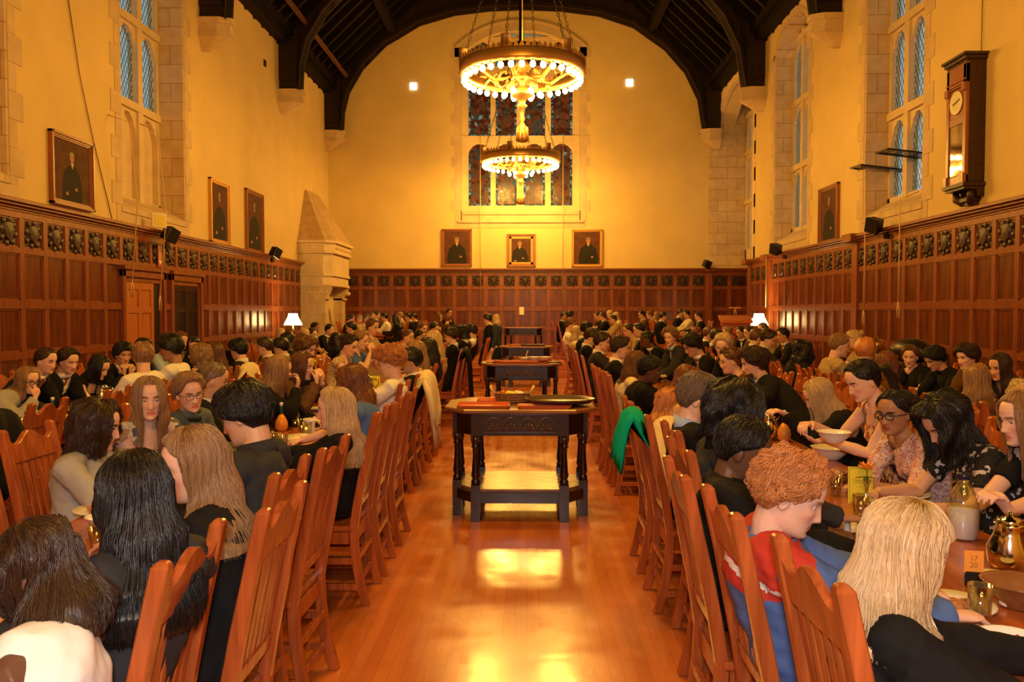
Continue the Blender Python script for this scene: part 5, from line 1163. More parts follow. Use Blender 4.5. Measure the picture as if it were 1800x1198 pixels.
def build_person(o):
    S = skeleton(o); lod = o['lod']; k = S['k']; fem = S['fem']; r = o['root']; side, fwd, NB = S['side'], S['fwd'], S['NB']
    na, nz = ((44, 44), (24, 24), (16, 16))[2 - lod]
    # joints
    AR = []
    for s, key in ((-1, 'aL'), (1, 'aR')):
        Sh = NB + side * (s * S['sw']) - S['sd'] * .045; a = o.get(key, 'table')
        base = Vector((0, 0, 0))
        if a == 'table': W = Vector((s * .17, .34 + .02 * s, .80)); W += Vector((S['H'].x * .5, max(0, S['H'].y) * .6, 0)); hint = Vector((s * .45, -.3, -1)); D = Vector((-s * .35, 1, -.1)); U = Vector((0, 0, 1)); curl = .5
        elif a == 'mouth': W = S['H'] + S['fw'] * .16 + Vector((0, 0, -.12)) + S['side'] * s * .07; hint = Vector((s * .8, .2, -1)); D = Vector((-s * .4, .1, 1)); U = (S['fw'] * 1.0); curl = .9
        elif a == 'lap': W = Vector((s * .13, .25, .64)); hint = Vector((s * .6, -.6, -.6)); D = Vector((-s * .3, 1, -.2)); U = Vector((0, 0, 1)); curl = .4
        elif a == 'hang': W = Sh + Vector((s * .05, .06, -.50)); hint = Vector((s * .5, -1, 0)); D = Vector((0, .15, -1)); U = Vector((s, 0, 0)); curl = .4
        elif a == 'chin': W = S['H'] + S['fw'] * .10 + Vector((0, 0, -.20)) + S['side'] * s * .05; hint = Vector((s * .6, .4, -1)); D = Vector((0, .1, 1)); U = S['fw']; curl = 1.1
        else: W = Vector(a[0]); D = Vector(a[1]); U = Vector(a[2]); curl = a[3]; hint = Vector(a[4]) if len(a) > 4 else Vector((s * .6, -.2, -1))
        E, W = ik(Sh, W, .275 * k, .245 * k, hint); AR.append((s, Sh, E, W, D, U, curl))
    LG = []
    for s in (-1, 1):
        hp = S['hip'] + Vector((s * .09, .02, -.03)); 
        if o.get('stand'): an = Vector((s * .10, -.01, .09)); kn, _ = ik(hp, an, .45 * k, .42 * k, Vector((0, 1, 0)))
        else: kn = Vector((s * .11, .36, .535)); an = Vector((s * .12, .33 + .04 * s, .09))
        LG.append((s, hp, kn, an))
    b = MB(); rg, C = torso_rings(S, 0); b.loft(rg)
    b.tube([NB - S['sd'] * .03, (NB + S['NT']) / 2 - S['fw'] * .005, S['NT'], S['NT'] + S['up'] * .04], [.058 * k, (.050 if fem else .056) * k, (.051 if fem else .057) * k, .05 * k], 14)
    hr = head_rings(nz, na); hs = o.get('hs', 1.0); HMs = S['HM'] @ Matrix.Scale(hs, 4); b.loft([[HMs @ Vector(p) for p in q] for q in hr])
    for s in (-1, 1): b.ball((0, 0, 0), (.007, .017, .030), 10, 8, 0, HMs @ TR(s * .076, -.008, -.012) @ ROT('Z', -s * .35))
    for s, Sh, E, W, D, U, curl in AR:
        b.tube([NB + side * s * .05 - S['sd'] * .035, Sh + side * s * -.03, Sh, Sh.lerp(E, .3), Sh.lerp(E, .75), E, E.lerp(W, .3), E.lerp(W, .75), W], [.05 * k, .058 * k, .056 * k, (.045 if fem else .052) * k, (.038 if fem else .044) * k, .037 * k, (.037 if fem else .043) * k, .028 * k, .024 * k], 12)
        hand_mb(b, W, D, U, -s, curl)
    for s, hp, kn, an in LG:
        b.tube([hp - Vector((0, .03, 0)), hp.lerp(kn, .3), kn.lerp(hp, .15), kn, kn.lerp(an, .3), kn.lerp(an, .85), an], [.09 * k, .085 * k, .058 * k, .056 * k, .055 * k, .036 * k, .038], 12)
        b.loft([[an + Vector((x, y, z)) for x, y, z in q] for q in ([(-.03, -.05, -.09), (.03, -.05, -.09), (.03, -.05, -.02), (-.03, -.05, -.02)], [(-.04, .06, -.09), (.04, .06, -.09), (.03, .05, -.01), (-.03, .05, -.01)], [(-.035, .17, -.09), (.035, .17, -.09), (.03, .17, -.06), (-.03, .17, -.06)])])
    vox = (.0054, .0095, .016)[2 - lod]; me = remesh(b, vox, 2 if lod == 2 else 1, .4 if lod == 2 else .3, 'body')
    if lod:
        co = getco(me); kp = np.linalg.norm(co - np.array(S['H'] - Vector((0, 0, .05))), axis=1) < .24
        for s, Sh, E, W, D, U, curl in AR:
            Pw = np.array(W); kp |= np.linalg.norm(co - Pw, axis=1) < .21
            if o['top'][0] in ('tee', 'tank', 'cap', 'knit'): Pe = np.array(E); kp |= np.linalg.norm(co - Pe, axis=1) < .16
        me = thin_out(me, kp)
    co = getco(me); inv = np.array(HMs.inverted()); hl = co @ inv[:3, :3].T + inv[:3, 3]; sk = np.array(SKIN[o['skin']]); n = len(co); colr = np.ones((n, 4)); colr[:, :3] = sk
    x, y, z = hl[:, 0], hl[:, 1], hl[:, 2]; ax = np.abs(x); inh = (y > .045) & (z > -.125) & (z < .13) & (ax < .09)
    def mixc(mask, c): 
        mk_ = np.clip(mask, 0, 1)[:, None] * inh[:, None]; colr[:, :3] = colr[:, :3] * (1 - mk_) + np.array(c) * mk_
    mixc(.55 * np.exp(-((ax - .042) / .018) ** 2 - ((z + .035) / .02) ** 2), sk * np.array([1.0, .55, .5]))
    mixc(1.6 * np.exp(-(x / .021) ** 4 - ((z + .068) / .0085) ** 4), np.array([sk[0] * .75, sk[1] * .32, sk[2] * .33]))
    mixc(1.5 * np.exp(-((ax - .030) / .017) ** 4 - ((z - .0215) / .0048) ** 4), HC[o['hc']])
    mixc(1.3 * np.exp(-((ax - .031) / .013) ** 4 - ((z - .001) / .0052) ** 4), np.array((.05, .03, .025)) if not o.get('eyes') else sk * .55)
    if o.get('buzz'): colr[:, :3] = np.where(((z > .035 + (y > 0) * .03) & (z < .14) & (ax < .1) & (np.abs(y) < .12))[:, None], colr[:, :3] * .35, colr[:, :3])
    at = me.attributes.new('tone', 'FLOAT_COLOR', 'POINT'); at.data.foreach_set('color', colr.ravel()); me.materials.append(SK)
    obj('body', me, None, r)
    if o.get('eyes'):
        for s in (-1, 1):
            e = MB(); M = HMs @ TR(s * .0310, .0700, .001) @ ROT('Z', -s * .06 + o.get('gaze', 0)); e.ball((0, 0, 0), .0122, 14, 10, 0, M); e.lathe([(.0062, .0110), (.0035, .0122)], 12, 1, True, M @ ROT('X', -PI / 2)); e.lathe([(.0030, .0119), (.0005, .0128)], 10, 2, True, M @ ROT('X', -PI / 2)); 
            lid = [[(.0136 * math.sin(th) * math.cos(ph), .0136 * math.cos(th) if False else .0136 * math.sin(th) * math.sin(ph), .0136 * math.cos(th)) for th in lin(.05, 1.38 if not o.get('lids') else o['lids'], 7)] for ph in lin(-.3, PI + .3, 14)]
            e.loft(lid, 3, True, False, False, M); obj('eye', e, [EYEW, IRIS.get(o.get('iris', 'b')), MT['black'], EYESK[o['skin']]], r)
    # ---------------- clothes
    top, tc_ = o['top']; TM = CL[tc_]; cv = (.0095, .015, .022)[2 - lod]
    def garment(name, g, arms, sleeve, mat, neckr=.075, vopen=0.0, low=0.0, strap=False):
        m = MB(); rg, C = torso_rings(S, g, 20, low); m.loft(rg)
        for s, Sh, E, W, D, U, curl in AR:
            if not arms: continue
            P_ = [NB + side * s * .05 - S['sd'] * .035, Sh + side * s * -.03, Sh, Sh.lerp(E, .3), Sh.lerp(E, .75), E, E.lerp(W, .3), E.lerp(W, .75), E.lerp(W, .97)]; Rr = [.05, .058, .056, .048 if fem else .053, .041 if fem else .047, .042, .041 if fem else .046, .034, .031]
            if sleeve == 's': P_ = P_[:5]; P_[4] = Sh.lerp(E, .6); Rr = Rr[:5]
            if sleeve == 'c': P_ = P_[:4]; P_[3] = Sh.lerp(E, .12); Rr = Rr[:4]
            if sleeve == '3': P_ = P_[:7]; Rr = Rr[:7]
            m.tube(P_, [q * k + g for q in Rr], 12)
        m2 = remesh(m, cv, 3, .5, name); bm = bmesh.new(); bm.from_mesh(m2); dl = []
        nb = NB + S['sd'] * .01
        for f in bm.faces:
            c = f.calc_center_median(); d = c - nb; ax_ = d.dot(S['sd']); rad = (d - S['sd'] * ax_).length; fr = d.dot(fwd); lt = abs(d.dot(side))
            if ax_ > -.02 and rad < neckr: dl.append(f)
            elif strap and ax_ > -.09 and fr > 0 and lt < neckr: dl.append(f)
            elif vopen and fr > .02 and lt < .065 * (1 + ax_ / vopen) + .0 and -vopen < ax_: dl.append(f)
        bmesh.ops.delete(bm, geom=dl, context='FACES'); sd_ = o['seed']
        if lod: 
            ka = min(1.0, g / .014) if g < .0135 else 1.0
            for v in bm.verts: v.co += v.normal * ka * ((.4 * g - .002 if g < .0135 else 0) + .013 * noise.noise(Vector((v.co.x * 7, v.co.y * 7, v.co.z * 11)) + Vector((sd_, 0, 0))) + .005 * noise.noise(v.co * 24 + Vector((0, sd_, 0))))
        bm.to_mesh(m2); bm.free(); m2.materials.append(mat); return obj(name, m2, None, r)
    def collar(mat, g=.0, h=.035, rr=.060):
        m = MB(); rings = []
        for j in range(25):
            q = 2 * PI * j / 24 + PI / 2; gap = abs(math.sin((q - PI / 2) / 2)); hh = h * (.35 + .65 * gap); c = NB - S['sd'] * .012; rad = side * math.cos(q) + fwd * math.sin(q)
            fo = .012 * (1 - gap); rings.append([c + rad * (rr + g + .010 + fo) - S['sd'] * .006 - S['sd'] * .03 * (1 - gap), c + rad * (rr + g + fo) + S['sd'] * hh, c + rad * (rr + g - .004 + fo) + S['sd'] * hh, c + rad * (rr + g + fo) - S['sd'] * .01])
        m.loft(rings, 0, True, False); return obj('collar', m, mat, r)
    if top == 'suit':
        if lod or True: garment('shirt', .007, lod == 2, 'l', CL[o.get('shirt', 'white')], .055)
        garment('jacket', .020, True, 'l', TM, .080, .30)
        collar(CL[o.get('shirt', 'white')], .010, .072)
        if o.get('tie', True) and lod:
            m = MB(); rgs = []
            for t, w_ in ((1.0, .018), (.96, .012), (.85, .02), (.6, .028), (.45, .03)):
                c = bez(S['hip'], S['mid'], NB, t); off = np.interp(t, [.45, .6, .85, 1], [.125, .135, .112, .078]) + (.012 if fem else 0); p = c + fwd * float(off) * k; rgs.append([p - side * w_, p + fwd * .006, p + side * w_, p - fwd * .004])
            m.loft(rgs); obj('tie', m, TIE, r)
    elif top == 'shirt': garment('shirt', .011, True, 'l', TM, .058); collar(TM, .006)
    elif top == 'tee': garment('top', .012, True, 's', TM, .082, low=0)
    elif top == 'knit': garment('knitted_top', .014, True, '3', TM, .085)
    elif top == 'sweater': garment('sweater', .019, True, 'l', TM, .078)
    elif top == 'coat': garment('jacket', .022, True, 'l', TM, .068); collar(TM, .012, .03)
    elif top == 'tank': garment('tank_top', .013, False, '', TM, .085)
    elif top == 'cap': garment('dress', .012, True, 'c', TM, .095, strap=True)
    elif top == 'vest': garment('shirt', .010, True, 'l', CL['white'], .058); garment('waistcoat', .018, False, '', TM, .06, .2); collar(CL['white'], .006)
    # lower garment
    m = MB(); g = .014; bot = o.get('bot', 'black')
    for s, hp, kn, an in LG: m.tube([hp - Vector((0, .05, 0)), hp.lerp(kn, .3), kn.lerp(hp, .15), kn, kn.lerp(an, .3), kn.lerp(an, .95)], [q * k + g for q in (.092, .088, .065, .062, .058, .050)], 12)
    if fem and o.get('skirt', 1) :
        m = MB()
        if o.get('stand'): m.loft([[(a_ * math.cos(q), b_ * math.sin(q), z_) for q in lin(0, 2 * PI, 17)[:-1]] for z_, a_, b_ in ((.55 * k, .21, .17), (.75 * k, .19, .15), (.95 * k, .16, .125), (1.02 * k, .14, .11))])
        else: m.loft([[(w_ * math.cos(q), y_, z_ + h_ * math.sin(q)) for q in lin(0, 2 * PI, 17)[:-1]] for y_, w_, z_, h_ in ((-.20, .12, .58, .09), (-.1, .185, .575, .115), (.1, .20, .555, .105), (.26, .20, .54, .088), (.40, .195, .53, .082))])
    else:
        rg, C2 = torso_rings(S, g, 16); m.loft(rg[:3])
    m2 = remesh(m, max(cv, .014), 2, .5, 'trousers'); m2.materials.append(CL[bot]); obj('skirt' if fem and o.get('skirt', 1) else 'trousers', m2, None, r)
    sh = MB()
    for s, hp, kn, an in LG: sh.loft([[an + Vector((x_, y_, z_)) for x_, y_, z_ in q] for q in ([(-.036, -.062, -.092), (.036, -.062, -.092), (.036, -.06, -.01), (-.036, -.06, -.01)], [(-.047, .06, -.092), (.047, .06, -.092), (.036, .055, .0), (-.036, .055, .0)], [(-.04, .185, -.092), (.04, .185, -.092), (.034, .18, -.05), (-.034, .18, -.05)])])
    obj('shoes', sh, MT['black'], r)
    hair(o, S, C, r, hs)
    if o.get('glasses'):
        m = MB()
        for s in (-1, 1):
            P_ = [(s * .031 + .023 * math.copysign(abs(math.cos(t)) ** .5, math.cos(t)), .098, .0 + .015 * math.copysign(abs(math.sin(t)) ** .5, math.sin(t))) for t in lin(0, 2 * PI, 21)]
            m.tube(P_, o['glasses'], 6, 0, True, HMs, False); m.tube([(s * .054, .097, .006), (s * .078, .05, .006), (s * .082, -.01, .0)], o['glasses'] * .9, 6, 0, True, HMs)
        m.tube([(-.009, .099, .004), (0, .102, .006), (.009, .099, .004)], o['glasses'], 6, 0, True, HMs); obj('glasses', m, MT['black'], r)
    if o.get('note'):
        obj('sticky_note', MB().box(-.030, .030, .094, .0965, .030, .085, 0, HMs @ ROT('Y', .1)), o['note'], r)
    if o.get('beard'):
        m = MB(); 
        for q in range(15):
            a = -1.2 + 2.4 * q / 14; m.ball((.060 * math.sin(a), .030 + .052 * math.cos(a), -.088 - .012 * math.cos(a)), (.018, .014, .026), 7, 5, 0, HMs)
        m2 = remesh(m, .008, 1, .4, 'beard'); m2.uv_layers.new(name='strand'); m2.materials.append(HAIR[o['hc']]); obj('beard', m2, None, r)
    return S
EYEW = plain('eye white', (.80, .76, .70), .2); IRIS = {'b': plain('dark iris', (.05, .025, .012), .2), 'g': plain('grey iris', (.12, .12, .10), .2)}
EYESK = {k: plain('eyelid ' + k, [c * .85 for c in v], .5) for k, v in SKIN.items()}
STY = {  # back, side, front end angles (degrees from the crown), volume, drop length, noise amplitude, noise scale
    'short': (150, 112, 50, .016, 0, .006, 22), 'crop': (146, 106, 50, .009, 0, .003, 30), 'buzz': (142, 100, 52, .004, 0, .001, 30), 'bowl': (154, 124, 72, .022, 0, .007, 16), 'shag': (156, 126, 66, .024, 0, .012, 16),
    'curly': (150, 116, 54, .028, 0, .018, 30), 'afro': (140, 108, 54, .040, 0, .022, 24), 'long': (96, 96, 50, .010, .34, .008, 10), 'vlong': (96, 96, 50, .011, .46, .010, 9), 'bob': (96, 96, 62, .014, .15, .008, 12), 'wavy': (96, 96, 52, .018, .30, .020, 14),
    'bigwavy': (96, 96, 54, .036, .24, .030, 14), 'tied': (150, 108, 48, .008, 0, .002, 20), 'updo': (146, 104, 50, .013, 0, .014, 26)}
HTA = np.array(HT)
def hair(o, S, C, r, hs):
    st = o['hair']; 
    if st == 'none': return
    bk, sd, ft, vol, drop, na_, ns = STY[st]; drop = o.get('drop', drop); lod = o['lod']; HM = S['HM'] @ Matrix.Scale(hs, 4); q = random.Random(o['seed']); vol = vol * o.get('vol', 1)
    cut = R(o.get('cut', 128)); inv = HM.inverted()
    def ends(ph):  # ph 0 = back, pi = front
        a = abs(ph)
        e = np.interp(a, [0, R(60), R(95), R(128), R(150), PI], [bk, bk - 3, sd, (sd * .55 + ft * .45) + 4, ft + 5, ft]); return R(float(e))
    def droplen(ph):
        if not drop: return 0.0
        a = abs(ph); return drop * float(np.interp(a, [0, R(80), cut, cut + R(12), PI], [1 + .0 * a, .95, .80, 0, 0]))
    DOWN = Vector((0, 0, -1))
    axis0 = HM @ Vector((0, -.02, -.02))
    def surf(ph, th, ov):
        if th <= PI / 2: st_ = math.sin(th); return Vector(((.0765 + ov) * st_ * math.sin(ph), -(.1 + ov) * st_ * math.cos(ph) - .004 * math.sin(th), (.091 + ov) * math.cos(th) + .030))
        z = .030 - (th - PI / 2) * .091; w_ = float(np.interp(z, HTA[:, 0], HTA[:, 1])); w_ = max(w_, .066); b_ = max(.076, float(np.interp(z, HTA[:, 0], HTA[:, 3]))); f_ = .096
        return Vector(((w_ + .002 + ov) * math.sin(ph), -((b_ if math.cos(ph) > 0 else f_) + .003 + ov) * math.cos(ph) - .004, z))
    def pos(ph, s, off=0.0):
        D = droplen(ph); th_e = ends(ph) if not D else R(94); Ls = th_e * .092; Lt = Ls + D; l = s * Lt
        if l <= Ls or D == 0:
            t = min(1, l / Ls); th = max(.02, th_e * t); 
            tuck = 1.0
            if D == 0: tuck = 1 if t < .86 else 1 - ((t - .86) / .14) ** 1.5 * 1.0
            ov = (vol + off) * tuck * (.55 + .45 * min(1, th / .7)) - (.004 if D == 0 and t > .96 else 0)
            nn = na_ * noise.noise(Vector((math.sin(ph) * math.sin(th) * ns * .1 * 1.0, -math.cos(ph) * math.sin(th) * ns * .1, math.cos(th) * ns * .1)) * 1.6 + Vector((o['seed'], 0, 0))) * tuck
            if lod: nn += .0022 * math.sin(ph * 31 + 3 * noise.noise(Vector((ph * 4, t * 2, o['seed'])))) * tuck
            return HM @ surf(ph, th, ov + nn)
        p0 = pos_s(ph, th_e, off); d = l - Ls; f = d / max(.05, D); rad = (p0 - axis0); rad.z = 0; rad = rad.normalized() if rad.length > 1e-4 else Vector((0, -1, 0))
        wv = na_ * (noise.noise(Vector((ph * 3.5, d * (ns * .9), o['seed']))) + .6 * math.sin(d * (10 + ns) + ph * 5 + o['seed'])) * min(1, d / .08) * (1.0 if st in ('wavy', 'bigwavy') else .55)
        sn = math.sin(min(abs(ph), 1.5)); inw = -.016 * math.exp(-((d - .13) / .06) ** 2) - .026 * max(0, min(1, (d - .06) / .12)) * sn - .035 * f * f * sn + .014 * noise.noise(Vector((ph * 2.2, d * 3, o['seed'] + 5))) 
        p = p0 + DOWN * d * .98 + rad * (inw + wv + .02 * f)
        if lod: p += rad * (.0035 * math.sin(ph * 29 + d * 5 + 3 * noise.noise(Vector((ph * 4, d * 5, 1)))) + .006 * noise.noise(Vector((ph * 9, d * 2, 3))))
        return push(p, .012 + max(0, off) + .010, rad)
    def pos_s(ph, th, off):
        return HM @ surf(ph, th, (vol + off) * (.55 + .45 * min(1, th / .7)))
    def push(p, g, rad):
        best = None
        for c, sx, fy, a, b, t in C:
            if t < .3: continue
            dd = abs((p - c).dot(fy.cross(sx)))
            if best is None or dd < best[0]: best = (dd, c, sx, fy, a, b)
        dd, c, sx, fy, a, b = best
        if dd < .15:
            wt = max(0.0, min(1.0, (.15 - dd) / .08)); a2, b2 = max(a, .07) + g, max(b, .07) + g; p2 = p.copy()
            for _ in range(22):
                v = p2 - c
                if (v.dot(sx) / a2) ** 2 + (v.dot(fy) / b2) ** 2 >= 1: break
                p2 += rad * .010
            p = p + (p2 - p) * wt
        return p
    nphi, ns_ = ((120, 40), (64, 26), (36, 14))[2 - lod]; m = MB(); uvs = []
    grid = [[pos(-PI + 2 * PI * i / nphi, j / ns_) for j in range(ns_ + 1)] for i in range(nphi + 1)]
    V = [p for g in grid for p in g]; W_ = ns_ + 1; fs = []
    for i in range(nphi):
        for j in range(ns_): a = i * W_ + j; fs.append((a, a + W_, a + W_ + 1, a + 1))
    # drop faces spanning the jump between long sides and the short fringe
    lim = int((cut - .03 + PI) / (2 * PI) * nphi); fs = [f for f in fs if max((V[f[0]] - V[f[1]]).length, (V[f[3]] - V[f[2]]).length) < (.06 if abs(-PI + 2 * PI * (f[0] // W_ + .5) / nphi) > cut - .08 else .5)]
    m.add(V, fs, 0, True); UV = [(i / nphi, j / ns_) for i in range(nphi + 1) for j in range(W_)]
    def lock(ph0, s0, s1, rad, off, dph=0.0, n=9, curl=0.0):
        pts = []; 
        for t in lin(0, 1, n):
            s = s0 + (s1 - s0) * t; p = pos(ph0 + dph * t, min(1, s), off * (1 if t < .8 else 1))
            if s > 1: p = p + (p - pos(ph0 + dph * t, .9, off)).normalized() * (s - 1) * .12
            if curl: p = p + Vector((math.sin(t * 11 + ph0 * 9), math.cos(t * 11 + ph0 * 9), math.sin(t * 8 + ph0 * 5))) * curl
            pts.append(p)
        k0 = len(m.v); u = q.random(); m.tube(pts, [rad * (.5 + .5 * min(1, 3 * t)) * (1 - .85 * max(0, t - .55) / .45) for t in lin(0, 1, n)], 4)
        for t in lin(0, 1, n): UV.extend([(u + .004 * z_, s0 + (s1 - s0) * t) for z_ in range(4)])
    nl = (1300, 170, 0)[2 - lod]
    if st in ('buzz', 'tied'): nl = nl // 4
    for _ in range(nl):
        if drop:
            ph = q.uniform(-cut - .1, cut + .1) if q.random() < .85 else q.uniform(-PI, PI); lock(ph, q.uniform(.03, .30), q.uniform(.80, 1.10), q.uniform(.0013, .0030) * (1 if lod == 2 else 1.8), q.uniform(-.001, .0035), q.uniform(-.15, .15), 11 if lod == 2 else 8, .006 if st in ('wavy', 'bigwavy') else 0)
        else:
            ph = q.uniform(-PI, PI); s0 = q.uniform(.0, .75); cu = {'curly': .006, 'afro': .010, 'shag': .002, 'updo': .006}.get(st, 0)
            lock(ph, s0, min(1.0, s0 + q.uniform(.18, .38)) , q.uniform(.0014, .0028) * (1 if lod == 2 else 1.8), q.uniform(-.001, .005) if not cu else q.uniform(0, .007), q.uniform(-.5, .5), 7, cu)
    if st in ('updo',) or o.get('bun'): 
        k0 = len(m.v); m.ball((0, -.115, .065), (.045, .035, .042), 14, 10, 0, HM); UV.extend([(i * .01, .5) for i in range(len(m.v) - k0)])
    if o.get('tail'):
        k0 = len(m.v); t0 = HM @ Vector((0, -.11, .02)); ps = [t0, t0 + Vector((0, 0, -.0)) + (HM.to_3x3() @ Vector((0, -.05, -.01))), t0 + (HM.to_3x3() @ Vector((0, -.07, -.08))), t0 + (HM.to_3x3() @ Vector((0, -.06, -.17))), t0 + (HM.to_3x3() @ Vector((0, -.05, -.26)))]
        m.tube(ps, [.018, .03, .033, .026, .006], 10); UV.extend([(i % 10 * .1, i // 10 * .2) for i in range(len(m.v) - k0)])
    me = m.mesh('hair', [HAIR[o['hc']]]); uvl = me.uv_layers.new(name='strand'); lv = np.empty(len(me.loops), dtype=int); me.loops.foreach_get('vertex_index', lv); UVa = np.array(UV[:len(me.vertices)]); uvl.data.foreach_set('uv', UVa[lv].ravel()); me.update()
    obj('hair', me, None, r)
# ------------------------------------------------------------------ who sits where
ROW = {'LA': (-1.14, -1, -1.22), 'LB': (-2.58, 1, -2.5), 'LC': (-3.42, -1, -3.5), 'LD': (-4.78, 1, -4.7), 'RA': (.88, 1, .96), 'RB': (2.28, -1, 2.2), 'RC': (3.27, 1, 3.35), 'RD': (4.6, -1, 4.52)}
# pelvis x is the chair centre minus .08 of the facing direction, second value facing, third chair centre
D_ = dict
NOTEB = plain('blue sticky note', (.25, .6, .75), .7)
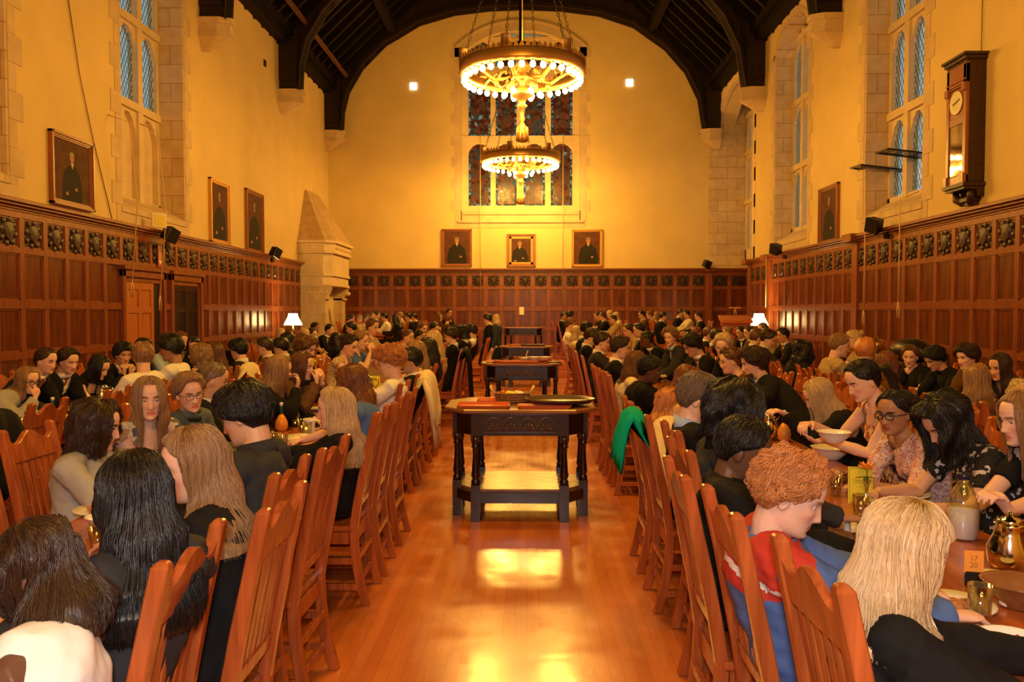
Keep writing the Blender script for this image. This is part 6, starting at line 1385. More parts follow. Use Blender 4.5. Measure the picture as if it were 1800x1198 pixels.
# row, head pixel u v, head x, look (0 right, 90 away, 180 left, 270 to camera), sex f/m, hair, hair colour, top, colour, skin, detail, label, extras
PPL = [
 ('LA', 75, 1000, -1.12, 165, 'f', 'wavy', 'dark', 'tank', 'white', 'd', 2, 'person with long dark hair and white sleeveless top, leaning over the near table', D_(drop=.20, pitch=-34, cy=1.52, twist=.1, hs=.9, nochair=1, vol=.5)),
 ('LA', 238, 872, -1.02, 150, 'f', 'long', 'black', 'suit', 'charcoal', 'm', 2, 'person with long straight black hair in dark blazer, back to the camera', D_(cy=1.95, cx=-1.21, pitch=-12, hs=.97, drop=.38, vol=.8, tie=False, twist=-.35)),
 ('LA', 343, 815, -1.10, 206, 'f', 'long', 'light', 'suit', 'black', 'l', 2, 'person with long light brown hair turned in profile, pale face, dark top', D_(cy=2.52, cx=-1.13, pitch=-14, drop=.32, cut=108, eyes=1, tie=False, bot='black')),
 ('LA', 430, 728, -1.14, 172, 'm', 'bowl', 'black', 'suit', 'charcoal', 'm', 2, 'person with thick black hair and charcoal jacket hunched over the table', D_(cy=3.08, cx=-1.26, pitch=-22, tie=False, shirt='charcoal', twist=-.1)),
 ('LA', 590, 718, -1.10, 185, 'f', 'long', 'blonde', 'sweater', 'black', 'l', 2, 'person with long loose blonde hair and black top, seen in profile', D_(cy=4.88, cx=-1.23, pitch=-6, drop=.38, eyes=1, cut=106)),
 ('LA', 620, 674, -1.2, 165, 'f', 'wavy', 'auburn', 'tee', 'blue', 'l', 1, 'person with thick reddish brown hair and blue top', D_(drop=.22, pitch=-25, cy=5.4)),
 ('LA', 685, 637, -1.15, 175, 'm', 'afro', 'red', 'shirt', 'white', 'l', 2, 'person with a big halo of curly light hair and white shirt', D_(pitch=-18)),
 ('LA', 722, 634, -1.12, 190, 'f', 'short', 'black', 'suit', 'black', 'm', 1, 'person with short black hair beside the cream jacket', D_(pitch=-10, skirt=0)),
 ('LA', 731, 619, -1.15, 180, 'f', 'long', 'light', 'tank', 'beige', 'l', 1, 'person with long light brown hair and bare shoulder behind the cream jacket', D_(drop=.4)),
 ('LA', 752, 612, -1.15, 185, 'f', 'vlong', 'black', 'tee', 'black', 'm', 1, 'person with very long black hair in the aisle row', {}),
 ('LA', 762, 599, -1.15, 180, 'f', 'vlong', 'blonde', 'tee', 'cream', 'l', 1, 'person with long blonde hair behind the very long black hair', {}),
 ('LA', 792, 590, -1.2, 180, 'm', 'curly', 'dark', 'suit', 'black', 'l', 1, 'person with curly dark hair, black suit and white collar in profile', {}),
 ('LA', 813, 584, -1.1, 165, 'f', 'bob', 'black', 'suit', 'black', 'm', 1, 'person with straight black hair and black suit, back towards the aisle', D_(twist=-.3)),
 ('LA', 828, 582, -1.05, 185, 'm', 'shag', 'black', 'vest', 'black', 'l', 1, 'person in black waistcoat with white shirt sleeves by the second trolley', D_(pitch=-18)),
 ('LB', 170, 748, -2.42, 15, 'f', 'wavy', 'dark', 'sweater', 'grey', 'l', 2, 'person with thick dark brown hair and pale grey cardigan, back turned', D_(cy=4.18, drop=.2, pitch=-12, hs=1.05)),
 ('LB', 262, 700, -2.32, 300, 'f', 'vlong', 'light', 'cap', 'scarf', 'l', 2, 'person with long straight light brown hair gazing at the camera', D_(eyes=1, iris='g', pitch=-4, cut=142, drop=.36, gaze=.1, aL='lap', aR='lap', twist=-.2)),
 ('LB', 333, 690, -2.35, 312, 'f', 'short', 'light', 'suit', 'teal', 'l', 2, 'person with short light hair and thin glasses looking toward the camera', D_(eyes=1, glasses=.0018, pitch=-10, roll=.12, tie=False, shirt='teal', vol=1.25, iris='g')),
 ('LB', 375, 668, -2.40, 20, 'm', 'buzz', 'grey', 'suit', 'black', 'm', 1, 'person with shaved head, dark suit and red tie', {}),
 ('LB', 490, 650, -2.25, 20, 'f', 'long', 'light', 'sweater', 'black', 'l', 1, 'person with long light brown hair and black sweater facing away', D_(drop=.36, aR='mouth')),
 ('LB', 532, 643, -2.15, 345, 'f', 'long', 'brown', 'sweater', 'brown', 'l', 2, 'person with brown hair and yellow note stuck on the forehead', D_(note=MT['yellow'], aL='mouth', aR='mouth', drop=.22, pitch=-10, eyes=1)),
 ('LB', 537, 612, -2.35, 345, 'm', 'shag', 'brown', 'suit', 'black', 'l', 1, 'person with swept brown hair behind the diner with the yellow note', D_(pitch=-18)),
 ('LB', 614, 607, -2.28, 340, 'f', 'updo', 'dark', 'cap', 'lace', 'l', 1, 'person with curly pinned-up hair and beige lace top', D_(pitch=-20, note=None)),
 ('LB', 634, 598, -2.28, 340, 'm', 'short', 'light', 'tee', 'blue', 'l', 1, 'person with short fair hair and blue top, hand at the mouth', D_(aR='mouth', aL='mouth')),
 ('LB', 717, 592, -2.1, 330, 'f', 'tied', 'brown', 'tee', 'cream', 'l', 1, 'person with tied back brown hair smiling across the second left table', D_(bun=1)),
 ('LB', 738, 591, -2.1, 340, 'm', 'crop', 'black', 'suit', 'black', 'm', 0, '', {}),
 ('LB', 743, 577, -2.3, 320, 'm', 'short', 'brown', 'tee', 'tan', 'l', 0, '', {}),
 ('LB', 763, 577, -2.1, 330, 'm', 'short', 'black', 'suit', 'black', 'l', 0, '', D_(pitch=-20)),
 ('LB', 655, 574, -3.4 + .9, 330, 'm', 'short', 'brown', 'tee', 'tan', 'l', 0, '', {}),
 ('LC', 251, 626, -3.42, 120, 'm', 'short', 'light', 'shirt', 'white', 'l', 1, 'person with short fair hair and white shirt, back of the head to the camera', {}),
 ('LC', 300, 612, -3.42, 190, 'm', 'bowl', 'black', 'shirt', 'white', 't', 1, 'person with thick black hair and white shirt in profile at the left tables', {}),
 ('LC', 352, 626, -3.4, 190, 'f', 'wavy', 'light', 'suit', 'black', 'l', 1, 'person with wavy light brown hair and black jacket at the left tables', D_(drop=.12)),
 ('LC', 377, 622, -3.45, 170, 'f', 'long', 'brown', 'tee', 'black', 'l', 1, 'person with straight brown hair beside the yellow cloth', {}),
 ('LC', 419, 614, -3.42, 165, 'm', 'bowl', 'black', 'suit', 'black', 'l', 1, 'person with black bowl cut, dark suit and white collar, back turned', {}),
 ('LC', 465, 609, -3.4, 185, 'm', 'short', 'dark', 'suit', 'brown', 'l', 0, '', {}),
 ('LC', 493, 609, -3.4, 185, 'm', 'bowl', 'black', 'suit', 'black', 'l', 0, '', {}),
 ('LC', 505, 598, -3.5, 180, 'f', 'bob', 'black', 'tee', 'black', 'l', 0, '', {}),
 ('LC', 590, 596, -3.4, 170, 'f', 'long', 'black', 'tee', 'black', 'l', 0, '', {}),
 ('LC', 617, 576, -3.5, 190, 'm', 'short', 'black', 'suit', 'black', 'l', 0, '', {}),
 ('LD', 48, 668, -4.45, 340, 'f', 'long', 'light', 'sweater', 'grey', 'l', 1, 'person with light brown hair and dark glasses, hand at the face', D_(glasses=.003, aR='mouth', drop=.22)),
 ('LD', 80, 634, -4.5, 350, 'f', 'tied', 'dark', 'suit', 'charcoal', 'l', 1, 'person with pulled back dark hair leaning beside the suited boy', {}),
 ('LD', 120, 634, -4.45, 335, 'm', 'short', 'dark', 'suit', 'black', 'l', 2, 'person with short dark hair, black suit, white shirt and red tie', D_(pitch=-16, eyes=1)),
 ('LD', 174, 645, -4.4, 350, 'f', 'long', 'black', 'cap', 'black', 'l', 1, 'person with long black hair and bare arms in a black dress', D_(drop=.22, pitch=-25)),
 ('LD', 216, 622, -4.45, 320, 'm', 'bowl', 'black', 'suit', 'black', 'm', 2, 'person with thick black fringe, suit and clasped hands', D_(eyes=1, aL='chin', aR='chin')),
 ('LD', 252, 612, -4.6, 340, 'm', 'short', 'black', 'suit', 'black', 'l', 0, 'person with black hair hidden behind the fair-haired white shirt', {}),
 ('LD', 296, 603, -4.55, 350, 'f', 'curly', 'brown', 'shirt', 'ltblue', 'l', 1, 'person with curly brown hair and pale blue top near the second door', {}),
 ('LD', 317, 599, -4.5, 330, 'f', 'short', 'brown', 'tee', 'tan', 'l', 0, '', {}),
 ('LD', 340, 608, -4.4, 300, 'f', 'bob', 'black', 'tee', 'black', 'l', 0, '', {}),
 ('LD', 493, 588, -4.5, 320, 'f', 'long', 'blonde', 'tee', 'black', 'l', 0, '', {}),
 ('LD', 510, 588, -4.5, 290, 'm', 'short', 'brown', 'suit', 'black', 'l', 0, '', D_(beard=1)),
 ('LD', 535, 589, -4.2, 340, 'f', 'bob', 'blonde', 'tee', 'tan', 'l', 0, '', {}),
 ('LD', 549, 587, -4.3, 330, 'f', 'short', 'dark', 'tee', 'tan', 'l', 0, '', {}),
 ('LD', 554, 576, -4.5, 345, 'm', 'crop', 'black', 'tee', 'cream', 't', 0, '', {}),
 ('LD', 579, 579, -4.4, 340, 'm', 'short', 'black', 'suit', 'black', 'l', 0, '', {}),
 ('RA', 1588, 972, .90, 15, 'f', 'long', 'blonde', 'sweater', 'black', 'l', 2, 'person with straight streaked blonde hair and black top, nearest on the right', D_(cy=1.94, cx=1.02, pitch=-20, hs=1.02, drop=.26, vol=1.1, cut=104, twist=-.1)),
 ('RA', 1388, 868, .80, 340, 'm', 'curly', 'red', 'coat', 'blue', 'l', 2, 'person with curly ginger hair and blue jacket with red yoke and white stripe', D_(cy=2.54, cx=.96, pitch=-22, vol=.75, shirt='blue', stripe=1, eyes=1, lids=1.62)),
 ('RA', 1305, 790, .86, 345, 'm', 'crop', 'black', 'suit', 'black', 'd', 2, 'person with cropped black hair and black jacket beside the ginger curls', D_(cy=3.08, cx=.92, pitch=-20, tie=False, shirt='black', hs=1.06)),
 ('RA', 1290, 722, .90, 10, 'f', 'bigwavy', 'black', 'suit', 'charcoal', 't', 2, 'person with a large mass of curly black hair over a charcoal jacket', D_(cy=3.62, cx=1.03, tie=False, shirt='black', drop=.16, pitch=-15)),
 ('RA', 1228, 700, .90, 350, 'm', 'short', 'grey', 'suit', 'black', 'l', 2, 'person with fair grey-brown hair and light blue collar over dark jacket', D_(cy=4.18, cx=1.09, pitch=-20, shirt='ltblue', tie=False, hs=1.05)),
 ('RA', 1178, 715, .98, 20, 'f', 'wavy', 'red', 'tee', 'cream', 'l', 1, 'person with long strawberry blonde hair over a white top', D_(cy=4.8, cx=1.03, drop=.34, pitch=-25)),
 ('RA', 1208, 672, 1.12, 10, 'f', 'long', 'auburn', 'tank', 'cream', 'l', 1, 'person with long auburn brown hair bending forward in pale top', D_(cy=5.5, drop=.32, pitch=-35)),
 ('RA', 1142, 650, 1.12, 350, 'm', 'short', 'black', 'suit', 'black', 'd', 2, 'person with dark skin, short black hair and black jacket in profile', D_(cy=7.75, cx=1.12, pitch=-14, tie=False, shirt='black', eyes=1)),
 ('RA', 1117, 638, 1.08, 20, 'f', 'long', 'brown', 'tee', 'cream', 'l', 1, 'person with brown hair, white blouse and patterned skirt', D_(cy=8.32, cx=1.10, bot='print', drop=.24)),
 ('RA', 1091, 611, 1.02, 350, 'm', 'short', 'dark', 'suit', 'black', 'l', 2, 'person with short dark brown hair, black suit and white collar in profile', D_(eyes=1)),
 ('RA', 1058, 600, .98, 350, 'm', 'short', 'dark', 'suit', 'charcoal', 'l', 1, 'person in dark grey jacket next to a tan jacket in the right aisle row', {}),
 ('RA', 1039, 592, .95, 350, 'm', 'short', 'dark', 'suit', 'black', 'l', 1, 'person in black suit bowing forward in the right aisle row', D_(pitch=-25)),
 ('RA', 1031, 578, .98, 10, 'm', 'crop', 'black', 'suit', 'black', 'm', 1, 'person with neat black hair and white collar beyond the bowing suit', {}),
 ('RA', 1014, 584, .88, 20, 'f', 'long', 'blonde', 'tee', 'cream', 'l', 0, '', {}),
 ('RA', 1002, 571, .88, 350, 'm', 'short', 'brown', 'shirt', 'white', 'l', 1, 'person with short brown hair and white shirt before the platform steps', {}),
 ('RB', 1440, 695, 2.10, 175, 'f', 'long', 'blonde', 'sweater', 'black', 'l', 2, 'person with curly long blonde hair looking down, raised hand by the glass', D_(cy=5.75, pitch=-28, eyes=1, lids=1.62, wavy=1, aR='lap', aL=((.02, .40, .98), (-.2, 1, .45), (0, -.4, 1), .55))),
 ('RB', 1517, 668, 2.02, 190, 'f', 'tied', 'black', 'cap', 'floral', 'l', 2, 'person in floral dress with dark tied hair holding a white bowl', D_(cy=4.95, pitch=-24, eyes=1, lids=1.6, tail=1, aL=((-.02, .42, .93), (-.35, 1, -.05), (0, -.2, -1), .35), aR=((.20, .44, 1.0), (-.7, .8, .1), (0, .2, 1), .8))),
 ('RB', 1572, 725, 2.02, 215, 'f', 'tied', 'black', 'knit', 'knit', 't', 2, 'person with dark glasses and pink knitted top smiling', D_(cy=4.36, pitch=-8, eyes=1, glasses=.0032, bun=1)),
 ('RB', 1662, 742, 2.05, 190, 'f', 'bigwavy', 'black', 'tee', 'dots', 'm', 2, 'person with long curly black hair and dotted black top bending over a plate', D_(cy=3.85, pitch=-35, eyes=1, lids=1.6)),
 ('RB', 1800, 735, 2.20, 185, 'f', 'long', 'light', 'tee', 'black', 'l', 2, 'person with long light hair and black top, hand raised beyond the milk jug', D_(cy=3.15, pitch=-10, eyes=1, aL=((-.02, .42, .93), (-.2, .6, .75), (0, -.5, .9), .9))),
 ('RB', 1325, 638, 1.98, 180, 'm', 'shag', 'dark', 'suit', 'black', 'l', 2, 'bearded person with swept dark hair, black suit and pale shirt', D_(cy=6.6, beard=1, shirt='ltblue', tie=False, hs=1.05, eyes=1, aL=((-.1, .45, .98), (-.4, 1, .2), (0, 0, 1), .3))),
 ('RB', 1284, 634, 1.95, 185, 'f', 'updo', 'brown', 'cap', 'brown', 'l', 1, 'person with loosely pinned brown curls beside the bearded suit', D_(cy=7.6)),
 ('RB', 1271, 608, 1.98, 245, 'f', 'short', 'blonde', 'tee', 'black', 'l', 2, 'person with side-swept blonde hair looking down in black top', D_(cy=8.2, pitch=-18, eyes=1)),
 ('RB', 1217, 607, 1.9, 190, 'm', 'shag', 'black', 'suit', 'black', 'm', 2, 'person with thick black hair, black suit and red tie looking down', D_(pitch=-28)),
 ('RB', 1178, 592, 1.95, 235, 'm', 'curly', 'light', 'suit', 'charcoal', 'l', 2, 'person with curly fair hair and pale blue shirt facing the camera', D_(shirt='ltblue', tie=False, eyes=1)),
 ('RB', 1137, 596, 1.80, 185, 'f', 'tied', 'black', 'suit', 'black', 'd', 1, 'person with black hair tied back and black jacket facing the aisle', D_(bun=1, tie=False)),
 ('RB', 1123, 580, 1.9, 195, 'm', 'short', 'black', 'suit', 'black', 'l', 0, '', {}),
 ('RB', 1105, 580, 1.85, 190, 'f', 'short', 'dark', 'tee', 'tan', 'l', 0, '', {}),
 ('RC', 1717, 668, 3.35, 60, 'f', 'long', 'light', 'tee', 'brown', 'l', 1, 'person with long light brown hair seen from behind at the right edge tables', D_(drop=.3)),
 ('RC', 1558, 640, 3.32, 45, 'f', 'long', 'auburn', 'tee', 'brown', 'l', 1, 'person with straight reddish brown hair, back turned', {}),
 ('RC', 1521, 617, 3.4, 60, 'f', 'curly', 'red', 'tee', 'tan', 'l', 0, 'person with curly reddish hair behind the floral dress', {}),
 ('RC', 1476, 607, 3.3, 350, 'm', 'crop', 'light', 'coat', 'tan', 'l', 2, 'person with cropped fair hair and tan jacket in profile', {}),
 ('RC', 1410, 618, 3.3, 40, 'f', 'bigwavy', 'black', 'tee', 'black', 'm', 1, 'person with a mass of black hair slumped at the middle right table', D_(pitch=-30)),
 ('RC', 1351, 595, 3.3, 330, 'm', 'short', 'dark', 'suit', 'charcoal', 'l', 1, 'person with short brown hair bending down beyond the bearded suit', D_(pitch=-25)),
 ('RC', 1330, 592, 3.4, 20, 'm', 'short', 'brown', 'suit', 'charcoal', 'l', 0, '', {}),
 ('RC', 1260, 591, 3.1, 340, 'm', 'short', 'dark', 'suit', 'black', 'l', 0, '', D_(aL='mouth', aR='mouth')),
 ('RC', 1246, 586, 3.3, 350, 'm', 'short', 'brown', 'suit', 'black', 'l', 0, '', {}),
 ('RC', 1224, 585, 3.3, 20, 'f', 'short', 'auburn', 'tee', 'brown', 'l', 0, '', {}),
 ('RD', 1758, 645, 4.35, 200, 'f', 'long', 'dark', 'tank', 'lace', 'm', 2, 'person with dark hair turned away, patterned straps and bare shoulder', D_(cy=7.2)),
 ('RD', 1700, 627, 4.35, 200, 'm', 'shag', 'dark', 'suit', 'brown', 'l', 2, 'person with dark brown hair, brown jacket and red tie', D_(eyes=1, tie=True, cy=8.0)),
 ('RD', 1643, 630, 4.35, 190, 'm', 'shag', 'black', 'shirt', 'black', 'm', 2, 'person with shaggy black hair and black shirt looking down', D_(pitch=-30, cy=8.6)),
 ('RD', 1600, 626, 4.35, 235, 'f', 'short', 'brown', 'tee', 'black', 'l', 2, 'person with swept back light brown hair in black top, near the wall panelling', D_(eyes=1, cy=9.2)),
 ('RD', 1501, 596, 4.4, 150, 'f', 'updo', 'blonde', 'tee', 'tan', 'l', 0, 'person with pinned blonde hair near the brass urn', {}),
 ('RD', 1376, 589, 4.4, 195, 'm', 'short', 'black', 'suit', 'black', 'm', 1, 'person with short black hair, dark suit and white collar below the lamp reflections', {}),
 ('RD', 1341, 578, 4.5, 200, 'm', 'crop', 'grey', 'tee', 'tan', 'l', 0, '', {}),
 ('RD', 1316, 584, 4.3, 200, 'm', 'short', 'dark', 'suit', 'brown', 'l', 0, '', {}),
 ('RD', 1302, 584, 4.3, 210, 'm', 'short', 'black', 'suit', 'black', 'm', 0, '', {}),
 ('RD', 1278, 584, 4.1, 190, 'f', 'updo', 'light', 'tee', 'brown', 'l', 0, '', {}),
]
# platform diners: pixel, distance, facing
DA = [(617, 560, 22.3, 0, 'm', 'short', 'black', 'suit', 'black'), (632, 561, 23.0, 300, 'f', 'short', 'light', 'tee', 'tan', NOTEB), (645, 561, 23.4, 290, 'f', 'short', 'brown', 'tee', 'beige', NOTEB), (655, 556, 24.3, 300, 'm', 'crop', 'grey', 'tee', 'tan'),
      (662, 554, 24.8, 0, 'm', 'short', 'dark', 'suit', 'black'), (675, 557, 23.6, 190, 'm', 'short', 'black', 'shirt', 'white'), (694, 561, 22.4, 190, 'f', 'vlong', 'black', 'suit', 'black'), (703, 555, 24.6, 180, 'f', 'short', 'light', 'tee', 'tan'),
      (717, 557, 24.0, 200, 'm', 'short', 'black', 'suit', 'black'), (727, 557, 24.6, 200, 'm', 'short', 'black', 'suit', 'black'), (771, 558, 23.2, 350, 'f', 'long', 'brown', 'cap', 'tan'), (787, 563, 22.6, 80, 'f', 'curly', 'auburn', 'tee', 'brown'), (790, 549, 25.2, 300, 'm', 'short', 'black', 'suit', 'black'),
      (991, 556, 24.2, 300, 'f', 'short', 'black', 'suit', 'black'), (1002, 554, 23.4, 60, 'm', 'curly', 'black', 'suit', 'black'), (1050, 555, 25.0, 200, 'f', 'short', 'dark', 'tee', 'black'), (1059, 556, 24.4, 190, 'm', 'short', 'dark', 'suit', 'black'),
      (1072, 552, 25.6, 200, 'f', 'short', 'blonde', 'tee', 'tan'), (1083, 555, 24.9, 200, 'f', 'long', 'blonde', 'tee', 'cream'), (1078, 563, 22.6, 190, 'f', 'tied', 'black', 'coat', 'tan'), (1128, 553, 24.0, 200, 'm', 'short', 'black', 'suit', 'brown'),
      (1142, 554, 24.6, 200, 'f', 'curly', 'auburn', 'tee', 'brown'), (1154, 554, 25.2, 20, 'f', 'long', 'light', 'tee', 'beige'), (1166, 556, 23.2, 350, 'm', 'short', 'black', 'suit', 'black'), (1196, 550, 25.4, 330, 'm', 'short', 'dark', 'suit', 'black'),
      (1207, 552, 24.6, 200, 'm', 'short', 'black', 'shirt', 'cream'), (1227, 556, 23.3, 190, 'm', 'short', 'dark', 'suit', 'black')]
ORD = ['first', 'second', 'third', 'fourth', 'fifth', 'sixth', 'seventh', 'eighth', 'ninth', 'tenth', 'eleventh', 'twelfth', 'thirteenth', 'fourteenth', 'fifteenth', 'sixteenth', 'seventeenth', 'eighteenth', 'nineteenth', 'twentieth'] + ['%dth' % i for i in range(21, 60)]
ROWN = {'LA': 'left aisle row', 'LB': 'left aisle tables facing the aisle', 'LC': 'outer left tables facing the wall', 'LD': 'outer left tables by the wall', 'RA': 'right aisle row', 'RB': 'right aisle tables facing the aisle', 'RC': 'outer right tables facing the wall', 'RD': 'outer right tables by the wall'}
CNM = {'suit': 'suit', 'tee': 'top', 'shirt': 'shirt', 'tank': 'sleeveless top', 'cap': 'dress', 'coat': 'jacket', 'sweater': 'sweater', 'knit': 'knitted top', 'vest': 'waistcoat'}
HN = {'black': 'black-haired', 'dark': 'dark-haired', 'brown': 'brown-haired', 'auburn': 'auburn-haired', 'light': 'light-haired', 'blonde': 'blonde', 'red': 'ginger-haired', 'grey': 'grey-haired'}
rows = {}
for i, p in enumerate(PPL): rows.setdefault(p[0], []).append((i, p))
EXTRA = {'LB': [3.0, 3.58], 'RC': [4.4, 4.95, 5.5], 'LC': [4.6, 5.3, 6.2], 'LA': [3.65, 6.1, 18.3], 'RA': [16.6], 'LD': [5.6, 6.1], 'RD': [6.4]}
seed = 10
def make(px, cx, cy, face, z, look, sex, hairst, hc, top, tc, skin, lod, label, ex, H):
    global seed
    seed += 1; rz = -PI / 2 if face > 0 else PI / 2
    r = empty('person', (cx, cy, z), rz); M = Matrix.Rotation(-rz, 3, 'Z'); h = M @ (H - Vector((cx, cy, z)))
    seatdir = 0 if face > 0 else 180; yw = (look - seatdir + 180) % 360 - 180; yw = max(-95, min(95, yw))
    o = dict(H=h, fem=sex == 'f', yaw=R(yw), pitch=R(ex.get('pitch', -12)), hair=hairst, hc=hc, top=(top, tc), skin=skin, lod=lod, root=r, seed=seed)
    for k in ('drop', 'hs', 'twist', 'tie', 'shirt', 'eyes', 'glasses', 'note', 'beard', 'aL', 'aR', 'bot', 'cut', 'gaze', 'roll', 'vol', 'iris', 'bun', 'tail', 'skirt', 'lids', 'stand', 'k'):
        if k in ex and ex[k] is not None: o[k] = ex[k]
    S = build_person(o); tag(r, label, 'person'); return r, S, o
import os
ONLY = None
chairs = []; PEO = {}
for rn, lst in rows.items():
    px_, face, cx = ROW[rn]; cx = {'LA': -1.22, 'LB': -2.2, 'LC': -3.5, 'LD': -4.72, 'RA': .96, 'RB': 2.22, 'RC': 3.32, 'RD': 4.52}[rn]
    L2 = []
    for i, p in lst:
        H = PX(p[1], p[2], p[3] * (.915 if rn == 'LB' else 1)); L2.append([p[13].get('cy', H.y), i, p, H])
    L2.sort(key=lambda q: q[0])
    for _ in range(60):
        for a, b in zip(L2, L2[1:]):
            g = b[0] - a[0]
            mg = .53 if 'cy' in a[2][13] and 'cy' in b[2][13] else .61
            if g < mg: d = (mg - g) / 2; a[0] -= d * (0.1 if 'cy' in a[2][13] else 1); b[0] += d
    for n_, (cy, i, p, H) in enumerate(L2):
        lb = p[12] or '%s person in %s %s, %s diner of the %s' % (HN[p[7]], p[9] if p[9] not in ('floral',) else 'floral', CNM[p[8]], ORD[n_], ROWN[rn])
        if abs(H.y - cy) > .45: H = Vector((H.x, H.y, H.z))
        if not (1.05 < H.z < 1.48): print('HEAD Z', rn, i, round(H.z, 2), round(H.y, 2))
        if abs(H.y - cy) > .5: print('OFF', rn, i, round(H.y, 2), round(cy, 2))
        ccx = cx + {0: 0}.get(0)
        if rn == 'RA': ccx = .95 if cy < 3.3 else 1.03
        if rn == 'RA' and cy > 6: ccx = 1.08
        if rn == 'LA' and cy > 6: ccx = -1.38
        ccx = p[13].get('cx', ccx)
        PEO[i] = make(p[1], ccx, cy, face, 0, p[4], p[5], p[6], p[7], p[8], p[9], p[10], p[11], lb, p[13], H)
        if not p[13].get('nochair'): chairs.append((rn, cy, ccx, face, 0, 0, False, p[13].get('seat')))
    for y in EXTRA.get(rn, []):
        if all(abs(y - q[0]) > .5 for q in L2): chairs.append((rn, y, cx + (.05 * face if False else 0), face, 0, random.Random(int(y * 10)).uniform(-6, 6), rn == 'LB', None))
cnt = {}
for rn in ROWN:
    for n_, c in enumerate(sorted([c for c in chairs if c[0] == rn], key=lambda q: q[1])):
        o = put_chair(c[2], c[1], c[3], 0, c[5] or random.Random(n_ * 7 + len(rn)).uniform(-2.5, 2.5), c[6])
        tag(o, 'high-backed slatted oak chair, %s from the camera in the %s' % (ORD[n_], ROWN[rn]), 'chair', 'high-backed oak chairs')
# platform
dn = 0
for side_, sel in (('left', [d for d in DA if d[0] < 927]), ('right', [d for d in DA if d[0] > 927])):
    taken = []
    for k, d in enumerate(sorted(sel, key=lambda q: q[0])):
        H = PY(d[0], d[1], d[2]); face = 1 if math.cos(R(d[3])) > -.2 else -1
        cx = H.x - face * .0; cy = d[2]
        for _ in range(8):
            for (ax_, ay) in taken:
                if abs(cx - ax_) < .5 and abs(cy - ay) < .5: cy = ay + .52 if cy >= ay else ay - .52
        cy = min(26.9, max(22.0, cy)); taken.append((cx, cy)); Hh = Vector((H.x, cy, H.z))
        Hh.x = H.x * cy / d[2]; Hh.z = max(1.50, min(1.72, EYE + (H.z - EYE) * cy / d[2])); cx = Hh.x
        lb = '%s person in %s %s, %s from the left on the %s part of the platform' % (HN[d[6]], d[8], CNM[d[7]], ORD[k], side_)
        make(d[0], cx, cy, face, .33, d[3], d[4], d[5], d[6], d[7], d[8], 'm' if d[6] == 'black' else 'l', 0, lb, D_(note=d[9]) if len(d) > 9 else {}, Hh)
        o = put_chair(cx, cy, face, .33); tag(o, 'high-backed oak chair, %s from the left on the %s part of the platform' % (ORD[k], side_), 'chair', 'high-backed oak chairs')
# two standing by the left of the aisle
for (u, v, y, hs_, hc, top, tc, lb, look) in ((857, 561, 20.3, 'curly', 'black', 'suit', 'black', 'standing person with curly black hair and black suit at the left of the aisle', 180), (872, 561, 20.0, 'bob', 'blonde', 'suit', 'darkblue', 'standing person with blonde hair, denim jacket and bare legs', 120)):
    H = PY(u, v, y); H.z = min(H.z, 1.56)
    make(u, H.x, y, -1, 0, look, 'f' if hc == 'blonde' else 'm', hs_, hc, top, tc, 'l', 0, lb, D_(stand=1, aL='hang', aR='hang', k=.98, tie=False), H)
# the held bowl, fork, phone, earrings
pb = PEO[[i for i, p in enumerate(PPL) if 'floral dress' in p[12]][0]]
q = PX(1466, 768, 1.72); put('bowl', tuple(q - Vector((0, 0, .03))), 'white soup bowl held up in the hands of the floral dress', 'bowl')
# place settings
k = 0
for rn in ('LA', 'LB', 'LC', 'LD', 'RA', 'RB', 'RC', 'RD'):
    k0 = k + 1
    for c in sorted([c for c in chairs if c[0] == rn], key=lambda q: q[1]):
        cy = c[1]; face = c[3]; x = c[2] + face * .48
        near = cy < 6.3 and rn in ('RA', 'RB') or cy < 3.4
        if near or not any(t[2] + .15 < cy < t[3] - .15 and t[0] < x + .1 * 1 and x - .1 < t[1] for t in TBL): continue
        x = min(max(x, min(t[0] for t in TBL if t[0] - .3 < x < t[1] + .3) + .17), max(t[1] for t in TBL if t[0] - .3 < x < t[1] + .3) - .17)
        tn = ROWN[rn]; k += 1
        put(['plate', 'plate2', 'bowl'][k % 3], (x, cy, TZ + .0005), 'white dish of food, %s along the %s' % (ORD[k - k0], tn), 'dish', 'dishes of the ' + tn)
        put('glass', (x + face * .05, cy + .21, TZ + .0005), 'clear drinking glass, %s along the %s' % (ORD[k - k0], tn), 'glass', 'glasses of the ' + tn)
        if k % 4 == 0 and face > 0: put('bottle', (x + .22, cy + .27, TZ + .0005), 'orange dressing bottle beside the %s dish of the %s' % (ORD[k - k0], tn), 'bottle', 'dressing bottles of the ' + tn)
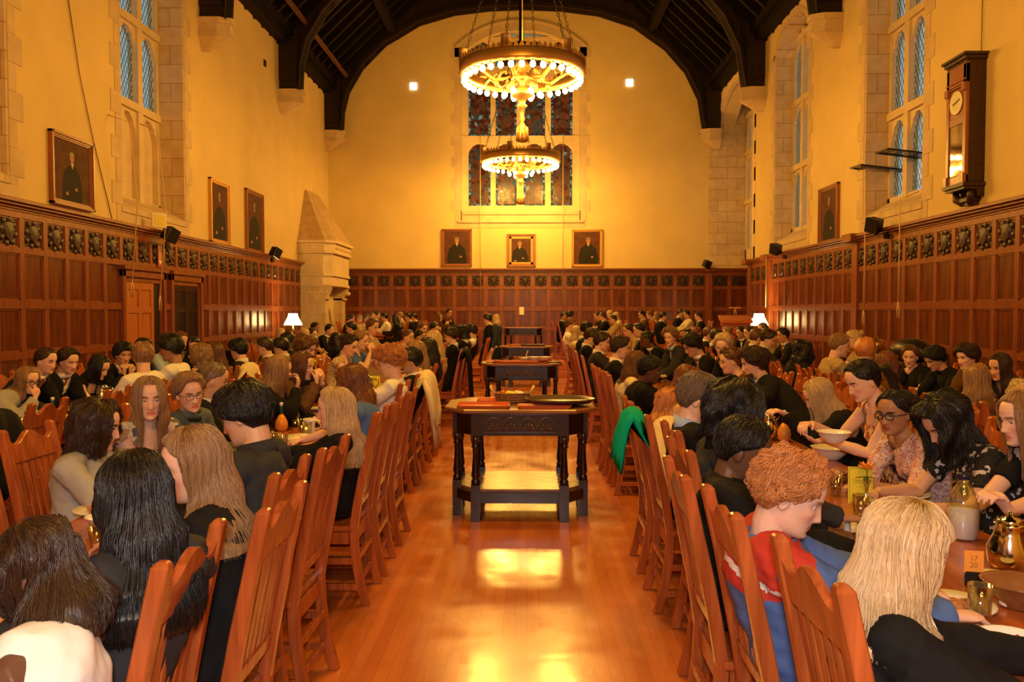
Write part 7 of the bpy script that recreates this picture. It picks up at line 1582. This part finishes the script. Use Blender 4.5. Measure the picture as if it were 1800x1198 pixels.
# garments over chairs
def draped(label, x, y, face, mt, drop=.55, wdt=.44, sleeves=True, seed_=1, stripe=False):
    r = empty('draped_jacket', (x, y, 0), -PI / 2 if face > 0 else PI / 2); tag(r, label, 'jacket')
    m = MB(); prof = [(.05, -.16), (.0, -.06), (-.012, 0), (-.05, .03), (-.09, .0), (-.115, -.08), (-.13, -drop * .45), (-.14, -drop * .75), (-.15, -drop)]; n = 26; rings = []
    path = [(-.36 + a, 1.115 + b) for a, b in prof]
    out = []; inn = []
    for j in range(n + 1):
        t = j / n * 2 - 1; ro = []; ri = []
        for i, (a, b) in enumerate(path):
            w_ = wdt * (.5 + .06 * (i / len(path))) * (1 if i < 4 or True else 1); xx = t * w_; sag = -.05 * abs(t) ** 3 - (.03 * math.sin(t * 5 + seed_) if i == len(path) - 1 else 0); f = .014 * math.sin(t * 11 + i * .5 + seed_) * min(1, i / 4)
            ro.append((xx, a - f - .008, b + sag)); ri.append((xx * .97, a - f + .012, b + sag))
        rings.append(ro + ri[::-1])
    m.loft(rings, 0, True, True, True); obj('body_cloth', m, mt, r)
    if sleeves:
        for s in (-1, 1):
            q = MB(); q.tube([(s * wdt * .44, -.42, 1.06), (s * wdt * .53, -.47, .92), (s * wdt * .5, -.50, .74), (s * wdt * .42, -.50, .60)], [(.045, .03), (.055, .035), (.05, .032), (.042, .028)], 10); obj('sleeve', q, mt, r)
    if stripe: obj('striped_tag', MB().box(-.07, .05, -.535, -.525, .60, .63), MT['red'], r)
def chair_near(rn, y):
    c = min([c for c in chairs if c[0] == rn], key=lambda q: abs(q[1] - y)); return c[2], c[1], c[3]
x, y, f = chair_near('LA', 7.7); draped('cream zip jacket draped over an aisle chair behind the curly light hair', x, y, f, CL['cream'], .66, .46, True, 2, True)
x, y, f = chair_near('RA', 4.8); draped('bright green cloth jacket draped over the chair of the strawberry blonde', x, y, f, CL['green'], .26, .27, False, 3)
x, y, f = chair_near('LC', 4.6); draped('black jacket over an empty chair at the far left', x, y, f, CL['black'], .5, .48, True, 4)
x, y, f = chair_near('LC', 9.0); draped('pale yellow cloth over a chair at the outer left tables', x, y, f, CL['cream'], .4, .40, False, 5)
x, y, f = chair_near('RB', 5.75); draped('black jacket over the chair behind the curly blonde', x, y, f, CL['black'], .5, .46, True, 6)
x, y, f = chair_near('LA', 12.8); draped('long black coat over the chair of the curly dark-haired suit', x, y, f, CL['black'], .75, .42, False, 7)
# red yoke and white stripe on the blue jacket
j = [c for c in PEO[[i for i, p in enumerate(PPL) if 'ginger hair and blue' in p[12]][0]][0].children if c.name.startswith('jacket')][0]
Sg = PEO[[i for i, p in enumerate(PPL) if 'ginger hair and blue' in p[12]][0]][1]
me = j.data; me.materials.append(CL['red']); me.materials.append(CL['white'])
for pl_ in me.polygons:
    c = pl_.center - Sg['NB']; h_ = c.dot(Sg['sd']); l_ = abs(c.dot(Sg['side']))
    if l_ < .24 and h_ > -.135 and c.dot(Sg['fwd']) < .09: pl_.material_index = 1
    if -.085 - l_ * .12 < h_ < -.060 - l_ * .12 and c.dot(Sg['fwd']) < .03: pl_.material_index = 2
bpy.data.scenes.remove(tmpsc)
